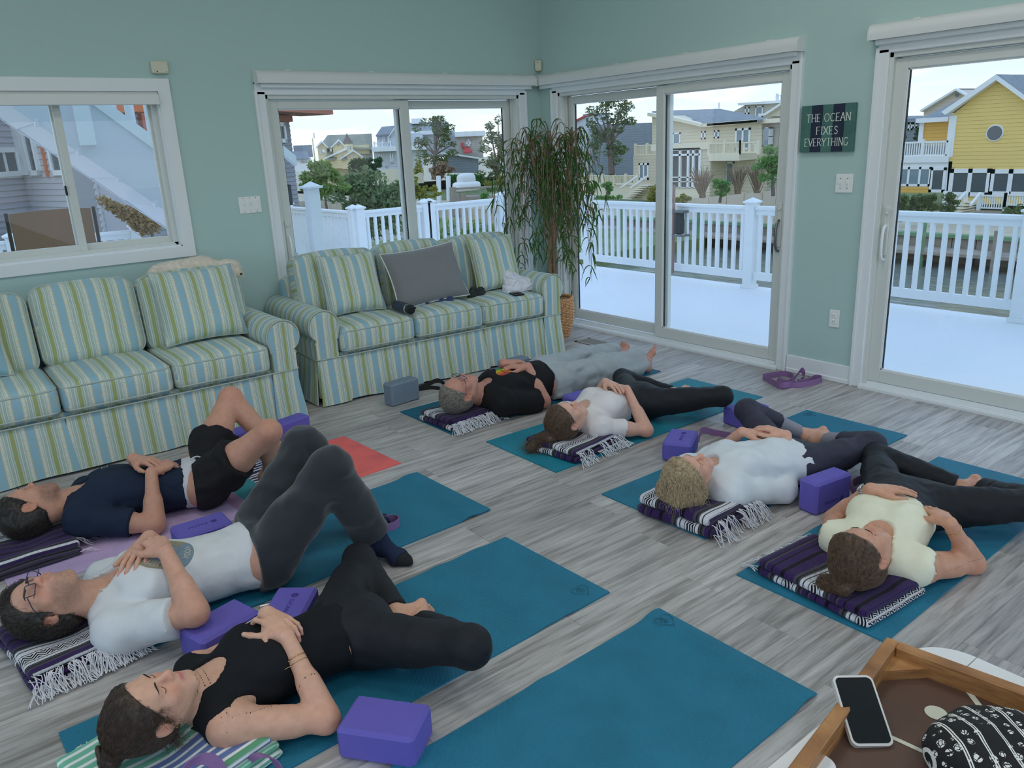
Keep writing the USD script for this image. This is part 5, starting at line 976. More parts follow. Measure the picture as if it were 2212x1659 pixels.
def serif_text(text, h, width):
    """roman capitals from strokes with serifs: list of polygons joined to one mesh"""
    G = {'T': [((0, 1), (.8, 1)), ((.4, 0), (.4, 1))], 'H': [((.08, 0), (.08, 1)), ((.72, 0), (.72, 1)), ((.08, .5), (.72, .5))], 'E': [((.08, 0), (.08, 1)), ((.08, 1), (.6, 1)), ((.08, .5), (.5, .5)), ((.08, 0), (.62, 0))],
         'O': 'o', 'C': 'c', 'A': [((0, 0), (.38, 1)), ((.38, 1), (.78, 0)), ((.15, .36), (.62, .36))], 'N': [((.08, 0), (.08, 1)), ((.08, 1), (.72, 0)), ((.72, 0), (.72, 1))], 'F': [((.08, 0), (.08, 1)), ((.08, 1), (.6, 1)), ((.08, .5), (.5, .5))],
         'I': [((.15, 0), (.15, 1))], 'X': [((0, 0), (.72, 1)), ((0, 1), (.72, 0))], 'S': 's', 'V': [((0, 1), (.38, 0)), ((.38, 0), (.76, 1))], 'R': [((.08, 0), (.08, 1)), 'r'], 'Y': [((0, 1), (.38, .48)), ((.76, 1), (.38, .48)), ((.38, 0), (.38, .48))], 'G': [((.72, .1), (.72, .42)), 'c'], ' ': []}
    Wd = {'T': .8, 'H': .8, 'E': .68, 'O': .9, 'C': .82, 'A': .78, 'N': .8, 'F': .64, 'I': .3, 'X': .74, 'S': .6, 'V': .76, 'R': .76, 'Y': .76, 'G': .86, ' ': .35}
    x = 0; polys = []
    for ch in text:
        g = G[ch]; g = [g] if isinstance(g, str) else g
        for st_ in g:
            if isinstance(st_, str):
                if st_ == 'o': a = np.linspace(0, 2 * np.pi, 30); p = np.c_[.45 + .4 * np.cos(a), .5 + .5 * np.sin(a)]
                elif st_ == 'c': a = np.radians(np.linspace(45, 315, 24)); p = np.c_[.45 + .4 * np.cos(a), .5 + .5 * np.sin(a)]
                elif st_ == 's': p = spline([(.52, .82, 0), (.3, 1.0, 0), (.08, .77, 0), (.3, .52, 0), (.54, .27, 0), (.3, .0, 0), (.06, .18, 0)], 24)[:, :2]
                else: p = np.vstack([np.c_[.35 + .25 * np.cos(np.linspace(np.pi / 2, -np.pi / 2, 12)), .75 + .25 * np.sin(np.linspace(np.pi / 2, -np.pi / 2, 12))], [(.1, .5)]]); p = np.vstack([[(.1, 1)], p]); polys.append(sg.LineString([(x + .35, .5), (x + .74, 0)]).buffer(.065, cap_style='flat'))
                polys.append(sg.LineString(p + [x, 0]).buffer(.05, cap_style='flat'))
            else:
                (ax, ay), (bx, by) = st_; thick = .035 if ay == by else .065; polys.append(sg.LineString([(x + ax, ay), (x + bx, by)]).buffer(thick, cap_style='flat'))
                if ay != by:
                    for qx, qy in st_:
                        if qy in (0, 1): polys.append(sg.LineString([(x + qx - .14, qy), (x + qx + .14, qy)]).buffer(.025, cap_style='flat'))
        x += Wd[ch] + .14
    from shapely import union_all
    u = union_all(polys); ms = [trimesh.creation.extrude_polygon(q, .003, engine='earcut') for q in getattr(u, 'geoms', [u])]; m = trimesh.util.concatenate(ms); v = np.array(m.vertices); v[:, 0] *= width / (x - .14); v[:, 1] *= h; return v, np.array(m.faces)
for text, h, wd, y0, z0 in (('THE OCEAN', .046, .30, .145, .042), ('FIXES', .046, .148, .072, -.035), ('EVERYTHING', .046, .30, .150, -.105)):
    v, f = serif_text(text, h, wd); obj('lettering', (np.c_[-.0255 - v[:, 2] * .5, y0 - v[:, 0], z0 + v[:, 1]], f[:, ::-1] if False else f), 'sign_letters', t, smooth=False)
# floor register
plain('vent_tan', (150, 140, 126), .5, metallic=.3)
t = thing('floor_vent', 'rectangular metal floor register by the middle patio door', 'vent', (-.335, -1.02, 0), math.radians(90))
obj('frame', MB().box(-.17, .17, -.085, -.06, .0, .006, .001).box(-.17, .17, .06, .085, 0, .006, .001).box(-.17, -.145, -.085, .085, 0, .006, .001).box(.145, .17, -.085, .085, 0, .006, .001), 'vent_tan', t); obj('pan', MB().box(-.15, .15, -.065, .065, .0, .002), 'black_rubber', t)
for k in range(24): x = -.14 + k * .0122; obj('louver', MB().box(x - .003, x + .003, -.062, .062, .001, .0048), 'vent_tan', t, smooth=False)

# potted tree with hanging strap leaves in a wicker basket
plain('wicker', (214, 160, 108), .6, var=.25, scale=60, rnd=.06); plain('moss', (128, 134, 102), .95, var=.3, scale=60, bump=.8, bscale=120); plain('trunk_bark', (142, 116, 92), .9, var=.35, scale=50, bump=1.0, bscale=90)
leafmat('strap_leaf', (58, 92, 30), (136, 170, 62), .3)
PTX, PTY = -.40, -.575
pt_ = thing('potted_tree', 'tall weeping strap-leaved tree in a wicker basket in the room corner', 'potted plant', (PTX, PTY, 0))
bs_ = obj('pot', lathe([(.0, .02), (.10, .02), (.135, .1), (.15, .2), (.152, .28), (.14, .28), (.0, .275)], 28), 'moss', pt_)
def brad(z): return float(np.interp(z, [0, .05, .15, .26, .34], [.118, .138, .163, .170, .158]))
for k in range(26):
    z = .008 + k * .0125; a = np.linspace(0, 2 * np.pi, 97)[:-1]; r = brad(z) + .006 * np.cos(a * 12 + (k % 2) * np.pi); obj('weave', tube(np.c_[r * np.cos(a), r * np.sin(a), np.full(96, z) + .002 * np.sin(a * 6 + k)], .0062, 5, True), 'wicker', pt_, smooth=True)
for k in range(24):
    a = 2 * np.pi * k / 24; obj('stake', tube([((brad(z)) * math.cos(a), brad(z) * math.sin(a), z) for z in np.linspace(.0, .335, 8)], .006, 5), 'wicker', pt_, smooth=True)
a = np.linspace(0, 2 * np.pi, 121)[:-1]
for ph in (0, 2.1, 4.2): obj('rim_braid', tube(np.c_[(.158 + .009 * np.cos(a * 15 + ph)) * np.cos(a), (.158 + .009 * np.cos(a * 15 + ph)) * np.sin(a), .338 + .009 * np.sin(a * 15 + ph)], .007, 5, True), 'wicker', pt_, smooth=True)
g = np.random.default_rng(5)
stems = [[(.02, -.01, .27), (.03, .0, .6), (.025, .01, .9), (.05, .02, 1.2), (.03, .05, 1.45), (.06, .04, 1.66)], [(-.02, .02, .27), (-.012, .02, .6), (.0, .03, .95), (-.06, .06, 1.25), (-.12, .07, 1.5), (-.14, .08, 1.6)], [(.0, -.035, .27), (.012, -.02, .55), (.02, -.015, .85), (.09, -.06, 1.2), (.14, -.1, 1.5), (.16, -.1, 1.62)]]
for s_ in stems:
    P = spline(s_, 26); k = np.linspace(0, 1, 26); v, f = tube(P, .026 * (1 - .62 * k) + .003 * np.sin(k * 60), 8); obj('trunk', (v + .004 * fbmn(v, 50, 3)[:, None], f), 'trunk_bark', pt_, smooth=True)
nleaf = 0; rest = MB()
tips = [spline(s_, 40)[j] for s_ in stems for j in range(22, 40)]
twig = MB()
for b in range(150):
    o = tips[g.integers(len(tips))]; th = g.uniform(0, 2 * np.pi); R_ = g.uniform(.10, .42) * (1 if g.random() < .9 else 1.1); top = g.uniform(.03, .2); dn = g.uniform(.12, .85)
    d = A(math.cos(th), math.sin(th), 0); px_ = PTX + o[0] + d[0] * R_
    if px_ > -.08: R_ *= max(.15, (-.08 - PTX - o[0]) / max(d[0] * R_, 1e-6))
    if PTY + o[1] + d[1] * R_ > -.08: R_ *= max(.15, (-.08 - PTY - o[1]) / max(d[1] * R_, 1e-6))
    ends = np.array([o, o + d * R_ * .45 + [0, 0, top], o + d * R_ * .85 + [0, 0, top * .4 - dn * .2], o + d * R_ + [0, 0, -dn]]); br = spline(ends, 14); twig.tube(br, np.linspace(.0035, .0012, 14), 4)
    for q in range(g.integers(7, 12)):
        j = g.integers(3, 14); p = br[j]; L = g.uniform(.12, .21); a0 = g.uniform(0, 2 * np.pi); out = A(math.cos(a0), math.sin(a0), .35) * g.uniform(.3, .9); kk = np.linspace(0, 1, 7)
        C = p + np.outer(kk, out) * L * .55 + np.outer(kk ** 1.8, A(0, 0, -1)) * L * .8 + np.outer(np.sin(kk * 3) * .012, A(g.normal(), g.normal(), 0))
        C[:, 0] = np.minimum(C[:, 0], -.025 - PTX); C[:, 1] = np.minimum(C[:, 1], -.025 - PTY)
        t_ = np.gradient(C, axis=0); w_ = np.cross(t_, A(math.sin(a0 * 3), math.cos(a0 * 3), .2)); w_ /= np.linalg.norm(w_, axis=1, keepdims=True) + 1e-9; wd = .0055 * np.sin(np.pi * np.clip(kk * .93 + .07, 0, 1)) ** .7 * g.uniform(.8, 1.25)
        V = np.stack([C - w_ * wd[:, None], C + w_ * wd[:, None]], 1).reshape(-1, 3); F = np.array([(2 * i, 2 * i + 1, 2 * i + 3, 2 * i + 2) for i in range(6)])
        if nleaf < 290 and (b * 12 + q) % 5 == 0: obj('leaf', (V, F), 'strap_leaf', pt_, smooth=True); nleaf += 1
        else: rest.add(V, F)
obj('branches', twig, 'trunk_bark', pt_, kind='stuff'); obj('leaves', rest, 'strap_leaf', pt_, smooth=True, kind='stuff')

# ---------------------------------------------------------------- things on the sofas
plain('sock_grey', (176, 182, 196), .9, bump=.5, bscale=500); plain('bottle_navy', (38, 48, 66), .4); plain('black_plastic', (20, 21, 23), .4); plain('cloth_navy', (58, 72, 112), .9, var=.4, scale=25, bump=.4, bscale=500); plain('cloth_black', (40, 46, 44), .85, var=.3, scale=20, bump=.3, bscale=300); plain('cloth_white', (226, 226, 232), .85, bump=.2, bscale=500)
def heap(name, label, cat, c, pts, r, mt, seed, k=.02, amp=.006, sc=18, h=.006, zmin=0):
    m = blobcloth([(np.array(p) * 1.0, q) for p, q in pts], r, k, h, seed, amp, sc, zmin); t = thing(name, label, cat, c); obj('cloth', m, mt, t, smooth=True); return t
SZ = .512
p = atz(800, 674, SZ); heap('sock', 'light grey balled socks on the left seat of the right sofa', 'socks', p - [0, 0, .002], [((-.07, 0, .018), 1), ((-.03, .01, .022), 1), ((.01, .005, .02), 1), ((.05, .03, .02), .9), ((.085, .05, .018), .8)], .026, 'sock_grey', 1)
p = atz(945, 655, SZ); heap('cloth_heap', 'crumpled navy and blue headbands in the middle of the right sofa', 'clothing', p, [((-.1, 0, .02), .9), ((-.06, .03, .04), 1.1), ((-.01, .02, .03), 1.1), ((.03, 0, .03), 1), ((.07, .01, .025), .9), ((.1, -.02, .02), .8), ((-.03, .05, .05), .8)], .03, 'cloth_navy', 2)
p = atz(1030, 640, SZ); heap('cloth_heap', 'small crumpled black scrunchies beside the grey pillow', 'clothing', p, [((-.05, 0, .02), 1), ((-.01, .03, .04), 1), ((.03, .0, .03), 1), ((.06, .02, .03), .9)], .034, 'cloth_black', 3)
p = atz(1122, 628, SZ); heap('cloth_heap', 'crumpled white cloth at the right end of the right sofa', 'clothing', p, [((-.1, .0, .02), 1), ((-.05, .05, .06), 1.2), ((-.02, 0, .03), 1.2), ((.04, .06, .05), 1.2), ((.06, 0, .03), 1.2), ((.11, .04, .03), 1), ((-.03, .09, .1), 1.2), ((.02, .1, .08), 1.1)], .05, 'cloth_white', 4, .03, .009, 14)
t = thing('wallet', 'flat black wallet on the right seat of the right sofa', 'wallet', atz(1116, 637, SZ), -.15); obj('cover', bbox(.085, .1, .012, .003, (0, 0, .006)), 'black_plastic', t); obj('flap', bbox(.083, .06, .004, .0015, (0, .018, .014)), 'black_plastic', t)
b0, b1 = atz(868, 664, SZ + .038), atz(903, 674, SZ + .038); t = thing('water_bottle', 'navy insulated bottle with black lid lying on the right sofa', 'bottle', (b0[0], b0[1], SZ)); d = b1 - b0; d[2] = 0; L_ = .24; d /= np.linalg.norm(d)
def along(prof):
    v, f = lathe(prof, 28); x = np.cross(d, A(0, 0, 1)); M = np.stack([x, np.cross(d, x), d], 1); return v @ M.T + [0, 0, .04], f
obj('body', along([(0, -.09), (.03, -.09), (.037, -.085), (.0375, .085), (.036, .09), (0, .09)]), 'bottle_navy', t, smooth=30); obj('collar', along([(.036, .088), (.0365, .1), (.034, .104), (0, .104)]), 'steel', t, smooth=30); obj('lid', along([(.0335, .103), (.0345, .106), (.0345, .135), (.03, .142), (.018, .144), (.014, .15), (0, .15)]), 'black_plastic', t, smooth=30)
obj('carry_loop', MB().tube([(np.array(q) @ np.stack([np.cross(d, A(0, 0, 1)), A(0, 0, 1), d], 0)) + [0, 0, .04] for q in ((.03, 0, .13), (.026, .014, .158), (0, .02, .168), (-.026, .014, .158), (-.03, 0, .13))], .006, 6), 'black_plastic', t, smooth=True)

# ---------------------------------------------------------------- yoga mats
def mat_mat(name, rgb, k=.5):
    c = lin(*rgb); mat(name, {'uv': ('uvmap', {'attribute': 'st'}), 'sx': ('separate_xyz', {}), 'k1': ('math', {'math_type': 'multiply', 'value2': 1150.0}), 'k2': ('math', {'math_type': 'multiply', 'value2': 900.0}), 's1': ('math', {'math_type': 'sine'}), 's2': ('math', {'math_type': 'sine'}), 'mm': ('math', {'math_type': 'multiply'}),
        'tc': ('texture_coordinate', {}), 'n': ('noise_texture', {'scale': 5, 'detail': 3}), 'r': ('rgb_ramp', {'ramp': [(.3, tuple(x * .88 for x in c)), (.7, tuple(x * 1.1 for x in c))]}), 'b': ('bump', {'strength': k, 'distance': .0012}), 'p': ('principled_bsdf', {'roughness': .6, 'specular_ior_level': .35})},
        [('uv.UV', 'sx.vector'), ('sx.x', 'k1.value1'), ('sx.y', 'k2.value1'), ('k1.value', 's1.value1'), ('k2.value', 's2.value1'), ('s1.value', 'mm.value1'), ('s2.value', 'mm.value2'), ('mm.value', 'b.height'), ('b.normal', 'p.normal'), ('tc.object', 'n.vector'), ('n.fac', 'r.fac'), ('r.color', 'p.base_color')])
mat_mat('mat_teal', (34, 120, 148)); mat_mat('mat_cyan', (28, 132, 152)); mat_mat('mat_deep', (22, 100, 124)); plain('mat_print', (30, 84, 108), .6); plain('mat_under', (24, 62, 76), .7)
mat('mat_lavender', {'uv': ('uvmap', {'attribute': 'st'}), 'sx': ('separate_xyz', {}), 'r': ('rgb_ramp', {'interpolate': False, 'ramp': [(0, lin(196, 172, 210)), (.52, lin(176, 138, 176)), (.56, lin(60, 160, 170)), (.63, lin(236, 236, 238)), (.80, lin(236, 106, 100)), (1, lin(236, 100, 96))]}),
    'wv': ('wave_texture', {'scale': 9, 'distortion': 7, 'detail': 2, 'detail_scale': 1.2, 'bands_direction': 'y'}), 'wr': ('rgb_ramp', {'interpolate': False, 'ramp': [(0, lin(40, 40, 92)), (.5, lin(238, 238, 240))]}), 'mk': ('rgb_ramp', {'interpolate': False, 'ramp': [(0, (0, 0, 0)), (.63, (1, 1, 1)), (.80, (0, 0, 0))]}), 'n': ('noise_texture', {'scale': 6, 'detail': 3}), 'nr': ('rgb_ramp', {'ramp': [(.35, (.86, .86, .9)), (.65, (1.1, 1.06, 1.06))]}),
    'or': ('rgb_ramp', {'interpolate': False, 'ramp': [(0, (0, 0, 0)), (.66, (1, 1, 1)), (.70, (0, 0, 0))]}), 'n2': ('noise_texture', {'scale': 3.2, 'detail': 1}), 'mx': ('mix', {}), 'm2': ('mix', {'mix_type': 'multiply', 'fac': 1.0}), 'm3': ('mix', {'color2': lin(206, 120, 70)}), 'ml': ('math', {'math_type': 'multiply'}),
    'k1': ('math', {'math_type': 'multiply', 'value2': 1100.0}), 's1': ('math', {'math_type': 'sine'}), 'b': ('bump', {'strength': .35, 'distance': .001}), 'p': ('principled_bsdf', {'roughness': .65})},
    [('uv.UV', 'sx.vector'), ('sx.z', 'k1.value1'), ('sx.x', 'k1.value1'), ('k1.value', 's1.value1'), ('s1.value', 'b.height'), ('b.normal', 'p.normal'), ('sx.x', 'r.fac'), ('sx.x', 'mk.fac'), ('uv.UV', 'wv.vector'), ('wv.fac', 'wr.fac'), ('r.color', 'mx.color1'), ('wr.color', 'mx.color2'), ('mk.color', 'mx.fac'), ('uv.UV', 'n.vector'), ('n.fac', 'nr.fac'), ('mx.color', 'm2.color1'), ('nr.color', 'm2.color2'),
     ('uv.UV', 'n2.vector'), ('n2.fac', 'or.fac'), ('or.color', 'ml.value1'), ('mk.color', 'ml.value2'), ('ml.value', 'm3.fac'), ('m2.color', 'm3.color1'), ('m3.color', 'p.base_color')])
def yoga_mat(label, A0, ang, L, Wd, mt, wav=(), th=.006, seed=0, norm=False, motif=None):
    """A0: right far corner (x, y); the mat runs to -x from it, its width to -y; wav: raised ripples (u, height, width)"""
    t = thing('yoga_mat', label, 'yoga mat', (A0[0], A0[1], 0), ang); us = np.linspace(0, L, 90); vs = np.linspace(0, Wd, 22); g = np.random.default_rng(seed)
    def hz(u, v):
        z = .0
        for c, h, w, sk in wav: z = z + h * math.exp(-((u - c - sk * (v / Wd - .5)) / w) ** 2)
        return z
    P = np.array([[(-u, -v, th / 2 + hz(u, v)) for v in vs] for u in us]); s = sheet(P[:, ::-1], th)
    obj('surface', s, mt, t, smooth=30, uv=lambda v, n: np.c_[(1 + v[:, 0] / L) if norm else v[:, 0], v[:, 1]])
    if motif:
        mu, mv, sc = motif; k = np.linspace(0, 2 * np.pi, 40); P = np.c_[mu + sc * .035 * np.sin(k) ** 3 * 1.0, mv + sc * .0022 * (13 * np.cos(k) - 5 * np.cos(2 * k) - 2 * np.cos(3 * k) - np.cos(4 * k)) * 1.1]; h0 = hz(-mu, -mv)
        Z_ = np.full(40, th + .0006 + h0); obj('heart_print', tube(np.c_[P, Z_], .0011, 4, True), 'mat_print', t); q = np.linspace(0, 5 * np.pi, 40); obj('spiral_print', tube(np.c_[mu + .0012 * q * np.cos(q), mv + .0012 * q * np.sin(q), Z_], .0009, 4), 'mat_print', t)
    return t
yoga_mat('empty teal yoga mat at the bottom centre, no one on it', (-2.922, -4.036), math.radians(1.2), 1.73, .61, 'mat_teal', ((.045, .016, .05, .02), (.62, .006, .05, .1), (1.0, .008, .06, -.1)), motif=(-.05, -.07, 1))
yoga_mat('teal yoga mat under the woman in the black tank top', (-2.987, -3.222), math.radians(2), 1.73, .61, 'mat_teal', ((.2, .006, .05, .05), (.34, .005, .04, -.05)), motif=(-.07, -.53, 1))
yoga_mat('teal yoga mat under the man in the white T-shirt', (-2.9, -2.358), math.radians(2), 1.73, .61, 'mat_teal', ((.09, .012, .045, .04), (.02, .006, .03, 0)), motif=None)
yoga_mat('patterned yoga mat, lavender at the head and coral at the feet, beside the left sofa', (-2.925, -1.56), math.radians(3.2), 1.83, .61, 'mat_lavender', th=.005, norm=True)
yoga_mat('teal yoga mat under the grey-haired man in the black T-shirt', (-.62, -1.39), math.radians(.5), 1.83, .6, 'mat_deep')
yoga_mat('bright teal yoga mat under the woman in the white T-shirt and purple strap', (-.618, -2.246), math.radians(-.3), 1.75, .61, 'mat_cyan')
yoga_mat('teal yoga mat under the blonde woman', (-.655, -3.189), math.radians(.2), 1.73, .61, 'mat_teal', motif=(-.06, -.06, 1))
yoga_mat('teal yoga mat under the woman in the cream tank top', (-.84, -4.05), math.radians(.6), 1.68, .58, 'mat_teal', ((.35, .01, .07, .2), (.5, .008, .06, .1), (1.2, .005, .06, .1)))

# ---------------------------------------------------------------- foam blocks
plain('foam_purple', (104, 94, 184), .75, var=.04, scale=9, bump=.25, bscale=700); plain('foam_grey', (122, 136, 150), .75, var=.04, scale=9, bump=.25, bscale=700); plain('deboss', (70, 62, 140), .8); plain('deboss_grey', (90, 100, 112), .8)
BX, BY, BZ = .229, .152, .102
def block(label, c, ang, pose='flat', mt='foam_purple', logo=None, cham=.011, lift=0):
    sx, sy, sz = {'flat': (BX, BY, BZ), 'edge': (BX, BZ, BY), 'up': (BY, BZ, BX)}[pose]; t = thing('yoga_block', label, 'yoga block', (c[0], c[1], lift), math.radians(ang)); obj('foam', bbox(sx, sy, sz, cham, (0, 0, sz / 2)), mt, t, smooth=False)
    if logo:
        ms = trimesh.util.concatenate([meshkit.text_mesh('GAIAM', .016, .0008)]); v = np.array(ms.vertices); v[:, 0] *= 1.15; w = np.ptp(v[:, 0]); v[:, 0] -= w / 2 - .012; fl = [(v, np.array(ms.faces))]; rg = MB()
        for a in range(8): q = np.linspace(0, 2 * np.pi, 14)[:-1]; rg.add(*tube(np.c_[-.052 + .005 * math.cos(a * .785) + .006 * np.cos(q), .008 + .005 * math.sin(a * .785) + .006 * np.sin(q), np.full(13, .0005)], .0006, 4, True))
        q = np.linspace(0, 2 * np.pi, 25)[:-1]; rg.add(*tube(np.c_[-.052 + .0125 * np.cos(q), .008 + .0125 * np.sin(q), np.full(24, .0005)], .0008, 4, True)); fl.append(rg.get()); mm = joinm(fl); V = mm[0]
        if logo == 'front_flip': V = np.c_[-V[:, 0] + .0, -sy / 2 - V[:, 2] , sz * .36 - V[:, 1]]
        elif logo == 'front': V = np.c_[V[:, 0], -sy / 2 - V[:, 2], sz * .5 + V[:, 1]]
        elif logo == 'top': V = np.c_[-V[:, 0], -V[:, 1], sz + V[:, 2]]
        elif logo == 'top_y': V = np.c_[-V[:, 0], -V[:, 1], sz + V[:, 2]]
        obj('logo', (V, mm[1]), 'deboss' if mt == 'foam_purple' else 'deboss_grey', t, smooth=False)
    return t
block('purple foam block in front, beside the elbow of the woman in black', (-3.992, -3.972), -52)
block('purple foam block under the elbow of the man in the white T-shirt', (-4.185, -3.165), 15)
block('purple foam block by the hands of the woman in black, showing its logo', (-3.965, -3.235), 49, 'flat', logo='top')
block('purple foam block between the navy-shirted man and the white-shirted man', (-4.0, -2.37), 0, logo='top')
block('purple foam block on edge with its logo, beside the knee of the woman in cream', (-1.75, -3.965), -8, 'edge', logo='front_flip')
block('purple foam block beside the head of the blonde woman', (-1.73, -3.12), 30, logo='top')
block('purple foam block under the right knee of the woman with the ponytail', (-1.08, -3.06), -8)
block('purple foam block behind the head of the woman with the ponytail', (-1.575, -2.2), -3)
block('purple foam block on edge beside the coral end of the patterned mat', (-3.2, -1.435), 15, 'edge', logo='front')
block('purple foam block half hidden behind the raised knees of the man in shorts', (-3.47, -1.40), 10, 'edge')
block('grey foam block on edge in front of the right sofa', (-2.325, -1.225), 6, 'edge', 'foam_grey')
q = atz(1090, 780, .15); block('grey foam block behind the folded hands of the grey-haired man', (q[0] + .08, q[1]), 0, 'edge', 'foam_grey')

# ---------------------------------------------------------------- folded blankets and towel
def blanket_mat(name, per, off):
    P, K, G_, Wt = lin(62, 42, 92), lin(24, 22, 28), lin(92, 90, 96), lin(226, 226, 230)
    rp = [(0, P), (.07, P), (.075, K), (.09, K), (.095, P), (.16, P), (.17, G_), (.2, K), (.22, P), (.27, P), (.28, G_), (.32, K), (.34, G_), (.36, K), (.365, Wt), (.40, Wt), (.405, K), (.412, K), (.415, Wt), (.55, Wt), (.555, K), (.562, K), (.565, Wt), (.62, Wt), (.625, K), (.635, K), (.64, Wt), (.67, Wt), (.68, G_), (.72, K), (.74, G_), (.78, P), (.9, P), (.91, K), (.95, K), (.96, P), (1, P)]
    mk = [(0, (0, 0, 0)), (.43, (0, 0, 0)), (.432, (1, 1, 1)), (.535, (1, 1, 1)), (.537, (0, 0, 0)), (1, (0, 0, 0))]
    mat(name, {'uv': ('uvmap', {'attribute': 'st'}), 'sx': ('separate_xyz', {}), 'a': ('math', {'math_type': 'multiply_add', 'value2': 1 / per, 'value3': off}), 'fr': ('math', {'math_type': 'floored_modulo', 'value2': 1.0}), 'r': ('rgb_ramp', {'ramp': rp}), 'm': ('rgb_ramp', {'ramp': mk}),
        'z': ('math', {'math_type': 'pingpong', 'value2': .02}), 'z2': ('math', {'math_type': 'multiply', 'value2': 1.0}), 'ad': ('math', {'math_type': 'add'}), 'q': ('math', {'math_type': 'multiply', 'value2': 75.0}), 'qf': ('math', {'math_type': 'floored_modulo', 'value2': 1.0}), 'gt': ('math', {'math_type': 'greater_than', 'value2': .55}), 'pc': ('mix', {'color1': K, 'color2': Wt}), 'mx': ('mix', {}),
        'pm': ('mapping', {'scale': (900, 60, 1)}), 'n': ('noise_texture', {'scale': 1.0, 'detail': 3}), 'pm2': ('mapping', {'scale': (120, 700, 1)}), 'n2': ('noise_texture', {'scale': 1.0, 'detail': 3}), 'fl': ('rgb_ramp', {'ramp': [(.30, (.45, .45, .5)), (.5, (1, 1, 1)), (.68, (1.15, 1.15, 1.2)), (.74, (1.9, 1.9, 1.9))]}), 'm2': ('mix', {'mix_type': 'multiply', 'fac': .9}), 'b': ('bump', {'strength': .9, 'distance': .003}), 'p': ('principled_bsdf', {'roughness': .95, 'specular_ior_level': .1, 'sheen_weight': .1})},
        [('uv.UV', 'sx.vector'), ('sx.y', 'a.value1'), ('a.value', 'fr.value1'), ('fr.value', 'r.fac'), ('fr.value', 'm.fac'), ('sx.x', 'z.value1'), ('z.value', 'z2.value1'), ('z2.value', 'ad.value1'), ('sx.y', 'ad.value2'), ('ad.value', 'q.value1'), ('q.value', 'qf.value1'), ('qf.value', 'gt.value1'), ('gt.value', 'pc.fac'), ('r.color', 'mx.color1'), ('pc.color', 'mx.color2'), ('m.color', 'mx.fac'),
         ('uv.UV', 'pm.vector'), ('pm.vector', 'n.vector'), ('uv.UV', 'pm2.vector'), ('pm2.vector', 'n2.vector'), ('n2.fac', 'fl.fac'), ('mx.color', 'm2.color1'), ('fl.color', 'm2.color2'), ('m2.color', 'p.base_color'), ('n.fac', 'b.height'), ('b.normal', 'p.normal')])
blanket_mat('blanket_a', .34, 0.0); blanket_mat('blanket_b', .34, .4); blanket_mat('blanket_c', .34, .75); blanket_mat('blanket_d', .30, .18); plain('fringe_white', (222, 222, 226), .95)
def blanket(label, c, size, ang, mt, layers=2, th=.035, fringe='-y', seed=0, dent=None, fr_mat='fringe_white', name='blanket', cat='blanket', uvoff=0, nf=70, sag=.012, ov=.02):
    t = thing(name, label, cat, (c[0], c[1], c[2] if len(c) > 2 else .006), math.radians(ang)); lx, ly = size; g = np.random.default_rng(seed)
    for k in range(layers):
        v, f = rbox(lx - .012 * k, ly - ov * k, th, th * .49, (26, 20, 4), 0, (g.uniform(-.006, .006), ov * .35 * k, th * (k + .5) - .001 * k))
        v = v + np.c_[.006 * fbmn(v, 6, seed + k), .006 * fbmn(v, 6, seed + k + 9), .008 * fbmn(v * A(1, 1, 0), 7, seed) * (v[:, 2] > th * .3)]
        if dent:
            d2 = ((v[:, 0] - dent[0]) / dent[2]) ** 2 + ((v[:, 1] - dent[1]) / dent[3]) ** 2; v[:, 2] -= np.clip(v[:, 2], 0, None) * .3 * np.exp(-d2)
        v[:, 2] = np.maximum(v[:, 2], .0005 + th * k * .6)
        obj('fold', (v, f), mt, t, smooth=True, uv=lambda q, n, k=k: np.c_[q[:, 0], np.where(np.abs(n[:, 1]) > .75, q[:, 1] + np.sign(n[:, 1]) * (-q[:, 2]), q[:, 1]) + uvoff + .11 * k])
    ls = []
    for side in fringe.split(','):
        for i in range(nf):
            u = g.uniform(-.5, .5); k = g.integers(0, layers); z = th * (k + .5); L = g.uniform(.04, .085)
            for j in range(3):
                if side[1] == 'y': sg_ = -1 if side[0] == '-' else 1; p = A(u * lx * .96 + g.normal() * .004, sg_ * (ly / 2 - .004), z); d = A(g.normal() * .35, sg_, 0)
                else: sg_ = -1 if side[0] == '-' else 1; p = A(sg_ * (lx / 2 - .004), u * ly * .96 + g.normal() * .004, z); d = A(sg_, g.normal() * .35, 0)
                q = np.linspace(0, 1, 7); C = p + np.outer(q, d) * L + np.outer(np.sin(q * 5 + i) * .006, A(g.normal(), g.normal(), 0)); C[:, 2] = np.maximum(p[2] - (q ** 1.4) * p[2] * 1.15 + .008 * np.sin(q * 3), .003 + .002 * j); ls.append(C)
    m = MB(); [m.tube(l, .0017, 4) for l in ls]; obj('fringe', m, fr_mat, t, smooth=True, kind='stuff')
    return t
blanket('purple and white striped woven blanket under the head of the grey-haired man', (-2.245, -1.80), (.40, .34), 4, 'blanket_a', 2, .034, '-y', 1, (-.02, .02, .1, .1), nf=60)
blanket('purple woven blanket with black zigzag edge under the head of the ponytailed woman', (-2.06, -2.64), (.40, .37), 8, 'blanket_b', 2, .036, '-y', 2, (0, 0, .1, .1), nf=40)
blanket('thick purple and black woven blanket under the blonde head', (-2.2, -3.63), (.40, .40), 4, 'blanket_c', 2, .048, '-y', 3, (0, 0, .1, .1), nf=36)
blanket('white and purple zigzag blanket under the head of the woman in cream', (-2.31, -4.36), (.36, .47), -4, 'blanket_d', 2, .034, '+y', 4, (0, -.05, .1, .1), nf=30)
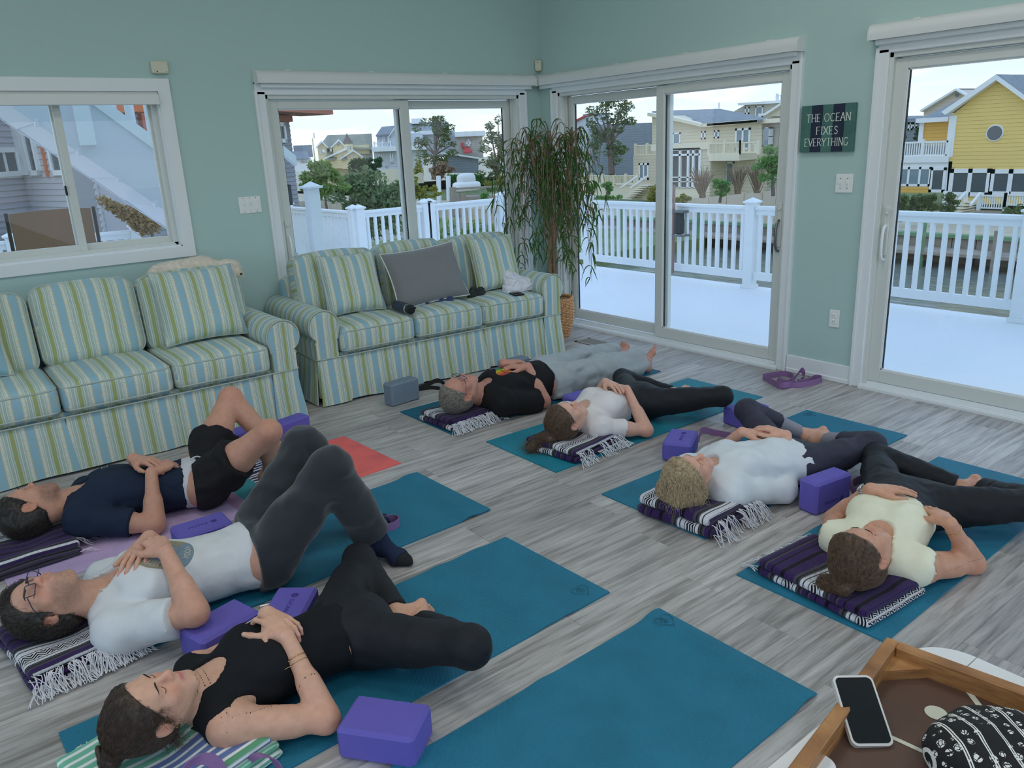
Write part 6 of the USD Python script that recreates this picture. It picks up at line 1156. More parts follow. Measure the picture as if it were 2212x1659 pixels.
blanket('folded purple woven blanket under the head of the navy-shirted man', (-4.62, -1.93), (.36, .36), 3, 'blanket_b', 2, .034, '+x', 5, (0, 0, .1, .1), nf=10, uvoff=.13)
blanket('black and white zigzag blanket with long fringe under the curly-haired man', (-4.60, -2.80), (.36, .42), 8, 'blanket_b', 2, .036, '-y', 6, (0, 0, .1, .1), nf=90, uvoff=.02)
def towel_mat():
    M_, Wt, Bl, Gr, Dk = lin(118, 186, 158), lin(232, 236, 234), lin(104, 124, 178), lin(96, 158, 122), lin(96, 108, 124); st_ = []; w = .033
    cols = [M_] * 9 + [Gr] * 2 + [Bl] * 5; n = len(cols)
    for i, c in enumerate(cols): st_ += [(i / n, c), ((i + .62) / n, c), ((i + .66) / n, Wt), ((i + .96) / n, Wt)]
    mat('towel', {'uv': ('uvmap', {'attribute': 'st'}), 'sx': ('separate_xyz', {}), 'a': ('math', {'math_type': 'multiply', 'value2': 1 / (w * n)}), 'fr': ('math', {'math_type': 'floored_modulo', 'value2': 1.0}), 'r': ('rgb_ramp', {'ramp': st_}), 'tc': ('texture_coordinate', {}), 'n': ('noise_texture', {'scale': 60, 'detail': 3}), 'b': ('bump', {'strength': .4, 'distance': .003}), 'p': ('principled_bsdf', {'roughness': .9})},
        [('uv.UV', 'sx.vector'), ('sx.y', 'a.value1'), ('a.value', 'fr.value1'), ('fr.value', 'r.fac'), ('r.color', 'p.base_color'), ('tc.object', 'n.vector'), ('n.fac', 'b.height'), ('b.normal', 'p.normal')])
towel_mat()
blanket('folded green, blue and white striped towel under the dark-haired woman in black', (-4.50, -3.66), (.44, .44), 14, 'towel', 3, .024, '+y', 7, (0, .0, .1, .1), nf=8, name='towel', cat='towel', uvoff=-.22, ov=.012)

# ---------------------------------------------------------------- straps
plain('strap_mauve', (142, 106, 152), .8, bump=.35, bscale=900); plain('strap_black', (26, 26, 28), .8)
def strap(label, segs, mt='strap_mauve', w=.038, ring=None, name='yoga_strap', base=None):
    b = A(*(base if base is not None else segs[0][0][0])); b[2] = 0; t = thing(name, label, 'strap', b)
    for pts, wid in segs:
        P = spline(pts, 46) if len(pts) > 2 else np.array(pts, float)
        if callable(wid): D_ = np.array([wid(i / (len(P) - 1)) for i in range(len(P))])
        else: D_ = wid if np.ndim(wid) == 1 else np.array([np.interp(np.linspace(0, 1, len(P)), np.linspace(0, 1, len(wid)), np.asarray(wid)[:, c]) for c in range(3)]).T
        obj('webbing', (lambda q: (q[0] - b, q[1]))(ribbon(P, D_, w, .003, 3)), mt, t, smooth=40)
    for c in ring or ():
        for dx in (0, .012): k = np.linspace(0, 2 * np.pi, 20)[:-1]; obj('ring', tube(np.c_[.018 * np.cos(k), dx + 0 * k, .018 * np.sin(k)] + A(*c) - b, .0022, 6, True), 'steel', t, smooth=True)
    return t
Zu = A(0, 0, 1); h = .019
a = np.linspace(0, 2 * np.pi, 30); c = atz(838, 1142, 0)
strap('mauve strap looped into a ring on the white-shirted man\'s mat', [([(c[0] + .055 * math.cos(q), c[1] + .042 * math.sin(q), h + .007) for q in a], Zu)])
c = atz(1705, 828, 0); X_ = lambda px, py, z: atz(px, py, z)
strap('mauve strap heaped on the floor by the baseboard between the doors', [([X_(1648, 814, h), X_(1680, 808, h), X_(1702, 808, h), X_(1712, 826, .03), X_(1690, 832, .03), X_(1662, 822, h), X_(1648, 814, h)], A(.1, .1, 1)), ([X_(1680, 818, h), X_(1700, 826, .03), X_(1720, 812, .05), X_(1733, 800, .06), X_(1737, 812, .03), X_(1728, 822, .02)], A(.3, -.2, 1)), ([X_(1690, 828, h), X_(1720, 832, h), X_(1750, 828, h), X_(1775, 818, h), X_(1765, 815, h), X_(1745, 823, h), X_(1722, 824, h)], A(0, .2, 1)), ([X_(1676, 826, h), X_(1684, 834, h), X_(1705, 833, h), X_(1718, 826, h)], Zu)])
strap('mauve strap running from the purple block to the blonde woman\'s side', [([X_(1497, 955, .01), X_(1509, 948, h), X_(1515, 931, .045), X_(1540, 934, h), X_(1575, 941, h), X_(1600, 950, h)], A(.05, .1, 1))])
strap('mauve strap with a loop behind the upright purple block', [([X_(1822, 1000, .02), X_(1830, 1025, .02), X_(1838, 1050, .02), X_(1850, 1062, h), X_(1880, 1056, h), X_(1886, 1044, h), X_(1862, 1036, h), X_(1842, 1044, h)], Zu)])
strap('mauve strap looped over the towel at the bottom left edge', [([X_(395, 1659, .1), X_(430, 1640, .105), X_(465, 1648, .1), X_(480, 1680, .07), X_(440, 1700, .07)], A(.5, -.2, .7))])
strap('mauve strap arched on the floor by the woman in black, bottom left', [([X_(505, 1665, .02), X_(530, 1648, .035), X_(560, 1632, .075), X_(585, 1636, .06), X_(603, 1660, .02)], A(.3, -.9, .1))])
strap('black strap loop beside the grey block and the grey-haired man', [([X_(900, 840, .02), X_(922, 832, .03), X_(945, 822, .05), X_(958, 828, .03), X_(962, 840, .01), X_(935, 838, .01), X_(905, 842, .01)], A(.2, .3, 1))], 'strap_black', .032)

# ---------------------------------------------------------------- the seven people lying on the mats
# joints in metres (H head, N neck base, P pelvis, s shoulder, e elbow, w wrist, h hip, k knee, a ankle, t toes); head centre; head axes as columns (left, face, crown)
POSE = {
 'p1': ({'H': (-4.592, -1.763, 0.200), 'N': (-4.385, -1.782, 0.131), 'P': (-3.852, -1.910, 0.116), 'sR': (-4.390, -1.963, 0.106), 'sL': (-4.306, -1.612, 0.096), 'eR': (-4.137, -2.124, 0.057), 'eL': (-4.014, -1.683, 0.055), 'wR': (-4.077, -1.952, 0.245), 'wL': (-4.116, -1.798, 0.270), 'hR': (-3.870, -2.002, 0.117), 'hL': (-3.830, -1.818, 0.115), 'kR': (-3.595, -2.215, 0.381), 'kL': (-3.573, -1.642, 0.413), 'aR': (-3.519, -1.939, 0.074), 'aL': (-3.392, -1.829, 0.080), 'tR': (-3.303, -1.933, 0.030), 'tL': (-3.178, -1.830, 0.030)},
      (-4.559, -1.823, 0.164), [(0.150, 0.094, -0.984), (0.788, 0.589, 0.177), (-0.596, 0.803, -0.014)]),
 'p2': ({'H': (-4.669, -2.856, 0.201), 'N': (-4.474, -2.781, 0.125), 'P': (-3.916, -2.832, 0.119), 'sR': (-4.463, -2.964, 0.078), 'sL': (-4.418, -2.602, 0.095), 'eR': (-4.257, -3.159, 0.154), 'eL': (-4.130, -2.696, 0.055), 'wR': (-4.263, -2.908, 0.259), 'wL': (-4.275, -2.732, 0.276), 'hR': (-3.920, -2.928, 0.118), 'hL': (-3.904, -2.737, 0.121), 'kR': (-3.649, -3.006, 0.467), 'kL': (-3.611, -2.683, 0.454), 'aR': (-3.483, -3.001, 0.080), 'aL': (-3.413, -2.774, 0.083), 'tR': (-3.387, -3.194, 0.042), 'tL': (-3.222, -2.674, 0.030)},
      (-4.627, -2.798, 0.189), [(0.311, -0.309, -0.899), (0.874, -0.279, 0.399), (0.374, 0.909, -0.183)]),
 'p3': ({'H': (-4.507, -3.687, 0.206), 'N': (-4.372, -3.561, 0.118), 'P': (-3.866, -3.542, 0.115), 'sR': (-4.335, -3.713, 0.094), 'sL': (-4.338, -3.406, 0.095), 'eR': (-4.105, -3.828, 0.061), 'eL': (-4.079, -3.294, 0.055), 'wR': (-4.114, -3.623, 0.181), 'wL': (-4.120, -3.485, 0.209), 'hR': (-3.863, -3.630, 0.115), 'hL': (-3.870, -3.453, 0.115), 'kR': (-3.704, -3.994, 0.203), 'kL': (-3.629, -3.125, 0.102), 'aR': (-3.653, -3.622, 0.069), 'aL': (-3.692, -3.517, 0.070), 'tR': (-3.488, -3.516, 0.036), 'tL': (-3.505, -3.473, 0.043)},
      (-4.507, -3.636, 0.193), [(-0.176, 0.407, -0.896), (0.968, -0.094, -0.233), (0.179, 0.908, 0.377)]),
 'p4': ({'H': (-2.271, -1.899, 0.199), 'N': (-2.082, -1.809, 0.130), 'P': (-1.545, -1.818, 0.114), 'sR': (-2.046, -1.990, 0.100), 'sL': (-2.039, -1.630, 0.095), 'eR': (-1.751, -2.014, 0.051), 'eL': (-1.741, -1.658, 0.055), 'wR': (-1.754, -1.878, 0.268), 'wL': (-1.851, -1.740, 0.281), 'hR': (-1.546, -1.913, 0.112), 'hL': (-1.543, -1.724, 0.116), 'kR': (-1.119, -1.902, 0.116), 'kL': (-1.124, -1.624, 0.120), 'aR': (-0.701, -1.914, 0.072), 'aL': (-0.706, -1.674, 0.077), 'tR': (-0.552, -1.827, 0.206), 'tL': (-0.582, -1.558, 0.215)},
      (-2.259, -1.839, 0.183), [(-0.004, 0.082, -0.997), (0.997, -0.070, -0.009), (0.071, 0.994, 0.082)]),
 'p5': ({'H': (-2.123, -2.653, 0.197), 'N': (-1.954, -2.555, 0.129), 'P': (-1.447, -2.574, 0.115), 'sR': (-1.924, -2.708, 0.098), 'sL': (-1.909, -2.405, 0.096), 'eR': (-1.683, -2.834, 0.050), 'eL': (-1.645, -2.312, 0.055), 'wR': (-1.637, -2.640, 0.192), 'wL': (-1.682, -2.505, 0.205), 'hR': (-1.450, -2.662, 0.115), 'hL': (-1.443, -2.485, 0.115), 'kR': (-1.204, -2.982, 0.173), 'kL': (-1.192, -2.165, 0.116), 'aR': (-1.062, -2.627, 0.067), 'aL': (-1.123, -2.546, 0.070), 'tR': (-0.871, -2.554, 0.065), 'tL': (-0.921, -2.510, 0.069)},
      (-2.104, -2.638, 0.166), [(0.090, 0.405, -0.910), (0.992, -0.117, 0.046), (0.088, 0.907, 0.412)]),
 'p6': ({'H': (-2.300, -3.644, 0.205), 'N': (-2.121, -3.577, 0.128), 'P': (-1.644, -3.716, 0.115), 'sR': (-2.114, -3.733, 0.103), 'sL': (-2.043, -3.437, 0.096), 'eR': (-1.843, -3.822, 0.063), 'eL': (-1.774, -3.351, 0.055), 'wR': (-1.663, -3.704, 0.182), 'wL': (-1.772, -3.528, 0.230), 'hR': (-1.670, -3.801, 0.117), 'hL': (-1.620, -3.631, 0.112), 'kR': (-1.296, -3.932, 0.163), 'kL': (-1.422, -3.306, 0.217), 'aR': (-1.154, -3.583, 0.055), 'aL': (-1.136, -3.490, 0.047), 'tR': (-0.952, -3.602, 0.049), 'tL': (-0.939, -3.521, 0.054)},
      (-2.275, -3.630, 0.196), [(0.034, 0.306, -0.951), (0.971, -0.235, -0.041), (0.236, 0.922, 0.305)]),
 'p7': ({'H': (-2.363, -4.476, 0.203), 'N': (-2.179, -4.418, 0.129), 'P': (-1.685, -4.299, 0.115), 'sR': (-2.118, -4.564, 0.094), 'sL': (-2.164, -4.263, 0.110), 'eR': (-1.858, -4.639, 0.037), 'eL': (-1.931, -4.118, 0.049), 'wR': (-1.994, -4.596, 0.238), 'wL': (-1.992, -4.287, 0.223), 'hR': (-1.666, -4.385, 0.114), 'hL': (-1.705, -4.212, 0.115), 'kR': (-1.446, -4.713, 0.167), 'kL': (-1.361, -3.985, 0.138), 'aR': (-1.222, -4.404, 0.061), 'aL': (-1.294, -4.342, 0.067), 'tR': (-1.020, -4.368, 0.054), 'tL': (-1.089, -4.310, 0.070)},
      (-2.335, -4.460, 0.174), [(0.159, 0.403, -0.902), (0.962, 0.141, 0.232), (-0.221, 0.904, 0.365)]),
}
def skin_mat(name):
    return mat(name, {'a': ('attribute', {'attribute': 'tone'}), 'tc': ('texture_coordinate', {}), 'n': ('noise_texture', {'scale': 45, 'detail': 4}), 'r': ('rgb_ramp', {'ramp': [(.3, (.93, .9, .9)), (.7, (1.05, 1.04, 1.04))]}), 'm': ('mix', {'mix_type': 'multiply', 'fac': 1.0}), 'n2': ('noise_texture', {'scale': 600, 'detail': 2}), 'b': ('bump', {'strength': .08, 'distance': .001}),
        'p': ('principled_bsdf', {'roughness': .5, 'subsurface_weight': .12, 'subsurface_scale': .008, 'subsurface_radius': (1.0, .35, .2), 'specular_ior_level': .4})},
        [('a.color', 'm.color1'), ('tc.object', 'n.vector'), ('n.fac', 'r.fac'), ('r.color', 'm.color2'), ('m.color', 'p.base_color'), ('tc.object', 'n2.vector'), ('n2.fac', 'b.height'), ('b.normal', 'p.normal')])
skin_mat('skin')
def cloth_mat(name, rgb, rough=.85, var=.06, bump=.35, bscale=900, **k): return plain(name, rgb, rough, var, 12, bump, bscale, spec=.25, **k)
cloth_mat('tee_navy', (30, 42, 62)); cloth_mat('shorts_black', (30, 28, 30), .75); cloth_mat('tee_white', (214, 217, 219)); cloth_mat('pants_charcoal', (46, 50, 54), .9, sheen_weight=.3); cloth_mat('tank_black', (24, 26, 30)); cloth_mat('leggings_black', (32, 33, 37), .6); cloth_mat('tee_black', (28, 28, 30)); cloth_mat('sweat_grey', (168, 174, 176), .9, sheen_weight=.2)
cloth_mat('tee_cream', (226, 220, 218)); cloth_mat('shirt_pale', (218, 223, 226)); cloth_mat('leggings_plum', (56, 54, 68), .6); cloth_mat('mesh_grey', (150, 146, 156), .8); cloth_mat('tank_cream', (236, 234, 208)); cloth_mat('sock_navy', (36, 44, 70), .9, bump=.8, bscale=300); cloth_mat('sock_toe', (40, 40, 42), .9); cloth_mat('waistband_white', (206, 204, 208)); plain('brow_dark', (46, 34, 28), .8); plain('brow_grey', (120, 108, 98), .8); plain('brow_blond', (160, 128, 96), .8); plain('lash', (50, 36, 30), .7)
plain('frame_navy', (44, 50, 66), .35); plain('frame_grey', (70, 72, 76), .3, metallic=.6); mat('lens', {'t': ('transparent_bsdf', {'color': (.95, .95, .97)}), 'g': ('glossy_bsdf', {'roughness': .02}), 'm': ('mix_closure', {'fac': .12})}, [('t.BSDF', 'm.closure1'), ('g.BSDF', 'm.closure2')], 'm.closure')
def hair_mat(name, c0, c1, rough=.4): return mat(name, {'g': ('geometry', {}), 'tc': ('texture_coordinate', {}), 'n': ('noise_texture', {'scale': 90, 'detail': 4}), 'r': ('rgb_ramp', {'ramp': [(.3, lin(*c0)), (.7, lin(*c1))]}), 'p': ('principled_bsdf', {'roughness': rough, 'specular_ior_level': .45}), 'b': ('bump', {'strength': .6, 'distance': .003})}, [('tc.object', 'n.vector'), ('n.fac', 'r.fac'), ('r.color', 'p.base_color'), ('n.fac', 'b.height'), ('b.normal', 'p.normal')])
hair_mat('hair_black', (26, 22, 20), (52, 44, 38)); hair_mat('hair_darkbrown', (38, 29, 24), (72, 56, 44)); hair_mat('hair_brown', (58, 44, 36), (104, 82, 64)); hair_mat('hair_grey', (86, 80, 72), (150, 142, 130)); hair_mat('hair_blonde', (130, 110, 84), (206, 184, 146))
hair_mat('strand_black', (30, 26, 24), (66, 56, 48), .35); hair_mat('strand_darkbrown', (46, 34, 28), (88, 68, 54), .35); hair_mat('strand_brown', (70, 52, 40), (126, 98, 74), .35); hair_mat('strand_grey', (100, 94, 86), (178, 172, 162), .35); hair_mat('strand_blonde', (146, 124, 94), (226, 206, 168), .35)
cloth_mat('hair_tie', (24, 22, 24))
unit = lambda v: np.asarray(v, float) / (np.linalg.norm(v) + 1e-12)
ZM = .0066                                            # top of a mat
def hand_sdf(w, d, nrm, side, sc=1.0, curl=(25, 30, 20), spread=3, thumb=(35, 15), fan=(0, 0, 0, 0), curls=None):
    """a hand: palm, four jointed fingers, thumb. w wrist, d finger direction, nrm back-of-hand normal, side +1 right / -1 left"""
    x = unit(d); z = unit(np.asarray(nrm) - x * (np.asarray(nrm) @ x)); y = np.cross(z, x) * side; M = np.stack([x, y, z], 1); W = lambda q: np.asarray(w) + M @ (np.asarray(q, float) * sc)
    mcp = [(.093, .028, .0), (.096, .007, .003), (.091, -.014, .001), (.083, -.033, -.004)]; ln = [(.042, .026, .021), (.046, .030, .022), (.043, .028, .021), (.034, .021, .019)]; rr = [(.0098, .0088, .0078, .0066), (.0100, .0090, .0080, .0068), (.0096, .0086, .0076, .0065), (.0086, .0076, .0067, .0058)]
    palm = [cone(W((.0, .014, 0)), W((.085, .026, -.001)), .0165 * sc, .0125 * sc), cone(W((0, .002, 0)), W((.088, .006, .0)), .0175 * sc, .013 * sc), cone(W((0, -.006, 0)), W((.084, -.013, -.001)), .0165 * sc, .0125 * sc), cone(W((.004, -.014, 0)), W((.076, -.031, -.005)), .015 * sc, .0115 * sc), cone(W((.012, .016, -.006)), W((.05, .036, -.012)), .016 * sc, .013 * sc), cone(W((.02, -.02, -.008)), W((.06, -.03, -.010)), .013 * sc, .011 * sc)]
    fs = []; tips = []
    for i in range(4):
        a = math.radians(spread * (1.5 - i) + fan[i]); fd = A(math.cos(a), math.sin(a), 0); c = 0; p = np.array(mcp[i]); prims = []; cc = curls[i] if curls else curl
        for j in range(3):
            c += math.radians(cc[j]); q = p + (fd * math.cos(c) + A(0, 0, -1) * math.sin(c)) * ln[i][j]; prims.append(cone(W(p), W(q), rr[i][j] * sc, rr[i][j + 1] * sc)); p = q
        prims.append(cone(W(np.array(mcp[i]) - fd * .02), W(mcp[i]), .009 * sc, rr[i][0] * sc)); fs.append(uni(prims, .004)); tips.append((W(p), M))
    a, b = math.radians(thumb[0]), math.radians(thumb[1]); t0 = A(.03, .03, -.010); d0 = A(math.cos(a), math.sin(a), -.25); t1 = t0 + unit(d0) * .042; d1 = A(math.cos(a - b), math.sin(a - b), -.15); t2 = t1 + unit(d1) * .033; d2 = A(math.cos(a - 1.6 * b), math.sin(a - 1.6 * b), -.05); t3 = t2 + unit(d2) * .025
    th = uni([cone(W(t0), W(t1), .0145 * sc, .0118 * sc), cone(W(t1), W(t2), .0115 * sc, .0105 * sc), cone(W(t2), W(t3), .0105 * sc, .0085 * sc)], .005)
    P_ = uni(palm, .012); h = uni([P_, th], .012)
    for f in fs: h = uni([h, f], .0045)
    h.tips = tips; h.M = M; h.W = W; return h
def foot_sdf(a, t, sole, side, sc=1.0, toes=True):
    """a foot from ankle a towards t, sole normal hint, side +1 right"""
    a = np.asarray(a); T_ = unit(np.asarray(t) - a); n = unit(np.asarray(sole) - T_ * (np.asarray(sole) @ T_)); b = np.cross(n, T_) * side     # b points to the big-toe side
    W = lambda x, y, z: a + (T_ * x + b * y + n * z) * sc
    pr = [cone(W(-.028, 0, .03), W(.02, -.004, .036), .032 * sc, .026 * sc), cone(W(-.005, 0, -.01), W(-.022, 0, .02), .034 * sc, .031 * sc), cone(W(.0, .002, .0), W(.10, .014, .032), .034 * sc, .021 * sc), cone(W(.01, -.008, .02), W(.09, -.022, .040), .028 * sc, .018 * sc), cone(W(.105, .026, .036), W(.105, -.028, .042), .019 * sc, .015 * sc), ell(W(.0, .026, .0), A(.014, .014, .014) * sc), ell(W(-.004, -.026, .006), A(.013, .013, .013) * sc)]
    f = uni(pr, .025)
    if not toes: return uni([f, cone(W(.11, .018, .036), W(.155, .008, .038), .019 * sc, .015 * sc), cone(W(.10, -.02, .04), W(.14, -.014, .04), .016 * sc, .013 * sc)], .02)
    for i in range(5):
        y = .026 - .0135 * i; L = (.050, .046, .041, .035, .028)[i]; r = (.0125, .0088, .0083, .0078, .0074)[i]; x0 = .108 - .003 * i * i * .6
        f = uni([f, uni([cone(W(x0, y, .038), W(x0 + L * .6, y, .036), r * 1.02 * sc, r * .9 * sc), cone(W(x0 + L * .6, y, .036), W(x0 + L, y, .041), r * .9 * sc, r * .95 * sc)], .003)], .004)
    return f
def head_sdf(c, R, sc, sex, N, nk=1.0):
    c, R = np.asarray(c), np.asarray(R); W = lambda *q: c + R @ (np.asarray(q, float) * sc); e = lambda q, r: ell(W(*q), A(*r) * sc, R); cn = lambda p, q, a, b=None: cone(W(*p), W(*q), a * sc, (a if b is None else b) * sc)
    m = sex == 'm'; jw = .050 if m else .044
    s = uni([e((0, -.012, .045), (.074, .094, .083)), e((0, .028, -.015), (.061, .066, .088)), e((0, .035, .055), (.060, .056, .052))], .03)
    jaw = uni([cn((s_ * jw, .0, -.045), (s_ * .014, .072, -.092), .021, .018) for s_ in (1, -1)] + [cn((-.012, .078, -.091), (.012, .078, -.091), .016), e((0, .068, -.052), (.036, .033, .036))], .025); s = uni([s, jaw], .03)
    s = uni([s] + [e((q * .043, .060, -.012), (.024, .024, .022)) for q in (1, -1)], .025)
    s = uni([s, cn((-.036, .083, .031), (.036, .083, .031), .013 if m else .0105)], .022)
    for q in (1, -1): s = sub(s, e((q * .031, .104, .013), (.019, .019, .013)), .014)
    for q in (1, -1): s = uni([s, e((q * .032, .0755, .0125), (.0158, .0135, .0125))], .004)
    nose = uni([cn((0, .088, .024), (0, .111, -.008), .0085, .0105), e((0, .1135, -.0125), (.0115, .011, .010)), e((.0115, .102, -.0165), (.0085, .0105, .008)), e((-.0115, .102, -.0165), (.0085, .0105, .008))], .009); s = uni([s, nose], .009)
    for q in (1, -1): s = sub(s, e((q * .006, .107, -.0235), (.0042, .006, .004)), .004)
    up = uni([cn((q * .002, .1015, -.0465), (q * .021, .0895, -.050), .0058, .0032) for q in (1, -1)], .006); lo = uni([cn((q * .002, .0985, -.0575), (q * .019, .089, -.0525), .0068, .0034) for q in (1, -1)], .006); s = uni([s, up], .005); s = uni([s, lo], .004)
    s = sub(s, cn((-.022, .0945, -.0518), (.022, .0945, -.0518), .0012), .003)
    for q in (1, -1):
        er = R @ rotz(0) ; k = math.radians(18) * q; Re = R @ A([math.cos(k), -math.sin(k), 0], [math.sin(k), math.cos(k), 0], [0, 0, 1])
        ear = ell(W(q * .079, -.014, .004), A(.009, .0195, .0325) * sc, Re); ear = sub(ear, ell(W(q * .0885, -.010, .008), A(.007, .011, .020) * sc, Re), .004); ear = uni([ear, e((q * .078, -.004, -.022), (.006, .009, .010)), e((q * .0765, .003, -.004), (.004, .004, .006))], .006); s = uni([s, ear], .005)
    nb = W(0, -.022, -.055); r = (.058 if m else .048) * nk; s = uni([s, cone(nb, N, r * sc, (r + .006) * sc), cone(W(0, .012, -.06), np.asarray(N) + R[:, 1] * .02, .042 * nk, .04 * nk)], .025)
    s.W, s.R, s.c, s.sc = W, R, c, sc; return s
def surf(s, p, d, far=.08):
    """march from p against direction d (from outside) onto s"""
    p = np.atleast_2d(p).astype(float) + d * far; d = -np.asarray(d, float)
    for _ in range(40): p = p + d * np.clip(s(p), -.02, .02)[:, None] * .8
    return p
SKIN = {}
def person(key, label, sex, H, tone, cfg):
    J, hc, hR = POSE[key]; J = {k: A(*v) for k, v in J.items()}; hR = np.array(hR); q = H / 1.76; t = thing('person', label, 'person', (0, 0, 0)); f_ = sex == 'f'; C = cfg
    for k, v in C.get('fix', {}).items(): J[k] = A(*v)
    a = unit(J['P'] - J['N']); l = J['sL'] - J['sR']; l = unit(l - a * (l @ a)); f = np.cross(a, l); T_ = np.linalg.norm(J['P'] - J['N']); R = np.stack([a, l, f], 1); B = lambda u, v=0, w=0: J['N'] + a * u * T_ + l * v + f * w; wd = C.get('wide', 1.0); E = lambda u, v, w, r: ell(B(u, v, w), A(*r) * q, R)
    g = {}
    tor = [E(.34, 0, -.002, (.20, (.158 if not f_ else .138) * wd, .104)), E(.70, 0, -.004, (.18, (.138 if not f_ else .116) * wd, .098)), E(1.0, 0, .0, (.135, (.160 if not f_ else .166) * wd, .108)), cone(J['sR'], J['sL'], .058 * q)]
    tor += [cone(J['N'] - f * .015, J[s] - l * (.02 if s == 'sL' else -.02), .05 * q, .05 * q) for s in ('sR', 'sL')]
    if f_: tor += [E(.36, v, .062, (.075, .068, .05)) for v in (.07, -.07)]
    else: tor += [E(.30, v, .055, (.09, .085, .045)) for v in (.07, -.07)]
    if C.get('belly'): tor.append(E(.72, 0, .02, (.17, .135 * wd, .075 + C['belly'])))
    core = uni(tor, .05)
    def limb_k(p0, s, kmax, kmin=.005): p0 = np.asarray(p0, np.float32); return lambda p: (kmin + kmax * np.exp(-((p - p0) ** 2).sum(1) / (s * s))).astype(np.float32)
    bulk = C.get('bulk', 1.0) * (q if not f_ else q * .92)
    def seg(p, k): return p[0] + (p[1] - p[0]) * k
    def upper(s): return uni([cone(J['s' + s], J['e' + s], .051 * bulk, .040 * bulk), cone(seg((J['s' + s], J['e' + s]), .25), seg((J['s' + s], J['e' + s]), .62), .049 * bulk, .046 * bulk), ball(J['s' + s], .056 * bulk)], .03)
    def thigh(s): return uni([cone(J['h' + s], J['k' + s], .088 * bulk, .056 * bulk), cone(seg((J['h' + s], J['k' + s]), .1), seg((J['h' + s], J['k' + s]), .55), .088 * bulk, .074 * bulk)], .03)
    def shank(s):
        k, n_ = J['k' + s], J['a' + s]; back = unit(unit(n_ - k) * 0 + (J['h' + s] - k) - unit(n_ - k) * ((J['h' + s] - k) @ unit(n_ - k))); return uni([cone(k, n_, .053 * bulk, .036 * q), cone(seg((k, n_), .15) + back * .012, seg((k, n_), .48) + back * .012, .05 * bulk, .045 * bulk), ball(k, .056 * bulk)], .025)
    shirt_core = grow(core, .012)
    # hands: settle them on the belly, then hang the forearms from them
    hs = {}; hd = C['hands']; placed = []
    for s in hd['order']:
        px, py, z = hd[s][0]; w = J['w' + s]; tip = atz(px, py, z); d = unit(tip - w); d = unit(d - f * (d @ f) * .6); nrm = unit(f + np.asarray(hd[s][1].get('n', (0, 0, 0)))); sd = 1 if s == 'R' else -1; opt = {k: v for k, v in hd[s][1].items() if k not in ('n', 'up')}
        sc = q * (.94 if f_ else 1.0)
        for _ in range(3):
            pr = np.array([w + d * x * sc - nrm * .015 + np.cross(nrm, d) * y for x in (.03, .06, .09, .13) for y in (-.02, .0, .02)]); dd = [shirt_core(pr)] + [h_(pr + nrm * 0) for h_ in placed]; m_ = min(float(x.min()) for x in dd); w = w + nrm * np.clip(.003 - m_ + hd[s][1].get('up', 0), -.05, .05)
        J['w' + s] = w; hs[s] = hand_sdf(w + d * .012, d, nrm, sd, sc, **opt); placed.append(hs[s])
    def fore(s): return uni([cone(J['e' + s], J['w' + s], .041 * bulk, .0265 * bulk), cone(seg((J['e' + s], J['w' + s]), .15), seg((J['e' + s], J['w' + s]), .42), .042 * bulk, .037 * bulk), ball(J['e' + s], .041 * bulk)], .025)
    arm = {s: uni([upper(s), fore(s)], .02) for s in 'RL'}; head = head_sdf(hc, hR, (1.0 if not f_ else .94) * C.get('hs', 1), sex, J['N'], C.get('neck', 1))
    leg = {s: uni([thigh(s), shank(s)], .02) for s in 'RL'}; feet = {s: foot_sdf(J['a' + s], J['t' + s], C['sole'][s], 1 if s == 'R' else -1, q * (.93 if f_ else 1.02), C.get('toes', True)) for s in 'RL'}
    body = uni([core, head], limb_k(J['N'], .10, .05, .004))
    for s in 'RL': body = uni([body, arm[s]], limb_k(J['s' + s], .085, .06)); body = uni([body, leg[s]], limb_k(J['h' + s], .12, .07)); body = uni([body, hs[s]], limb_k(J['w' + s], .035, .02, .0015)); body = uni([body, feet[s]], limb_k(J['a' + s], .05, .03))
    flr = C.get('floor', ZM); full = S_(lambda p: np.maximum(body.f(p), flr - p[:, 2]), body.lo, body.hi)
    # skin is meshed only where it shows: finer at the head and the hands, one closed-looking surface
    hb = (np.array(head.c) - .145, np.array(head.c) + .145); boxes = [(hb[0], hb[1], .0036)]
    lo, hi = np.minimum(hs['R'].lo, hs['L'].lo), np.maximum(hs['R'].hi, hs['L'].hi); lo, hi = lo - .004, hi + .004; boxes.append((lo, hi, .0033))
    if C.get('toes', True):
        lo, hi = np.minimum(feet['R'].lo, feet['L'].lo), np.maximum(feet['R'].hi, feet['L'].hi)
        if np.prod(hi - lo) < .03: boxes.append((lo, hi, .0038))
        else: boxes += [(feet[s].lo, feet[s].hi, .0038) for s in 'RL']
    m = nets(full, .0098, proj=1); ms = []
    for lo, hi, h in boxes:
        m = drop_box(m, lo + .002, hi - .002); b_ = nets(full, h, lo, hi, proj=1); b_ = keep(b_, lambda c, lo=lo, hi=hi: np.all((c > lo) & (c < hi), axis=1))
        for lo2, hi2, h2 in boxes:
            if h2 < h or (h2 == h and lo2 is not lo and lo2[0] < lo[0]): b_ = drop_box(b_, lo2 + .001, hi2 - .001)
        ms.append(b_)
    skin = joinm([m] + ms)
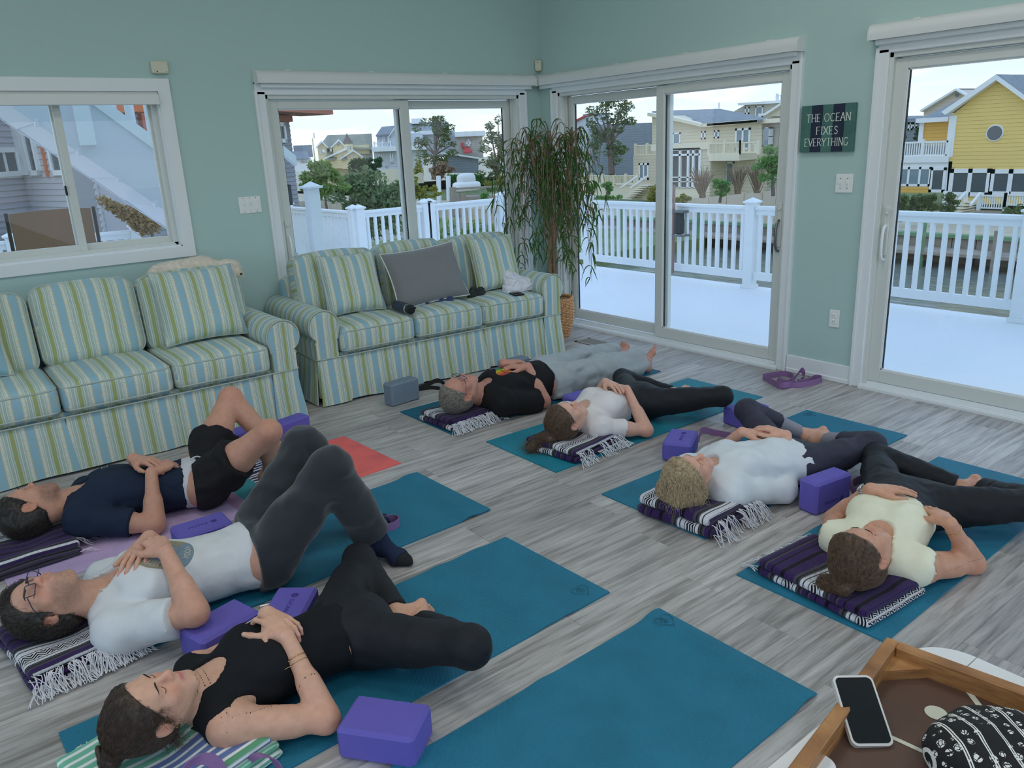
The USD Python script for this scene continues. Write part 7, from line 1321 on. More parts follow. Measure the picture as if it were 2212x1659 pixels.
    def tones(v):
        base = np.array(lin(*tone)); c = np.tile(base, (len(v), 1)); red = np.array(lin(*[int(min(255, x)) for x in (tone[0] * 1.0, tone[1] * .80, tone[2] * .76)])); hl = (v - head.c) @ hR / head.sc
        def blend(w, col): nonlocal c; c = c * (1 - w[:, None]) + np.asarray(col) * w[:, None]
        gs = lambda p, r: np.exp(-(((hl - p) / r) ** 2).sum(1))
        for s_ in (1, -1): blend(.45 * gs(A(s_ * .042, .08, -.018), A(.022, .04, .02)), red); blend(.55 * gs(A(s_ * .08, -.012, .0), A(.015, .03, .035)), red)
        blend(.5 * gs(A(0, .115, -.012), A(.016, .02, .014)), red)
        for s_ in 'RL':
            for tp, _ in hs[s_].tips: blend(.5 * np.exp(-((v - tp) ** 2).sum(1) / .016 ** 2), red)
            blend(.4 * np.exp(-((v - J['e' + s_]) ** 2).sum(1) / .045 ** 2), red)
            blend(.35 * np.exp(-((v - J['k' + s_]) ** 2).sum(1) / .06 ** 2), red); blend(.4 * np.exp(-((v - J['t' + s_]) ** 2).sum(1) / .08 ** 2), red)
        lipc = np.array(lin(*C.get('lips', (186, 116, 112)))); blend(np.clip(1.25 * np.exp(-((hl[:, 2] + .0515) / .0075) ** 4 - (hl[:, 0] / .0225) ** 4) * (hl[:, 1] > .086), 0, 1) * C.get('lipw', .7), lipc)
        if C.get('stubble'):
            w = np.clip((-.032 - hl[:, 2]) / .02, 0, 1) * np.clip((hl[:, 1] + .01) / .03, 0, 1) * np.clip((hl[:, 2] + .125) / .02, 0, 1) * (np.abs(hl[:, 0]) < .075); nz = .6 + .4 * fbmn(hl, 160, 3); blend(np.clip(w * nz * C['stubble'], 0, .8) * (1 - np.exp(-((hl[:, 2] + .0515) / .008) ** 4 - (hl[:, 0] / .024) ** 4)), np.array(lin(70, 58, 52)))
        nail = np.array(lin(*C.get('nail', (min(255, tone[0] + 14), tone[1], tone[2]))))
        for s_ in 'RL':
            for tp, M in hs[s_].tips: d = (v - tp) @ M; blend(.9 * ((np.abs(d[:, 0]) < .006) & (np.abs(d[:, 1]) < .0048) & (d[:, 2] > .0025)).astype(float), nail)
        return c
    obj('body', skin, 'skin', t, smooth=True, prim={'tone': tones})
    # clothes
    wr = lambda amp, sc, sd, dirv=None: (lambda p: amp * np.sin(6.0 * fbmn(np.asarray(p), sc, sd, 2)) + amp * .6 * fbmn(np.asarray(p), sc * 3.1, sd + 5, 2))
    def garment(name, parts, ks, off, noise, cuts, mt, h=.0095, par=t, sub_=None, floor=True):
        s = parts[0]
        for p_, k_ in zip(parts[1:], ks): s = uni([s, p_], k_)
        s = grow(s, off, noise); fl = flr - .0004
        base = s.f
        def fn(p):
            d = base(p)
            for n, c in cuts: d = np.maximum(d, (p - c.astype(np.float32)) @ np.asarray(n, np.float32))
            if sub_ is not None: d = np.maximum(d, -sub_(p))
            return np.maximum(d, fl - p[:, 2]) if floor else d
        m = nets(S_(fn, s.lo, s.hi), h, proj=0); return obj(name, m, mt, par, smooth=True) if len(m[1]) else None
    def sleeve(s, frac, r):
        p0, p1 = J['s' + s], J['e' + s]; c = seg((p0, p1), frac); d = unit(p1 - p0); cn = cut(uni([cone(p0, seg((p0, p1), min(1.0, frac + .15)), .053 * bulk + r * .5, .046 * bulk + r), ball(p0, .056 * bulk + r * .3)], .02), d, c); return cn
    out = dict(t=t, J=J, B=B, a=a, l=l, f=f, q=q, head=head, hs=hs, full=full, seg=seg, garment=garment, sleeve=sleeve, core=core, arm=arm, leg=leg, feet=feet, thigh=thigh, shank=shank, fore=fore, upper=upper, wr=wr, limb_k=limb_k, bulk=bulk, hR=hR, C=C, T=T_, R=R)
    return out
def neck_cuts(o, depth=.0, width=.075, v=0):
    """removes a neck hole: returns an SDF to subtract"""
    p = o['B'](-.02, 0, .045); return uni([cone(o['J']['N'] - o['a'] * .12, o['J']['N'] + o['a'] * (.0 + depth), .085 * width / .075, .072 * width / .075), cone(o['B'](0, 0, .05) - o['a'] * .06, o['B'](0, 0, .07) + o['a'] * (depth + .03), .055, .05)], .03)
def face_parts(o, brow, browmat, lash=True):
    h = o['head']; W, R, s = h.W, h.R, h; F, U, S = R[:, 1], R[:, 2], R[:, 0]
    for q in (1, -1):
        k = np.linspace(0, 1, 12); P = np.array([W(q * (.013 + .038 * x), .05, .0305 + .0075 * math.sin(1.9 * x + .3) - .003 * x) for x in k]); P = surf(s, P, F, .08) + F * .0006; obj('eyebrow', tube(P, np.interp(k, [0, .15, .6, 1], [.0018, .0030, .0026, .0008]) * brow, 6), browmat, o['t'], smooth=True)
        if lash: P = np.array([W(q * (.0185 + .028 * x), .05, .0105 - .0052 * math.sin(np.pi * x) + .001 * x) for x in k]); P = surf(s, P, F, .08) + F * .0004; obj('eyelash', tube(P, .00085, 5), 'lash', o['t'], smooth=True)
def hair(o, style, mt, strand, thick=.014, n=1500, seed=0, length=.05, target=(0, -.14, -.02), curl=0, extra=None, nape=-.06, line=((.004, -.012), (.078, .086)), wid=.0009, wave=.004):
    """hair cap bounded by a hairline from the ear (F, U) to the forehead, with strands flowing to target"""
    h = o['head']; W, R, sc = h.W, h.R, h.sc; (f0, u0), (f1, u1) = line; nF, nU = (u1 - u0), -(f1 - f0); L_ = math.hypot(nF, nU); nF, nU = nF / L_, nU / L_
    cap = uni([ell(W(0, -.016, .045), A(.076, .097, .085) * sc, R), ell(W(0, -.035, -.005), A(.068, .068, .075) * sc, R), ell(W(0, .03, .058), A(.062, .058, .052) * sc, R)], .03); r = np.random.default_rng(seed)
    def fn(p):
        q = (p - h.c) @ R.astype(np.float32) / sc; ax = np.abs(q[:, 0]); edge = nF * (q[:, 1] - f0 - .012 * np.clip((ax - .03) / .04, 0, 1) * (q[:, 2] > .02) * 0) + nU * (q[:, 2] - u0); edge = edge + .012 * np.clip((.045 - ax) / .03, 0, 1) * 0 + .002 * fbmn(q, 90, seed)
        nz = thick * (.85 + .35 * fbmn(q * A(1, 1, 1), 22, seed + 3, 3)) + curl * np.abs(fbmn(q, 75, seed + 8, 2)); t = np.clip(-edge / .022, 0, 1); d = cap.f(p) - (nz * (.25 + .75 * t)).astype(np.float32) * sc
        d = np.maximum(d, edge * sc); d = np.maximum(d, (nape - q[:, 2] - .0 * q[:, 1]) * sc); er = np.sqrt(((ax - .078) / .02) ** 2 + ((q[:, 1] + .006) / .024) ** 2 + ((q[:, 2] - .0) / .034) ** 2); return np.maximum(d, ((1 - er) * .018 * sc)).astype(np.float32)
    s = S_(fn, cap.lo - .03, cap.hi + .03); fl = .03
    if extra: s = uni([s] + extra(W, R, sc), .012)
    bl = s.f; s2 = S_(lambda p: np.maximum(bl(p), ZM + .001 - p[:, 2]), s.lo, s.hi); m = nets(s2, .0052, proj=0); hp = obj('hair', m, mt, o['t'], smooth=True)
    V = m[0]; idx = r.choice(len(V), n); P = V[idx]; tg = W(*target); ls = []; step = length / 5; cur = P.copy(); track = [cur.copy()]; jit = r.normal(size=(n, 3)) * .25
    for k in range(5):
        d = tg - cur; d /= np.linalg.norm(d, axis=1, keepdims=True) + 1e-6; d = d + jit; e = .003; nrm = np.stack([s2(cur + np.eye(3)[i] * e) - s2(cur - np.eye(3)[i] * e) for i in range(3)], 1); nrm /= np.linalg.norm(nrm, axis=1, keepdims=True) + 1e-9; d -= nrm * (d * nrm).sum(1, keepdims=True); d /= np.linalg.norm(d, axis=1, keepdims=True) + 1e-9
        cur = cur + d * step * r.uniform(.6, 1.2, (n, 1)); dist = s2(cur); cur = cur - nrm * (dist - .0012 - curl * .3 * r.random(n) - wave * .3 * r.random(n))[:, None] + r.normal(size=(n, 3)) * (curl * .35); track.append(cur.copy())
    T_ = np.stack(track, 1); T_[:, :, 2] = np.maximum(T_[:, :, 2], ZM + .002); curves('strands', [x for x in T_], [wid, wid, wid * .4], strand, hp, kind='stuff'); return hp, s2
def loose_hair(o, roots, ends, mt, par, n, seed, spread=.01, w=.0012, sag=0, wave=.006, pts=14, zmin=.01):
    r = np.random.default_rng(seed); ls = []
    for i in range(n):
        k = r.random(); a = np.array([np.asarray(p, float) for p in roots]); e = np.array([np.asarray(p, float) for p in ends]); j = r.integers(len(a)); P = [a[j] + r.normal(size=3) * spread * .5] + [x for x in ()]; q = np.linspace(0, 1, pts); mid = (a[j] + e[j]) / 2 + r.normal(size=3) * spread * 1.4; end = e[j] + r.normal(size=3) * spread * 2.2; C_ = np.outer((1 - q) ** 2, P[0]) + np.outer(2 * q * (1 - q), mid) + np.outer(q * q, end); ph = r.uniform(0, 6, 3); C_ += np.stack([np.sin(q * 14 + ph[0]), np.sin(q * 13 + ph[1]), np.sin(q * 15 + ph[2])], 1) * wave * q[:, None]; C_[:, 2] = np.maximum(C_[:, 2], zmin); ls.append(C_)
    return curves('loose_strands', ls, [w, w, w * .35], mt, par, kind='stuff')
def glasses(o, fm, w=.026, h=.018, round_=.007):
    g = thing('eyeglasses', o['C']['glab'], 'glasses', o['head'].c); hW = o['head']; L = lambda *q: hW.W(*q) - hW.c
    for s_ in (1, -1):
        lp = loop_rect(w * 2 * .92, h * 2, round_, 5); P = np.array([L(s_ * .033 + x, .113 - .0035 * abs((s_ * .033 + x) / .05) ** 2 - .05 * (y) * .0, .012 + y) for x, y in lp]); f_ = obj('rim', tube(P, .0016, 6, True), fm, g, smooth=True)
        c = P.mean(0); n = len(P); obj('lens', (np.vstack([P, c]), np.array([(i, (i + 1) % n, n) for i in range(n)])), 'lens', f_, smooth=True); k = np.linspace(0, 1, 12); obj('temple', tube(np.array([L(s_ * (.058 + .02 * min(1, x * 3)), .108 - .118 * x, .018 - .004 * x - .012 * max(0, x - .85) / .15) for x in k]), .0017, 6), fm, g, smooth=True)
    obj('bridge', tube(np.array([L(-.008, .113, .017), L(0, .117, .019), L(.008, .113, .017)]), .0016, 6), fm, g, smooth=True)
def band(o, s, frac, r, mt, name, label, cat, h=.004, k=24, width=None, extra=None):
    p0, p1 = o['J']['e' + s], o['J']['w' + s]; c = o['seg']((p0, p1), frac); d = unit(p1 - p0); u = unit(np.cross(d, A(.3, .2, 1))); w = np.cross(d, u); t = thing(name, label, cat, c); a_ = np.linspace(0, 2 * np.pi, k + 1)[:-1]
    s_ = o['full']; P = np.array([c + (u * math.cos(x) + w * math.sin(x)) * .08 for x in a_])
    for i, x in enumerate(a_):
        dr = -(u * math.cos(x) + w * math.sin(x)); p = P[i]
        for _ in range(25): p = p + dr * float(np.clip(s_(p[None])[0], -.01, .02)) * .8
        P[i] = p - dr * (r + .0005)
    if width:
        Q = np.stack([P + d * y for y in (-width / 2, 0, width / 2)], 1) - c; Q = np.vstack([Q, Q[:1]]); obj('band', sheet(Q, h), mt, t, smooth=True)
    else: obj('ring', tube(P - c, r, 6, True), mt, t, smooth=True)
    return t, P, c, d
def print_on(o, target, V, F, mt, name, lift=.0012, cast=None):
    """flat artwork draped onto a garment along a direction"""
    d = o['f'] if cast is None else cast; V = np.asarray(V, float)
    tm = trimesh.Trimesh(V, F, process=False)
    for _ in range(4):
        if tm.edges_unique_length.max() < .012: break
        tm = tm.subdivide()
    pts = np.asarray(target.GetAttribute('points').Get()); fc = np.asarray(target.GetAttribute('faceVertexIndices').Get()).reshape(-1, 3); g = trimesh.Trimesh(pts, fc, process=False); org = tm.vertices + d * .25
    loc_, ri, _ = g.ray.intersects_location(org, np.tile(-d, (len(org), 1)), multiple_hits=False); X = tm.vertices.copy(); X[ri] = loc_; ok = np.zeros(len(X), bool); ok[ri] = True; X = X + d * lift; F = tm.faces[ok[tm.faces].all(1)]
    obj(name, (X, F), mt, target.GetPrim() if hasattr(target, 'GetPrim') else target, smooth=True)

# ---- navy T-shirt and shorts, knees up
h_ = dict(order='RL', R=((357, 992, .27), dict(curl=(45, 50, 30), thumb=(40, 25))), L=((352, 1000, .27), dict(curl=(20, 25, 15), up=.0)))
o = person('p1', 'bearded man in navy T-shirt and black shorts lying with knees up by the sofa', 'm', 1.76, (198, 148, 124), dict(hands=h_, sole=dict(R=(0, 0, -1), L=(0, 0, -1)), stubble=.75, bulk=1.0, lips=(176, 112, 102), lipw=.5))
J = o['J']; tee = o['garment']('shirt', [grow(o['core'], .004), o['sleeve']('R', .66, .012), o['sleeve']('L', .66, .012)], [o['limb_k'](J['sR'], .09, .06), o['limb_k'](J['sL'], .09, .06)], .009, o['wr'](.004, 9, 11), [(o['a'], o['B'](.86))], 'tee_navy', sub_=neck_cuts(o))
o['garment']('waistband', [o['core']], [], .012, o['wr'](.0015, 10, 12), [(o['a'], o['B'](.98)), (-o['a'], o['B'](.84))], 'waistband_white')
def shorts_leg(o, s, frac, r): p0, p1 = o['J']['h' + s], o['J']['k' + s]; return cut(uni([cone(p0, o['seg']((p0, p1), .8), .098 * o['bulk'], .075 * o['bulk'] + r)], .02), unit(p1 - p0), o['seg']((p0, p1), frac))
o['garment']('shorts', [grow(o['core'], .004), shorts_leg(o, 'R', .50, .022), shorts_leg(o, 'L', .50, .022)], [o['limb_k'](J['hR'], .12, .05), o['limb_k'](J['hL'], .12, .05)], .012, o['wr'](.007, 8, 13), [(-o['a'], o['B'](.93))], 'shorts_black')
dw = o['B'](.93, -.03, .125); obj('drawstring', MB().tube(spline([dw, dw + A(.03, -.02, .012), dw + A(.05, -.05, .0)], 10), .0035, 6), 'waistband_white', o['t'], smooth=True)
face_parts(o, 1.25, 'brow_dark'); hair(o, 'short', 'hair_black', 'strand_black', .010, 2200, 1, .018, (0, -.1, .06), .003, line=((.008, -.022), (.072, .084)), wid=.0008)
v, f_ = serif_text('NESFT' if False else 'HEST', .016, .05); 
def on_torso(o, V2, u, v, sx=1, rot=0):
    """artwork (x right, y up on the chest as worn) to world: worn right-to-left is +l, up is -a"""
    x, y = V2[:, 0], V2[:, 1]; return o['B'](u, v, .1) + np.outer(-x, -o['l']) + np.outer(y, -o['a'])
V2 = np.asarray(v); V2 = V2 - V2.mean(0); print_on(o, tee, on_torso(o, V2, .25, .075), f_, 'waistband_white', 'chest_print'); bar_ = MB().box(-.03, .03, .011, .014, 0, .001).box(-.026, .02, -.013, -.0105, 0, .001).get(); print_on(o, tee, on_torso(o, bar_[0], .25, .075), bar_[1], 'waistband_white', 'chest_print')

# ---- white T-shirt, dark trousers, glasses
h_ = dict(order='LR', L=((289, 1222, .24), dict(curl=(12, 18, 12), spread=5, thumb=(32, 8))), R=((322, 1160, .30), dict(curl=(30, 40, 25), n=(0, -.25, 0))))
o = person('p2', 'curly-haired man in white T-shirt, glasses and charcoal trousers lying with knees up', 'm', 1.78, (206, 158, 134), dict(hands=h_, sole=dict(R=(0, 0, -1), L=(0, 0, -1)), stubble=.55, bulk=1.0, toes=False, lips=(186, 120, 110), lipw=.5, glab='dark-framed eyeglasses on the curly-haired man in the white T-shirt'))
J = o['J']; tee = o['garment']('shirt', [grow(o['core'], .006), o['sleeve']('R', .74, .02), o['sleeve']('L', .7, .018)], [o['limb_k'](J['sR'], .1, .07), o['limb_k'](J['sL'], .1, .07)], .010, o['wr'](.0045, 8, 21), [(o['a'], o['B'](.97))], 'tee_white', sub_=neck_cuts(o, width=.07))
def pant(o, off=.018, top=.9, end=.93, r0=.02, mt='pants_charcoal', noise=None, name='trousers', h=.0095, flare=.0, tops=None):
    J = o['J']; prs = [grow(o['core'], .002)]; ks = []
    for s in 'RL':
        hp, k, an = J['h' + s], J['k' + s], J['a' + s]; e = o['seg']((k, an), end); th = o['thigh'](s); sh = cut(uni([o['shank'](s), cone(k, e, .06 * o['bulk'], .05 * o['bulk'] + flare)], .02), unit(an - k), e); prs.append(uni([th, sh], .03)); ks.append(o['limb_k'](hp, .13, .07))
    return o['garment'](name, prs, ks, off, noise, [(-o['a'], o['B'](top))], mt, h)
pant(o, .016, .93, .88, noise=o['wr'](.007, 6.5, 22), flare=.012)
o['garment']('waistband', [grow(o['core'], .004)], [], .013, o['wr'](.003, 40, 23), [(o['a'], o['B'](.99)), (-o['a'], o['B'](.925))], 'pants_charcoal')
for s in 'RL':
    c = o['seg']((J['k' + s], J['a' + s]), .90); d = unit(J['a' + s] - J['k' + s]); ft = o['feet'][s]; T_ = unit(J['t' + s] - J['a' + s]); o['garment']('sock', [uni([ft, cone(c, J['a' + s], .041, .038)], .02)], [], .004, None, [(-d, c), (T_, J['a' + s] + T_ * .125)], 'sock_navy', .006); o['garment']('sock_toe', [ft], [], .0045, None, [(-T_, J['a' + s] + T_ * .124)], 'sock_toe', .006)
face_parts(o, 1.3, 'brow_dark'); hair(o, 'curly', 'hair_black', 'strand_black', .024, 2600, 2, .05, (0, -.06, .2), .010, line=((.014, -.026), (.070, .083)), wid=.0009, wave=.01); glasses(o, 'frame_navy')
plain('badge_tan', (198, 190, 164), .8, var=.12, scale=40); plain('badge_blue', (166, 190, 204), .8, var=.12, scale=40); plain('badge_letters', (232, 232, 226), .8)
ang_ = np.linspace(0, 2 * np.pi, 61)
def ring_part(a0, a1, r0, r1): k = np.radians(np.linspace(a0, a1, 24)); return sg.Polygon(np.vstack([np.c_[np.cos(k), np.sin(k)] * r1, np.c_[np.cos(k[::-1]), np.sin(k[::-1])] * r0]))
for a0, a1, m_ in ((30, 205, 'badge_tan'), (205, 300, 'badge_blue'), (300, 390, 'badge_tan')): tm = trimesh.creation.extrude_polygon(ring_part(a0, a1, .058, .098), .001, engine='earcut'); print_on(o, tee, on_torso(o, np.asarray(tm.vertices), .40, -.03), tm.faces, m_, 'chest_badge', .0010)
tm = trimesh.creation.extrude_polygon(sg.Point(0, 0).buffer(.057, 24).difference(sg.Point(0, 0).buffer(.03, 20)), .001, engine='earcut'); print_on(o, tee, on_torso(o, np.asarray(tm.vertices), .40, -.03), tm.faces, 'badge_blue', 'chest_badge', .0010)
def arc_text(txt, h, r, a0, stp):
    out_ = []
    for i, ch in enumerate(txt): tm = meshkit.text_mesh(ch, h, .0008, True); v = np.array(tm.vertices); v[:, 0] -= np.ptp(v[:, 0]) / 2; k = math.radians(a0 - stp * i); x, y = math.cos(k), math.sin(k); out_.append((np.outer(v[:, 0], A(y, -x, 0)) + np.outer(v[:, 1] + r, A(x, y, 0)) + np.c_[0 * v[:, :2], v[:, 2]], np.array(tm.faces)))
    return joinm(out_)
V, F_ = arc_text('TRUTH', .024, .065, 190, 15); print_on(o, tee, on_torso(o, V, .40, -.03), F_, 'badge_letters', 'badge_lettering', .0022)
V, F_ = arc_text('YOGA', .02, .067, 275, 14); print_on(o, tee, on_torso(o, V, .40, -.03), F_, 'badge_letters', 'badge_lettering', .0022)

# ---- woman in black tank top, soles together
h_ = dict(order='LR', L=((643, 1384, .22), dict(curl=(18, 38, 25), spread=9, thumb=(40, 10), n=(0, .1, 0))), R=((588, 1348, .24), dict(curl=(22, 40, 28), spread=9, thumb=(45, 5), up=-.012)))
o = person('p3', 'dark-haired woman with a bun in black tank top and leggings, in the foreground', 'f', 1.66, (214, 166, 140), dict(hands=h_, sole=dict(R=(.1, 1, -.2), L=(.1, -1, .1)), lips=(196, 110, 112), lipw=.85, nail=(226, 170, 156)))
J = o['J']; tank = o['garment']('tank_top', [o['core']], [], .008, o['wr'](.0025, 10, 31), [(o['a'], o['B'](.93))], 'tank_black', sub_=uni([neck_cuts(o, .01, .068), cone(J['sR'] - o['l'] * .055 + o['a'] * .03, J['sR'] - o['l'] * .02 + o['a'] * .06 + o['f'] * .03, .062, .055), cone(J['sL'] + o['l'] * .055 + o['a'] * .03, J['sL'] + o['l'] * .02 + o['a'] * .06 + o['f'] * .03, .062, .055)], 0))
def leggings(o, mt='leggings_black', end=.93, top=.84, amp=.0018, seed=1, off=.006):
    return pant(o, off, top, end, mt=mt, noise=o['wr'](amp, 14, seed), name='leggings', h=.0092)
leggings(o, seed=32); o['garment']('waistband', [o['core']], [], .0085, None, [(o['a'], o['B'](.99)), (-o['a'], o['B'](.835))], 'leggings_black')
face_parts(o, .8, 'brow_dark'); bun = lambda W, R, sc: [uni([ball(W(.0, -.125, .085), .030), ball(W(.016, -.135, .07), .022), ball(W(-.016, -.132, .098), .022)], .01)]
hp, hs_ = hair(o, 'bun', 'hair_darkbrown', 'strand_darkbrown', .012, 3200, 3, .06, (0, -.125, .085), .002, bun, nape=-.075, line=((.012, -.016), (.074, .088)), wid=.0008)
W = o['head'].W
for k in range(5): aa = np.linspace(0, 5.6, 26); rr_ = .017 + .004 * k; obj('bun_coil', tube(np.array([W(rr_ * math.cos(x + k) + .006 * (k - 2), -.128 - .016 * math.sin(x * 2 + k), .085 + rr_ * math.sin(x + k)) for x in aa]), .008, 7), 'hair_darkbrown', hp, smooth=True)
loose_hair(o, [W(-.06, .045, .04), W(-.072, .02, .02)], [W(-.080, .04, .01), W(-.086, .0, -.035)], 'strand_darkbrown', hp, 60, 33, .006, .0006)
loose_hair(o, [W(-.05, -.07, -.04), W(-.03, -.08, -.03)], [W(-.075, -.06, -.075), W(-.06, -.09, -.07)], 'strand_darkbrown', hp, 160, 34, .01, .0007)
t_, P_, c_, d_ = band(o, 'L', .93, .0, 'tee_white', 'smartwatch', 'white smartwatch on the wrist of the woman in black', 'watch', .0035, width=.019); n_ = unit(P_[np.argmax(P_[:, 2])] - c_); M_ = np.stack([unit(np.cross(d_, n_)), d_, n_], 1); v, f_ = rbox(.034, .038, .010, .005, (6, 6, 3)); top_ = P_[np.argmax(P_[:, 2])] - c_; obj('case', (v @ M_.T + top_ + n_ * .003, f_), 'steel', t_, smooth=True); v, f_ = rbox(.030, .034, .002, .001, (4, 4, 2)); obj('face', (v @ M_.T + top_ + n_ * .0082, f_), 'phone_glass', t_, smooth=True)
band(o, 'R', .74, .0013, 'gold', 'bracelet', 'upper thin gold bracelet on the forearm of the woman in black', 'bracelet'); band(o, 'R', .68, .0009, 'gold', 'bracelet', 'lower fine gold chain on the forearm of the woman in black', 'bracelet')
nk = [o['J']['N'] + (o['l'] * math.cos(x) + o['f'] * math.sin(x)) * .09 - o['a'] * .018 + o['f'] * .0 for x in np.linspace(.15, 3.0, 26)]; nn = []
for p in nk:
    d = unit(o['J']['N'] - p - o['a'] * ((o['J']['N'] - p) @ o['a']))
    for _ in range(25): p = p + d * float(np.clip(o['full'](p[None])[0], -.01, .02)) * .8
    nn.append(p - d * .0012)
nc = thing('necklace', 'fine gold necklace on the woman in black', 'necklace', nn[0]); obj('chain', tube(np.array(nn) - nn[0], .0009, 5), 'gold', nc, smooth=True)
for k, (y_, z_) in enumerate(((.004, -.026), (-.006, -.032))): e_ = o['head'].W(-.085, y_, z_); er = thing('earring', ['small gold earring low on the ear of the woman in black', 'second small gold earring behind the first on the same ear'][k], 'earring', e_); obj('hoop', tube(np.c_[.003 * np.cos(ang_[:-1]), .002 * np.sin(ang_[:-1]), .004 * np.sin(ang_[:-1])], .0007, 5, True), 'gold', er, smooth=True)

# ---- grey-haired man in black T-shirt and grey sweatpants
h_ = dict(order='LR', L=((1132, 776, .27), dict(curl=(20, 38, 25), spread=8, thumb=(35, 10))), R=((1096, 782, .29), dict(curl=(22, 38, 28), spread=8, thumb=(40, 10), up=-.008)))
o = person('p4', 'grey-haired man in glasses, black T-shirt and grey sweatpants lying before the right sofa', 'm', 1.76, (196, 142, 122), dict(hands=h_, sole=dict(R=(1, 0, -.2), L=(1, 0, -.2)), belly=.02, bulk=1.05, lips=(180, 116, 106), lipw=.4, glab='thin dark-rimmed eyeglasses on the grey-haired man'))
J = o['J']; tee = o['garment']('shirt', [grow(o['core'], .006), o['sleeve']('R', .80, .022), o['sleeve']('L', .8, .02)], [o['limb_k'](J['sR'], .1, .07), o['limb_k'](J['sL'], .1, .07)], .010, o['wr'](.005, 8, 41), [(o['a'], o['B'](.90))], 'tee_black', sub_=neck_cuts(o))
pant(o, .026, .88, .80, mt='sweat_grey', noise=o['wr'](.011, 7, 42), flare=.02, name='sweatpants')
face_parts(o, .9, 'brow_grey'); hair(o, 'short', 'hair_grey', 'strand_grey', .012, 2600, 4, .028, (0, -.12, -.02), .003, line=((.006, -.022), (.050, .092)), wid=.0009); glasses(o, 'frame_grey')
plain('rainbow_red', (238, 96, 92), .8); plain('rainbow_orange', (246, 158, 72), .8); plain('rainbow_yellow', (246, 222, 70), .8); plain('rainbow_green', (96, 196, 92), .8); plain('rainbow_blue', (58, 156, 226), .8); plain('rainbow_violet', (170, 110, 210), .8)
tear = sg.Polygon([tuple(p[:2]) for p in spline([(-.02, -.085, 0), (.045, -.05, 0), (.055, .01, 0), (.03, .05, 0), (.03, .085, 0), (.052, .1, 0), (.02, .105, 0), (-.005, .07, 0), (-.03, .02, 0), (-.06, -.03, 0), (-.055, -.07, 0)], 70, True)]).buffer(0).difference(sg.box(-.012, -.06, -.006, -.005)).union(sg.Point(-.012, .095).buffer(.014, 10))
for k, m_ in enumerate(('rainbow_red', 'rainbow_orange', 'rainbow_yellow', 'rainbow_green', 'rainbow_blue', 'rainbow_violet')):
    bnd = tear.intersection(sg.box(-.2, -.09 + .036 * k, .2, -.054 + .036 * k))
    for gq in getattr(bnd, 'geoms', [bnd]):
        if gq.area > 1e-5 and gq.geom_type == 'Polygon': tm = trimesh.creation.extrude_polygon(gq, .001, engine='earcut'); V = np.asarray(tm.vertices); V = np.c_[V[:, 1] * -1, V[:, 0], V[:, 2]]; print_on(o, tee, o['B'](.30, .0, .1) + np.outer(V[:, 0] * -1, o['l']) + np.outer(V[:, 1], o['a']), tm.faces, m_, 'shirt_emblem')

# ---- ponytailed woman, white T-shirt and black leggings
h_ = dict(order='RL', R=((1318, 845, .20), dict(curl=(14, 18, 12))), L=((1352, 864, .21), dict(curl=(12, 16, 12), spread=4)))
o = person('p5', 'brown-haired woman with a ponytail in white T-shirt and black leggings, strap round her hips', 'f', 1.65, (214, 168, 146), dict(hands=h_, sole=dict(R=(.1, 1, -.2), L=(.1, -1, .1)), bulk=.94, wide=.94, lips=(194, 120, 116)))
J = o['J']; tee = o['garment']('shirt', [grow(o['core'], .002), o['sleeve']('R', .5, .008), o['sleeve']('L', .5, .008)], [o['limb_k'](J['sR'], .08, .06), o['limb_k'](J['sL'], .08, .06)], .009, o['wr'](.0035, 9, 51), [(o['a'], o['B'](.66))], 'tee_cream', sub_=neck_cuts(o, width=.066)); leggings(o, seed=52, top=.62)
face_parts(o, .8, 'brow_dark'); W = o['head'].W; tail = [W(0, -.105, .06), W(-.03, -.14, .085)]; pe = [atz(1165, 958, .05), atz(1150, 972, .03)]
pt2 = lambda W, R, sc: [uni([cone(W(0, -.105, .065), W(-.01, -.125, .085), .024, .03), cone(W(-.01, -.125, .085), atz(1168, 952, .06), .030, .036), cone(atz(1168, 952, .06), atz(1145, 968, .035), .036, .02)], .02)]
hp, hs_ = hair(o, 'pony', 'hair_brown', 'strand_brown', .011, 2600, 5, .06, (0, -.11, .07), .002, pt2, nape=-.07, line=((.010, -.018), (.072, .086)), wid=.0009); loose_hair(o, [W(-.005, -.11, .07)] * 3, [atz(1172, 968, .03), atz(1150, 975, .012), atz(1135, 965, .02)], 'strand_brown', hp, 420, 53, .014, .0012, wave=.012)
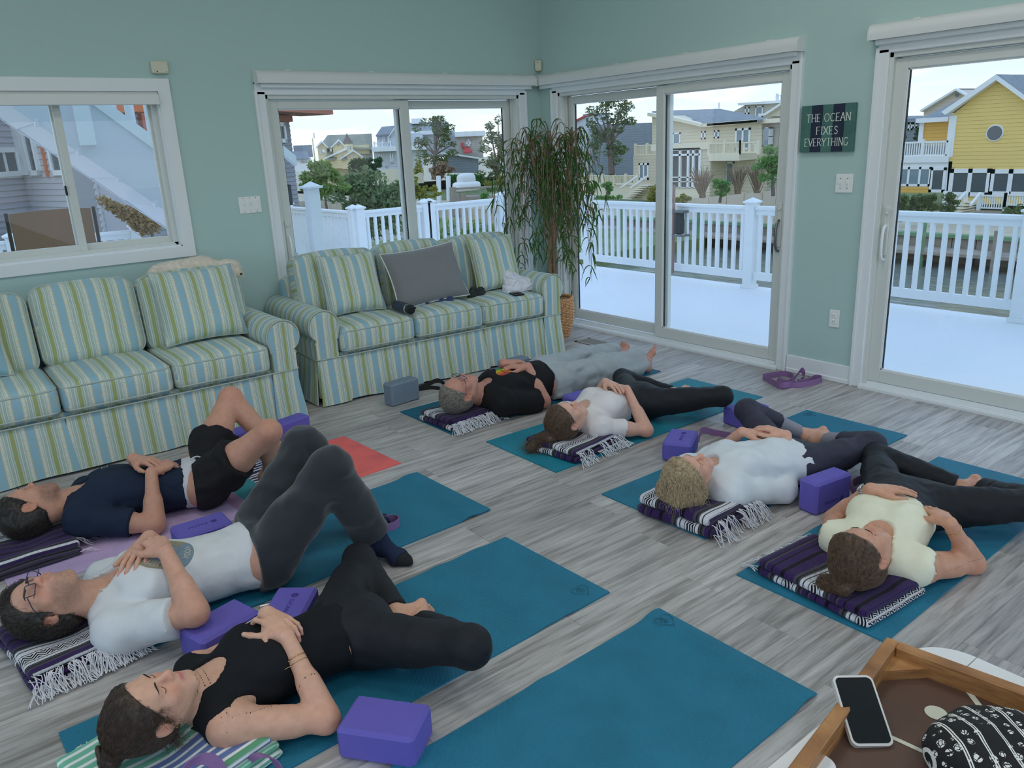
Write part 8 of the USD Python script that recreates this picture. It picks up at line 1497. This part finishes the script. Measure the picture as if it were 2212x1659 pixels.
# ---- blonde woman, pale long-sleeved shirt
h_ = dict(order='RL', R=((1662, 939, .24), dict(curl=(24, 30, 20))), L=((1655, 940, .24), dict(curl=(8, 10, 8), spread=2)))
o = person('p6', 'blonde woman in pale long-sleeved shirt and plum leggings on the right', 'f', 1.66, (214, 164, 140), dict(hands=h_, sole=dict(R=(.1, 1, -.2), L=(.1, -1, .1)), bulk=1.0, wide=1.04, belly=.015, lips=(190, 120, 112), lipw=.5))
J = o['J']
def long_sleeve(o, s, frac, r): p0, p1, p2 = o['J']['s' + s], o['J']['e' + s], o['J']['w' + s]; return uni([cone(p0, p1, .054 * o['bulk'] + r * .5, .045 * o['bulk'] + r), cut(cone(p1, o['seg']((p1, p2), .8), .045 * o['bulk'] + r, .038 * o['bulk'] + r), unit(p2 - p1), o['seg']((p1, p2), frac))], .02)
tee = o['garment']('shirt', [grow(o['core'], .006), long_sleeve(o, 'R', .32, .008), long_sleeve(o, 'L', .3, .008)], [o['limb_k'](J['sR'], .1, .07), o['limb_k'](J['sL'], .1, .07)], .010, o['wr'](.005, 8, 61), [(o['a'], o['B'](1.0))], 'shirt_pale', sub_=neck_cuts(o, width=.066)); leggings(o, 'leggings_plum', .5, .9, seed=62)
for s in 'RL': o['garment']('mesh_panel', [o['shank'](s)], [], .0062, None, [(unit(J['a' + s] - J['k' + s]), o['seg']((J['k' + s], J['a' + s]), .86)), (-unit(J['a' + s] - J['k' + s]), o['seg']((J['k' + s], J['a' + s]), .49))], 'mesh_grey')
face_parts(o, .7, 'brow_blond'); W = o['head'].W
bob = lambda W, R, sc: [uni([ell(W(-.045, -.075, .03), A(.05, .06, .085), R), ell(W(.03, -.085, .05), A(.055, .055, .075), R), ell(W(-.06, -.05, -.02), A(.032, .05, .055), R)], .03)]
hp, hs_ = hair(o, 'bob', 'hair_blonde', 'strand_blonde', .018, 4200, 6, .085, (-.02, -.16, -.02), .004, bob, nape=-.085, line=((.018, -.01), (.078, .078)), wid=.0011, wave=.012); loose_hair(o, [W(-.02, .07, .095), W(-.05, .04, .09), W(.0, .05, .12)], [W(-.085, -.03, .08), W(-.10, -.05, .03), W(-.07, -.09, .13)], 'strand_blonde', hp, 420, 63, .012, .0011, wave=.006, zmin=.06); loose_hair(o, [W(-.07, -.05, .0), W(-.05, -.09, .04)], [W(-.10, -.11, -.04), W(-.07, -.14, .03)], 'strand_blonde', hp, 300, 64, .016, .0011, wave=.008, zmin=.06)
# ---- woman in cream tank top
h_ = dict(order='LR', L=((1984, 1074, .22), dict(curl=(8, 10, 8), spread=2, thumb=(25, 8))), R=((1982, 1068, .23), dict(curl=(10, 12, 10), spread=4, thumb=(35, 5))))
o = person('p7', 'brown-haired woman in cream tank top and black leggings, rightmost on the floor', 'f', 1.66, (206, 154, 126), dict(hands=h_, sole=dict(R=(.1, 1, -.2), L=(.1, -1, .1)), bulk=1.04, wide=1.04, belly=.008, lips=(188, 116, 110), nail=(222, 176, 164)))
J = o['J']; o['garment']('tank_top', [o['core']], [], .011, o['wr'](.0045, 8, 71), [(o['a'], o['B'](.60))], 'tank_cream', sub_=uni([neck_cuts(o, .0, .068), cone(J['sR'] - o['l'] * .06 + o['a'] * .02, J['sR'] - o['l'] * .03 + o['a'] * .07 + o['f'] * .02, .062, .055), cone(J['sL'] + o['l'] * .06 + o['a'] * .02, J['sL'] + o['l'] * .03 + o['a'] * .07 + o['f'] * .02, .062, .055)], 0)); leggings(o, seed=72, top=.56, amp=.003)
face_parts(o, .8, 'brow_dark'); W = o['head'].W; e1, e2 = atz(1775, 1262, .06), atz(1792, 1280, .05)
pt3 = lambda W, R, sc: [uni([cone(W(0, -.10, .07), W(-.01, -.125, .09), .026, .022), cone(W(-.01, -.125, .09), atz(1785, 1262, .075), .024, .034)], .012)]
hp, hs_ = hair(o, 'pony', 'hair_brown', 'strand_brown', .013, 3000, 7, .06, (0, -.115, .075), .003, pt3, nape=-.07, line=((.012, -.016), (.072, .086)), wid=.0009); loose_hair(o, [W(-.01, -.125, .09)] * 2, [e1, e2], 'strand_brown', hp, 260, 73, .012, .0010, wave=.006, zmin=.045)
tc = (W(-.005, -.112, .08)); dv = unit(atz(1785, 1262, .075) - W(-.01, -.125, .09)); u_ = unit(np.cross(dv, A(0, 0, 1))); w_ = np.cross(dv, u_); obj('hair_tie', tube(np.array([tc + dv * .012 + (u_ * math.cos(x) + w_ * math.sin(x)) * .027 for x in ang_[:-1]]), .007, 7, True), 'hair_tie', o['t'], smooth=True)
t_, P_, c_, d_ = band(o, 'L', .90, .0, 'steel', 'wristwatch', 'silver link watch on the wrist of the woman in cream', 'watch', .004, width=.016); i_ = np.argmax((P_ - c_) @ unit(A(-.3, .0, 1))); n_ = unit(P_[i_] - c_); M_ = np.stack([unit(np.cross(d_, n_)), d_, n_], 1); v, f_ = rbox(.03, .03, .008, .004, (5, 5, 3)); obj('case', (v @ M_.T + P_[i_] - c_ + n_ * .003, f_), 'steel', t_, smooth=True); v, f_ = rbox(.022, .022, .002, .001, (4, 4, 2)); obj('dial', (v @ M_.T + P_[i_] - c_ + n_ * .0068, f_), 'tee_white', t_, smooth=True)
band(o, 'R', .86, .0014, 'gold', 'bracelet', 'thin gold bracelet on the wrist of the woman in cream', 'bracelet')

# ---------------------------------------------------------------- small dog asleep on the back of the left sofa
plain('dog_fur', (226, 214, 196), .95, var=.12, scale=40, bump=.6, bscale=150); plain('dog_ear', (214, 192, 164), .95, var=.15, scale=40, bump=.6, bscale=150)
hd_ = aty(500, 588, -.40); dg = thing('dog', 'cream long-haired dog lying along the back of the left sofa behind the pillow', 'dog', (hd_[0] - .2, -.27, .90)); dO = A(hd_[0] - .2, -.27, .90); hx_ = hd_ - dO
ds = uni([ell((-.12, .02, .02), (.17, .09, .075)), ell((.02, .0, .035), (.12, .075, .07)), ell(hx_ + A(0, .03, .03), (.058, .055, .052)), cone(hx_ + A(.01, 0, .012), hx_ + A(.035, -.035, -.012), .034, .022), cone((.05, .0, .03), hx_ + A(0, .03, .01), .06, .05), cone((.08, -.06, -.02), (.16, -.11, -.03), .024, .02)], .04)
dm = nets(S_(lambda p: ds(p) + (.006 * fbmn(p, 40, 4, 3)).astype(np.float32), ds.lo, ds.hi), .007); db = obj('body', dm, 'dog_fur', dg, smooth=True)
for q_ in (-1, 1): obj('ear', rbox(.022, .045, .075, .011, (5, 6, 8), .004, hx_ + A(-.02 + q_ * .05, .03, .01)), 'dog_ear', dg, smooth=True)
v, f = rbox(.020, .016, .016, .008, (6, 6, 6), 0, hx_ + A(.043, -.056, -.012)); obj('nose', (v, f), 'black_rubber', dg, smooth=True)
obj('eye', rbox(.010, .008, .010, .004, (5, 5, 5), 0, hx_ + A(.022, -.020, .036)), 'black_rubber', dg, smooth=True)
rg_ = np.random.default_rng(3); V_ = dm[0]; ix_ = rg_.choice(len(V_), 1800); N_ = V_[ix_] - A(0, 0, -.05); N_ /= np.linalg.norm(N_, axis=1, keepdims=True)
curves('fur', [np.array([p, p + n * .012 + A(0, 0, -.004), p + n * .018 + A(.004, -.004, -.016)]) for p, n in zip(V_[ix_], N_)], [.0012, .001, .0004], 'dog_fur', db, kind='stuff')

# ---------------------------------------------------------------- white table with the wooden game board, bottom right
plain('table_white', (234, 235, 236), .35); mat('game_wood', {'g': ('geometry', {}), 'm': ('mapping', {'scale': (10, 10, 90)}), 'n': ('noise_texture', {'scale': 1.4, 'detail': 6, 'distortion': .5}), 'r': ('rgb_ramp', {'ramp': [(.25, lin(132, 88, 50)), (.5, lin(170, 118, 70)), (.75, lin(196, 146, 92))]}), 'p': ('principled_bsdf', {'roughness': .45}), 'b': ('bump', {'strength': .15, 'distance': .001})}, [('g.position', 'm.vector'), ('m.vector', 'n.vector'), ('n.fac', 'r.fac'), ('r.color', 'p.base_color'), ('n.fac', 'b.height'), ('b.normal', 'p.normal')])
plain('game_brown', (92, 66, 54), .5, var=.12, scale=8); plain('game_print', (214, 214, 196), .55); plain('phone_glass', (10, 11, 14), .08, spec=.7); plain('phone_case', (212, 208, 202), .5); plain('puck_black', (28, 28, 30), .5)
TZ = .545; tx, ty = -3.62, -5.40
t = thing('table', 'white table with rounded corners and a leaf seam under the game board', 'table', (tx, ty, 0))
full = sg.box(-4.10 - tx + .1, -5.80 - ty + .1, -3.19 - tx - .1, -5.044 - ty - .1).buffer(.1, 16); seam = float(atz(2107, 1423, TZ)[1] - ty)
for n_, bx_ in (('table_leaf', sg.box(-2, seam + .0012, 2, 2)), ('table_top', sg.box(-2, -2, 2, seam - .0012))):
    m = trimesh.creation.extrude_polygon(full.intersection(bx_), .028, engine='earcut'); m.apply_translation([0, 0, TZ - .028]); obj(n_, m, 'table_white', t, smooth=30)
obj('pedestal', lathe([(.0, TZ - .028), (.2, TZ - .03), (.06, TZ - .07), (.05, .2), (.06, .06), (.28, .02), (.29, 0), (0, 0)], 24), 'table_white', t, smooth=40)
ang = math.atan2(.04, .47) ; gb = thing('game_board', 'wooden-framed brown table game board lettered goal on the white table', 'game board', (-3.335, -5.023, TZ), math.radians(9.0)); LB = .72
# local: corner at origin, board runs to -x and -y
gz = .055; fw = .026
obj('rail', MB().box(-LB, 0, -fw, 0, 0, gz, .003), 'game_wood', gb); obj('rail', MB().box(-LB, 0, -LB, -LB + fw, 0, gz, .003), 'game_wood', gb); obj('rail', MB().box(-fw, 0, -LB + fw, -fw, 0, gz, .003), 'game_wood', gb); obj('rail', MB().box(-LB, -LB + fw, -LB + fw, -fw, 0, gz, .003), 'game_wood', gb)
bp = obj('playing_surface', MB().box(-LB + .01, -.01, -LB + .01, -.01, 0, .012), 'game_brown', gb)
def loc(px, py, z): q = atz(px, py, TZ + z) - A(-3.335, -5.023, TZ); return rotz(-math.radians(9.0)) @ q
cpts = [(-fw, -fw), (-fw - .065, -fw), (-fw, -fw - .065)]
for sx, sy in ((0, 0), (1, 0), (0, 1), (1, 1)):
    pts = [((-x if not sx else -LB - x) * 1.0, (y if not sy else -LB - y)) for x, y in [(-p[0], p[1]) for p in cpts]]; pts = [(p[0] if not sx else -LB - p[0], p[1] if not sy else -LB - p[1]) for p in cpts]
    if sx != sy: pts = pts[::-1]
    m = prism(pts, .022); m.apply_translation([0, 0, .012]); m.fix_normals(); obj('corner_block', m, 'game_wood', gb, smooth=False)
def flat(poly, name, z=.0125):
    m = trimesh.creation.extrude_polygon(poly, .0006, engine='earcut'); m.apply_translation([0, 0, z]); return obj(name, m, 'game_print', bp, smooth=False)
c = loc(2022, 1540, .0125); ex = np.linalg.norm(loc(2048, 1545, .0125) - c); flat(sg.Point(c[0], c[1]).buffer(ex * .98, 24), 'spot')
def stripe(p, q, w): a_, b_ = loc(*p, .0125), loc(*q, .0125); flat(sg.LineString([a_[:2], b_[:2]]).buffer(w, cap_style='flat'), 'line')
stripe((2092, 1494), (2152, 1572), .0055); stripe((1925, 1592), (2030, 1640), .0045)
a_, b_ = loc(2140, 1540, .0125), loc(2225, 1570, .0125); d_ = (b_ - a_)[:2]; d_ /= np.linalg.norm(d_); tm = meshkit.text_mesh('GOAL', .018, .0006, True); v = np.array(tm.vertices); v[:, 0] *= .115 / np.ptp(v[:, 0]); nrm = A(-d_[1], d_[0]); gl = a_[:2] + np.outer(v[:, 0], d_) + np.outer(v[:, 1], nrm); obj('lettering', (np.c_[gl, v[:, 2] + .0125], np.array(tm.faces)), 'game_print', bp, smooth=False)
# phone leaning on the left rail
P0, P1 = atz(1838, 1462, TZ + .078), atz(1886, 1612, TZ + .016); ph = thing('phone', 'smartphone in a pale grey case leaning on the game board rail', 'phone', P1); u_ = P0 - P1; L_ = np.linalg.norm(u_); u_ /= L_
sd = atz(1922, 1600, TZ + .018) - atz(1858, 1618, TZ + .014); sd -= u_ * (sd @ u_); sd /= np.linalg.norm(sd); nn = np.cross(sd, u_); nn *= np.sign(nn[2]); sd = np.cross(u_, nn); M_ = np.stack([sd, u_, nn], 1)
def rrect(w, h, r): return sg.box(-w / 2 + r, -h / 2 + r, w / 2 - r, h / 2 - r).buffer(r, 10)
def phm(w, h, r, z0, z1): m = trimesh.creation.extrude_polygon(rrect(w, h, r), z1 - z0, engine='earcut'); v = np.array(m.vertices); v[:, 2] += z0; v[:, 1] += L_ / 2; return v @ M_.T, np.array(m.faces)
pw = .076; obj('case', phm(pw, L_ + .002, .012, -.006, .0045), 'phone_case', ph, smooth=30); obj('screen', phm(pw - .008, L_ - .007, .009, .0044, .0052), 'phone_glass', ph, smooth=30)
# printed pouch and pucks
mat('elephant_print', {'tc': ('texture_coordinate', {}), 'mp': ('mapping', {'rotation': (0, 0, .6), 'scale': (1, 1, 1)}), 'v': ('voronoi_texture', {'scale': 48, 'randomness': .45}), 'v2': ('voronoi_texture', {'scale': 150, 'feature': 'distance_to_edge'}), 'sx': ('separate_xyz', {}), 'k': ('math', {'math_type': 'multiply', 'value2': 26.0}), 'fr': ('math', {'math_type': 'fraction'}), 'rb': ('rgb_ramp', {'interpolate': False, 'ramp': [(0, (1, 1, 1)), (.06, (0, 0, 0)), (.1, (1, 1, 1)), (.16, (0, 0, 0))]}), 'r1': ('rgb_ramp', {'interpolate': False, 'ramp': [(0, (1, 1, 1)), (.36, (0, 0, 0))]}), 'r2': ('rgb_ramp', {'interpolate': False, 'ramp': [(0, (0, 0, 0)), (.09, (1, 1, 1))]}), 'm1': ('mix', {'mix_type': 'multiply', 'fac': 1.0}), 'm2': ('mix', {'mix_type': 'add', 'fac': 1.0, 'use_clamp': True}), 'c': ('mix', {'color1': lin(24, 23, 25), 'color2': lin(226, 224, 216)}), 'p': ('principled_bsdf', {'roughness': .85})},
    [('tc.object', 'mp.vector'), ('mp.vector', 'v.vector'), ('mp.vector', 'v2.vector'), ('mp.vector', 'sx.vector'), ('sx.x', 'k.value1'), ('k.value', 'fr.value1'), ('fr.value', 'rb.fac'), ('v.distance', 'r1.fac'), ('v2.distance', 'r2.fac'), ('r1.color', 'm1.color1'), ('r2.color', 'm1.color2'), ('m1.color', 'm2.color1'), ('rb.color', 'm2.color2'), ('m2.color', 'c.fac'), ('c.color', 'p.base_color')])
c = atz(2130, 1640, TZ + .02)
po = thing('cloth_pouch', 'black and white elephant-print cloth bag on the game board', 'bag', (c[0], c[1], TZ + .012))
s_ = uni([ell((0, 0, .03), (.1, .085, .045)), ell((-.05, .02, .035), (.06, .06, .045)), ell((.05, -.04, .03), (.08, .07, .04)), ell((-.03, -.07, .025), (.08, .06, .035))], .03); obj('cloth', nets(S_(lambda p: np.maximum(s_(p) + (.0022 * np.sin(fbmn(p, 12, 2) * 8)).astype(np.float32), .0004 - p[:, 2]), s_.lo, s_.hi), .006), 'elephant_print', po, smooth=True)
for px, py, mt_, lb in ((2196, 1558, 'puck_black', 'black puck on the game board behind the printed bag'), (1770, 1655, 'table_white', 'pale puck in the bottom corner of the game board'), (2208, 1515, 'table_white', 'white card piece at the right frame edge on the game board')):
    c = atz(px, py, TZ + .02); t = thing('puck', lb, 'game piece', (c[0], c[1], TZ + .0128)); obj('disc', lathe([(0, 0), (.024, 0), (.027, .003), (.027, .010), (.024, .013), (.02, .012), (0, .012)], 24), mt_, t, smooth=30)
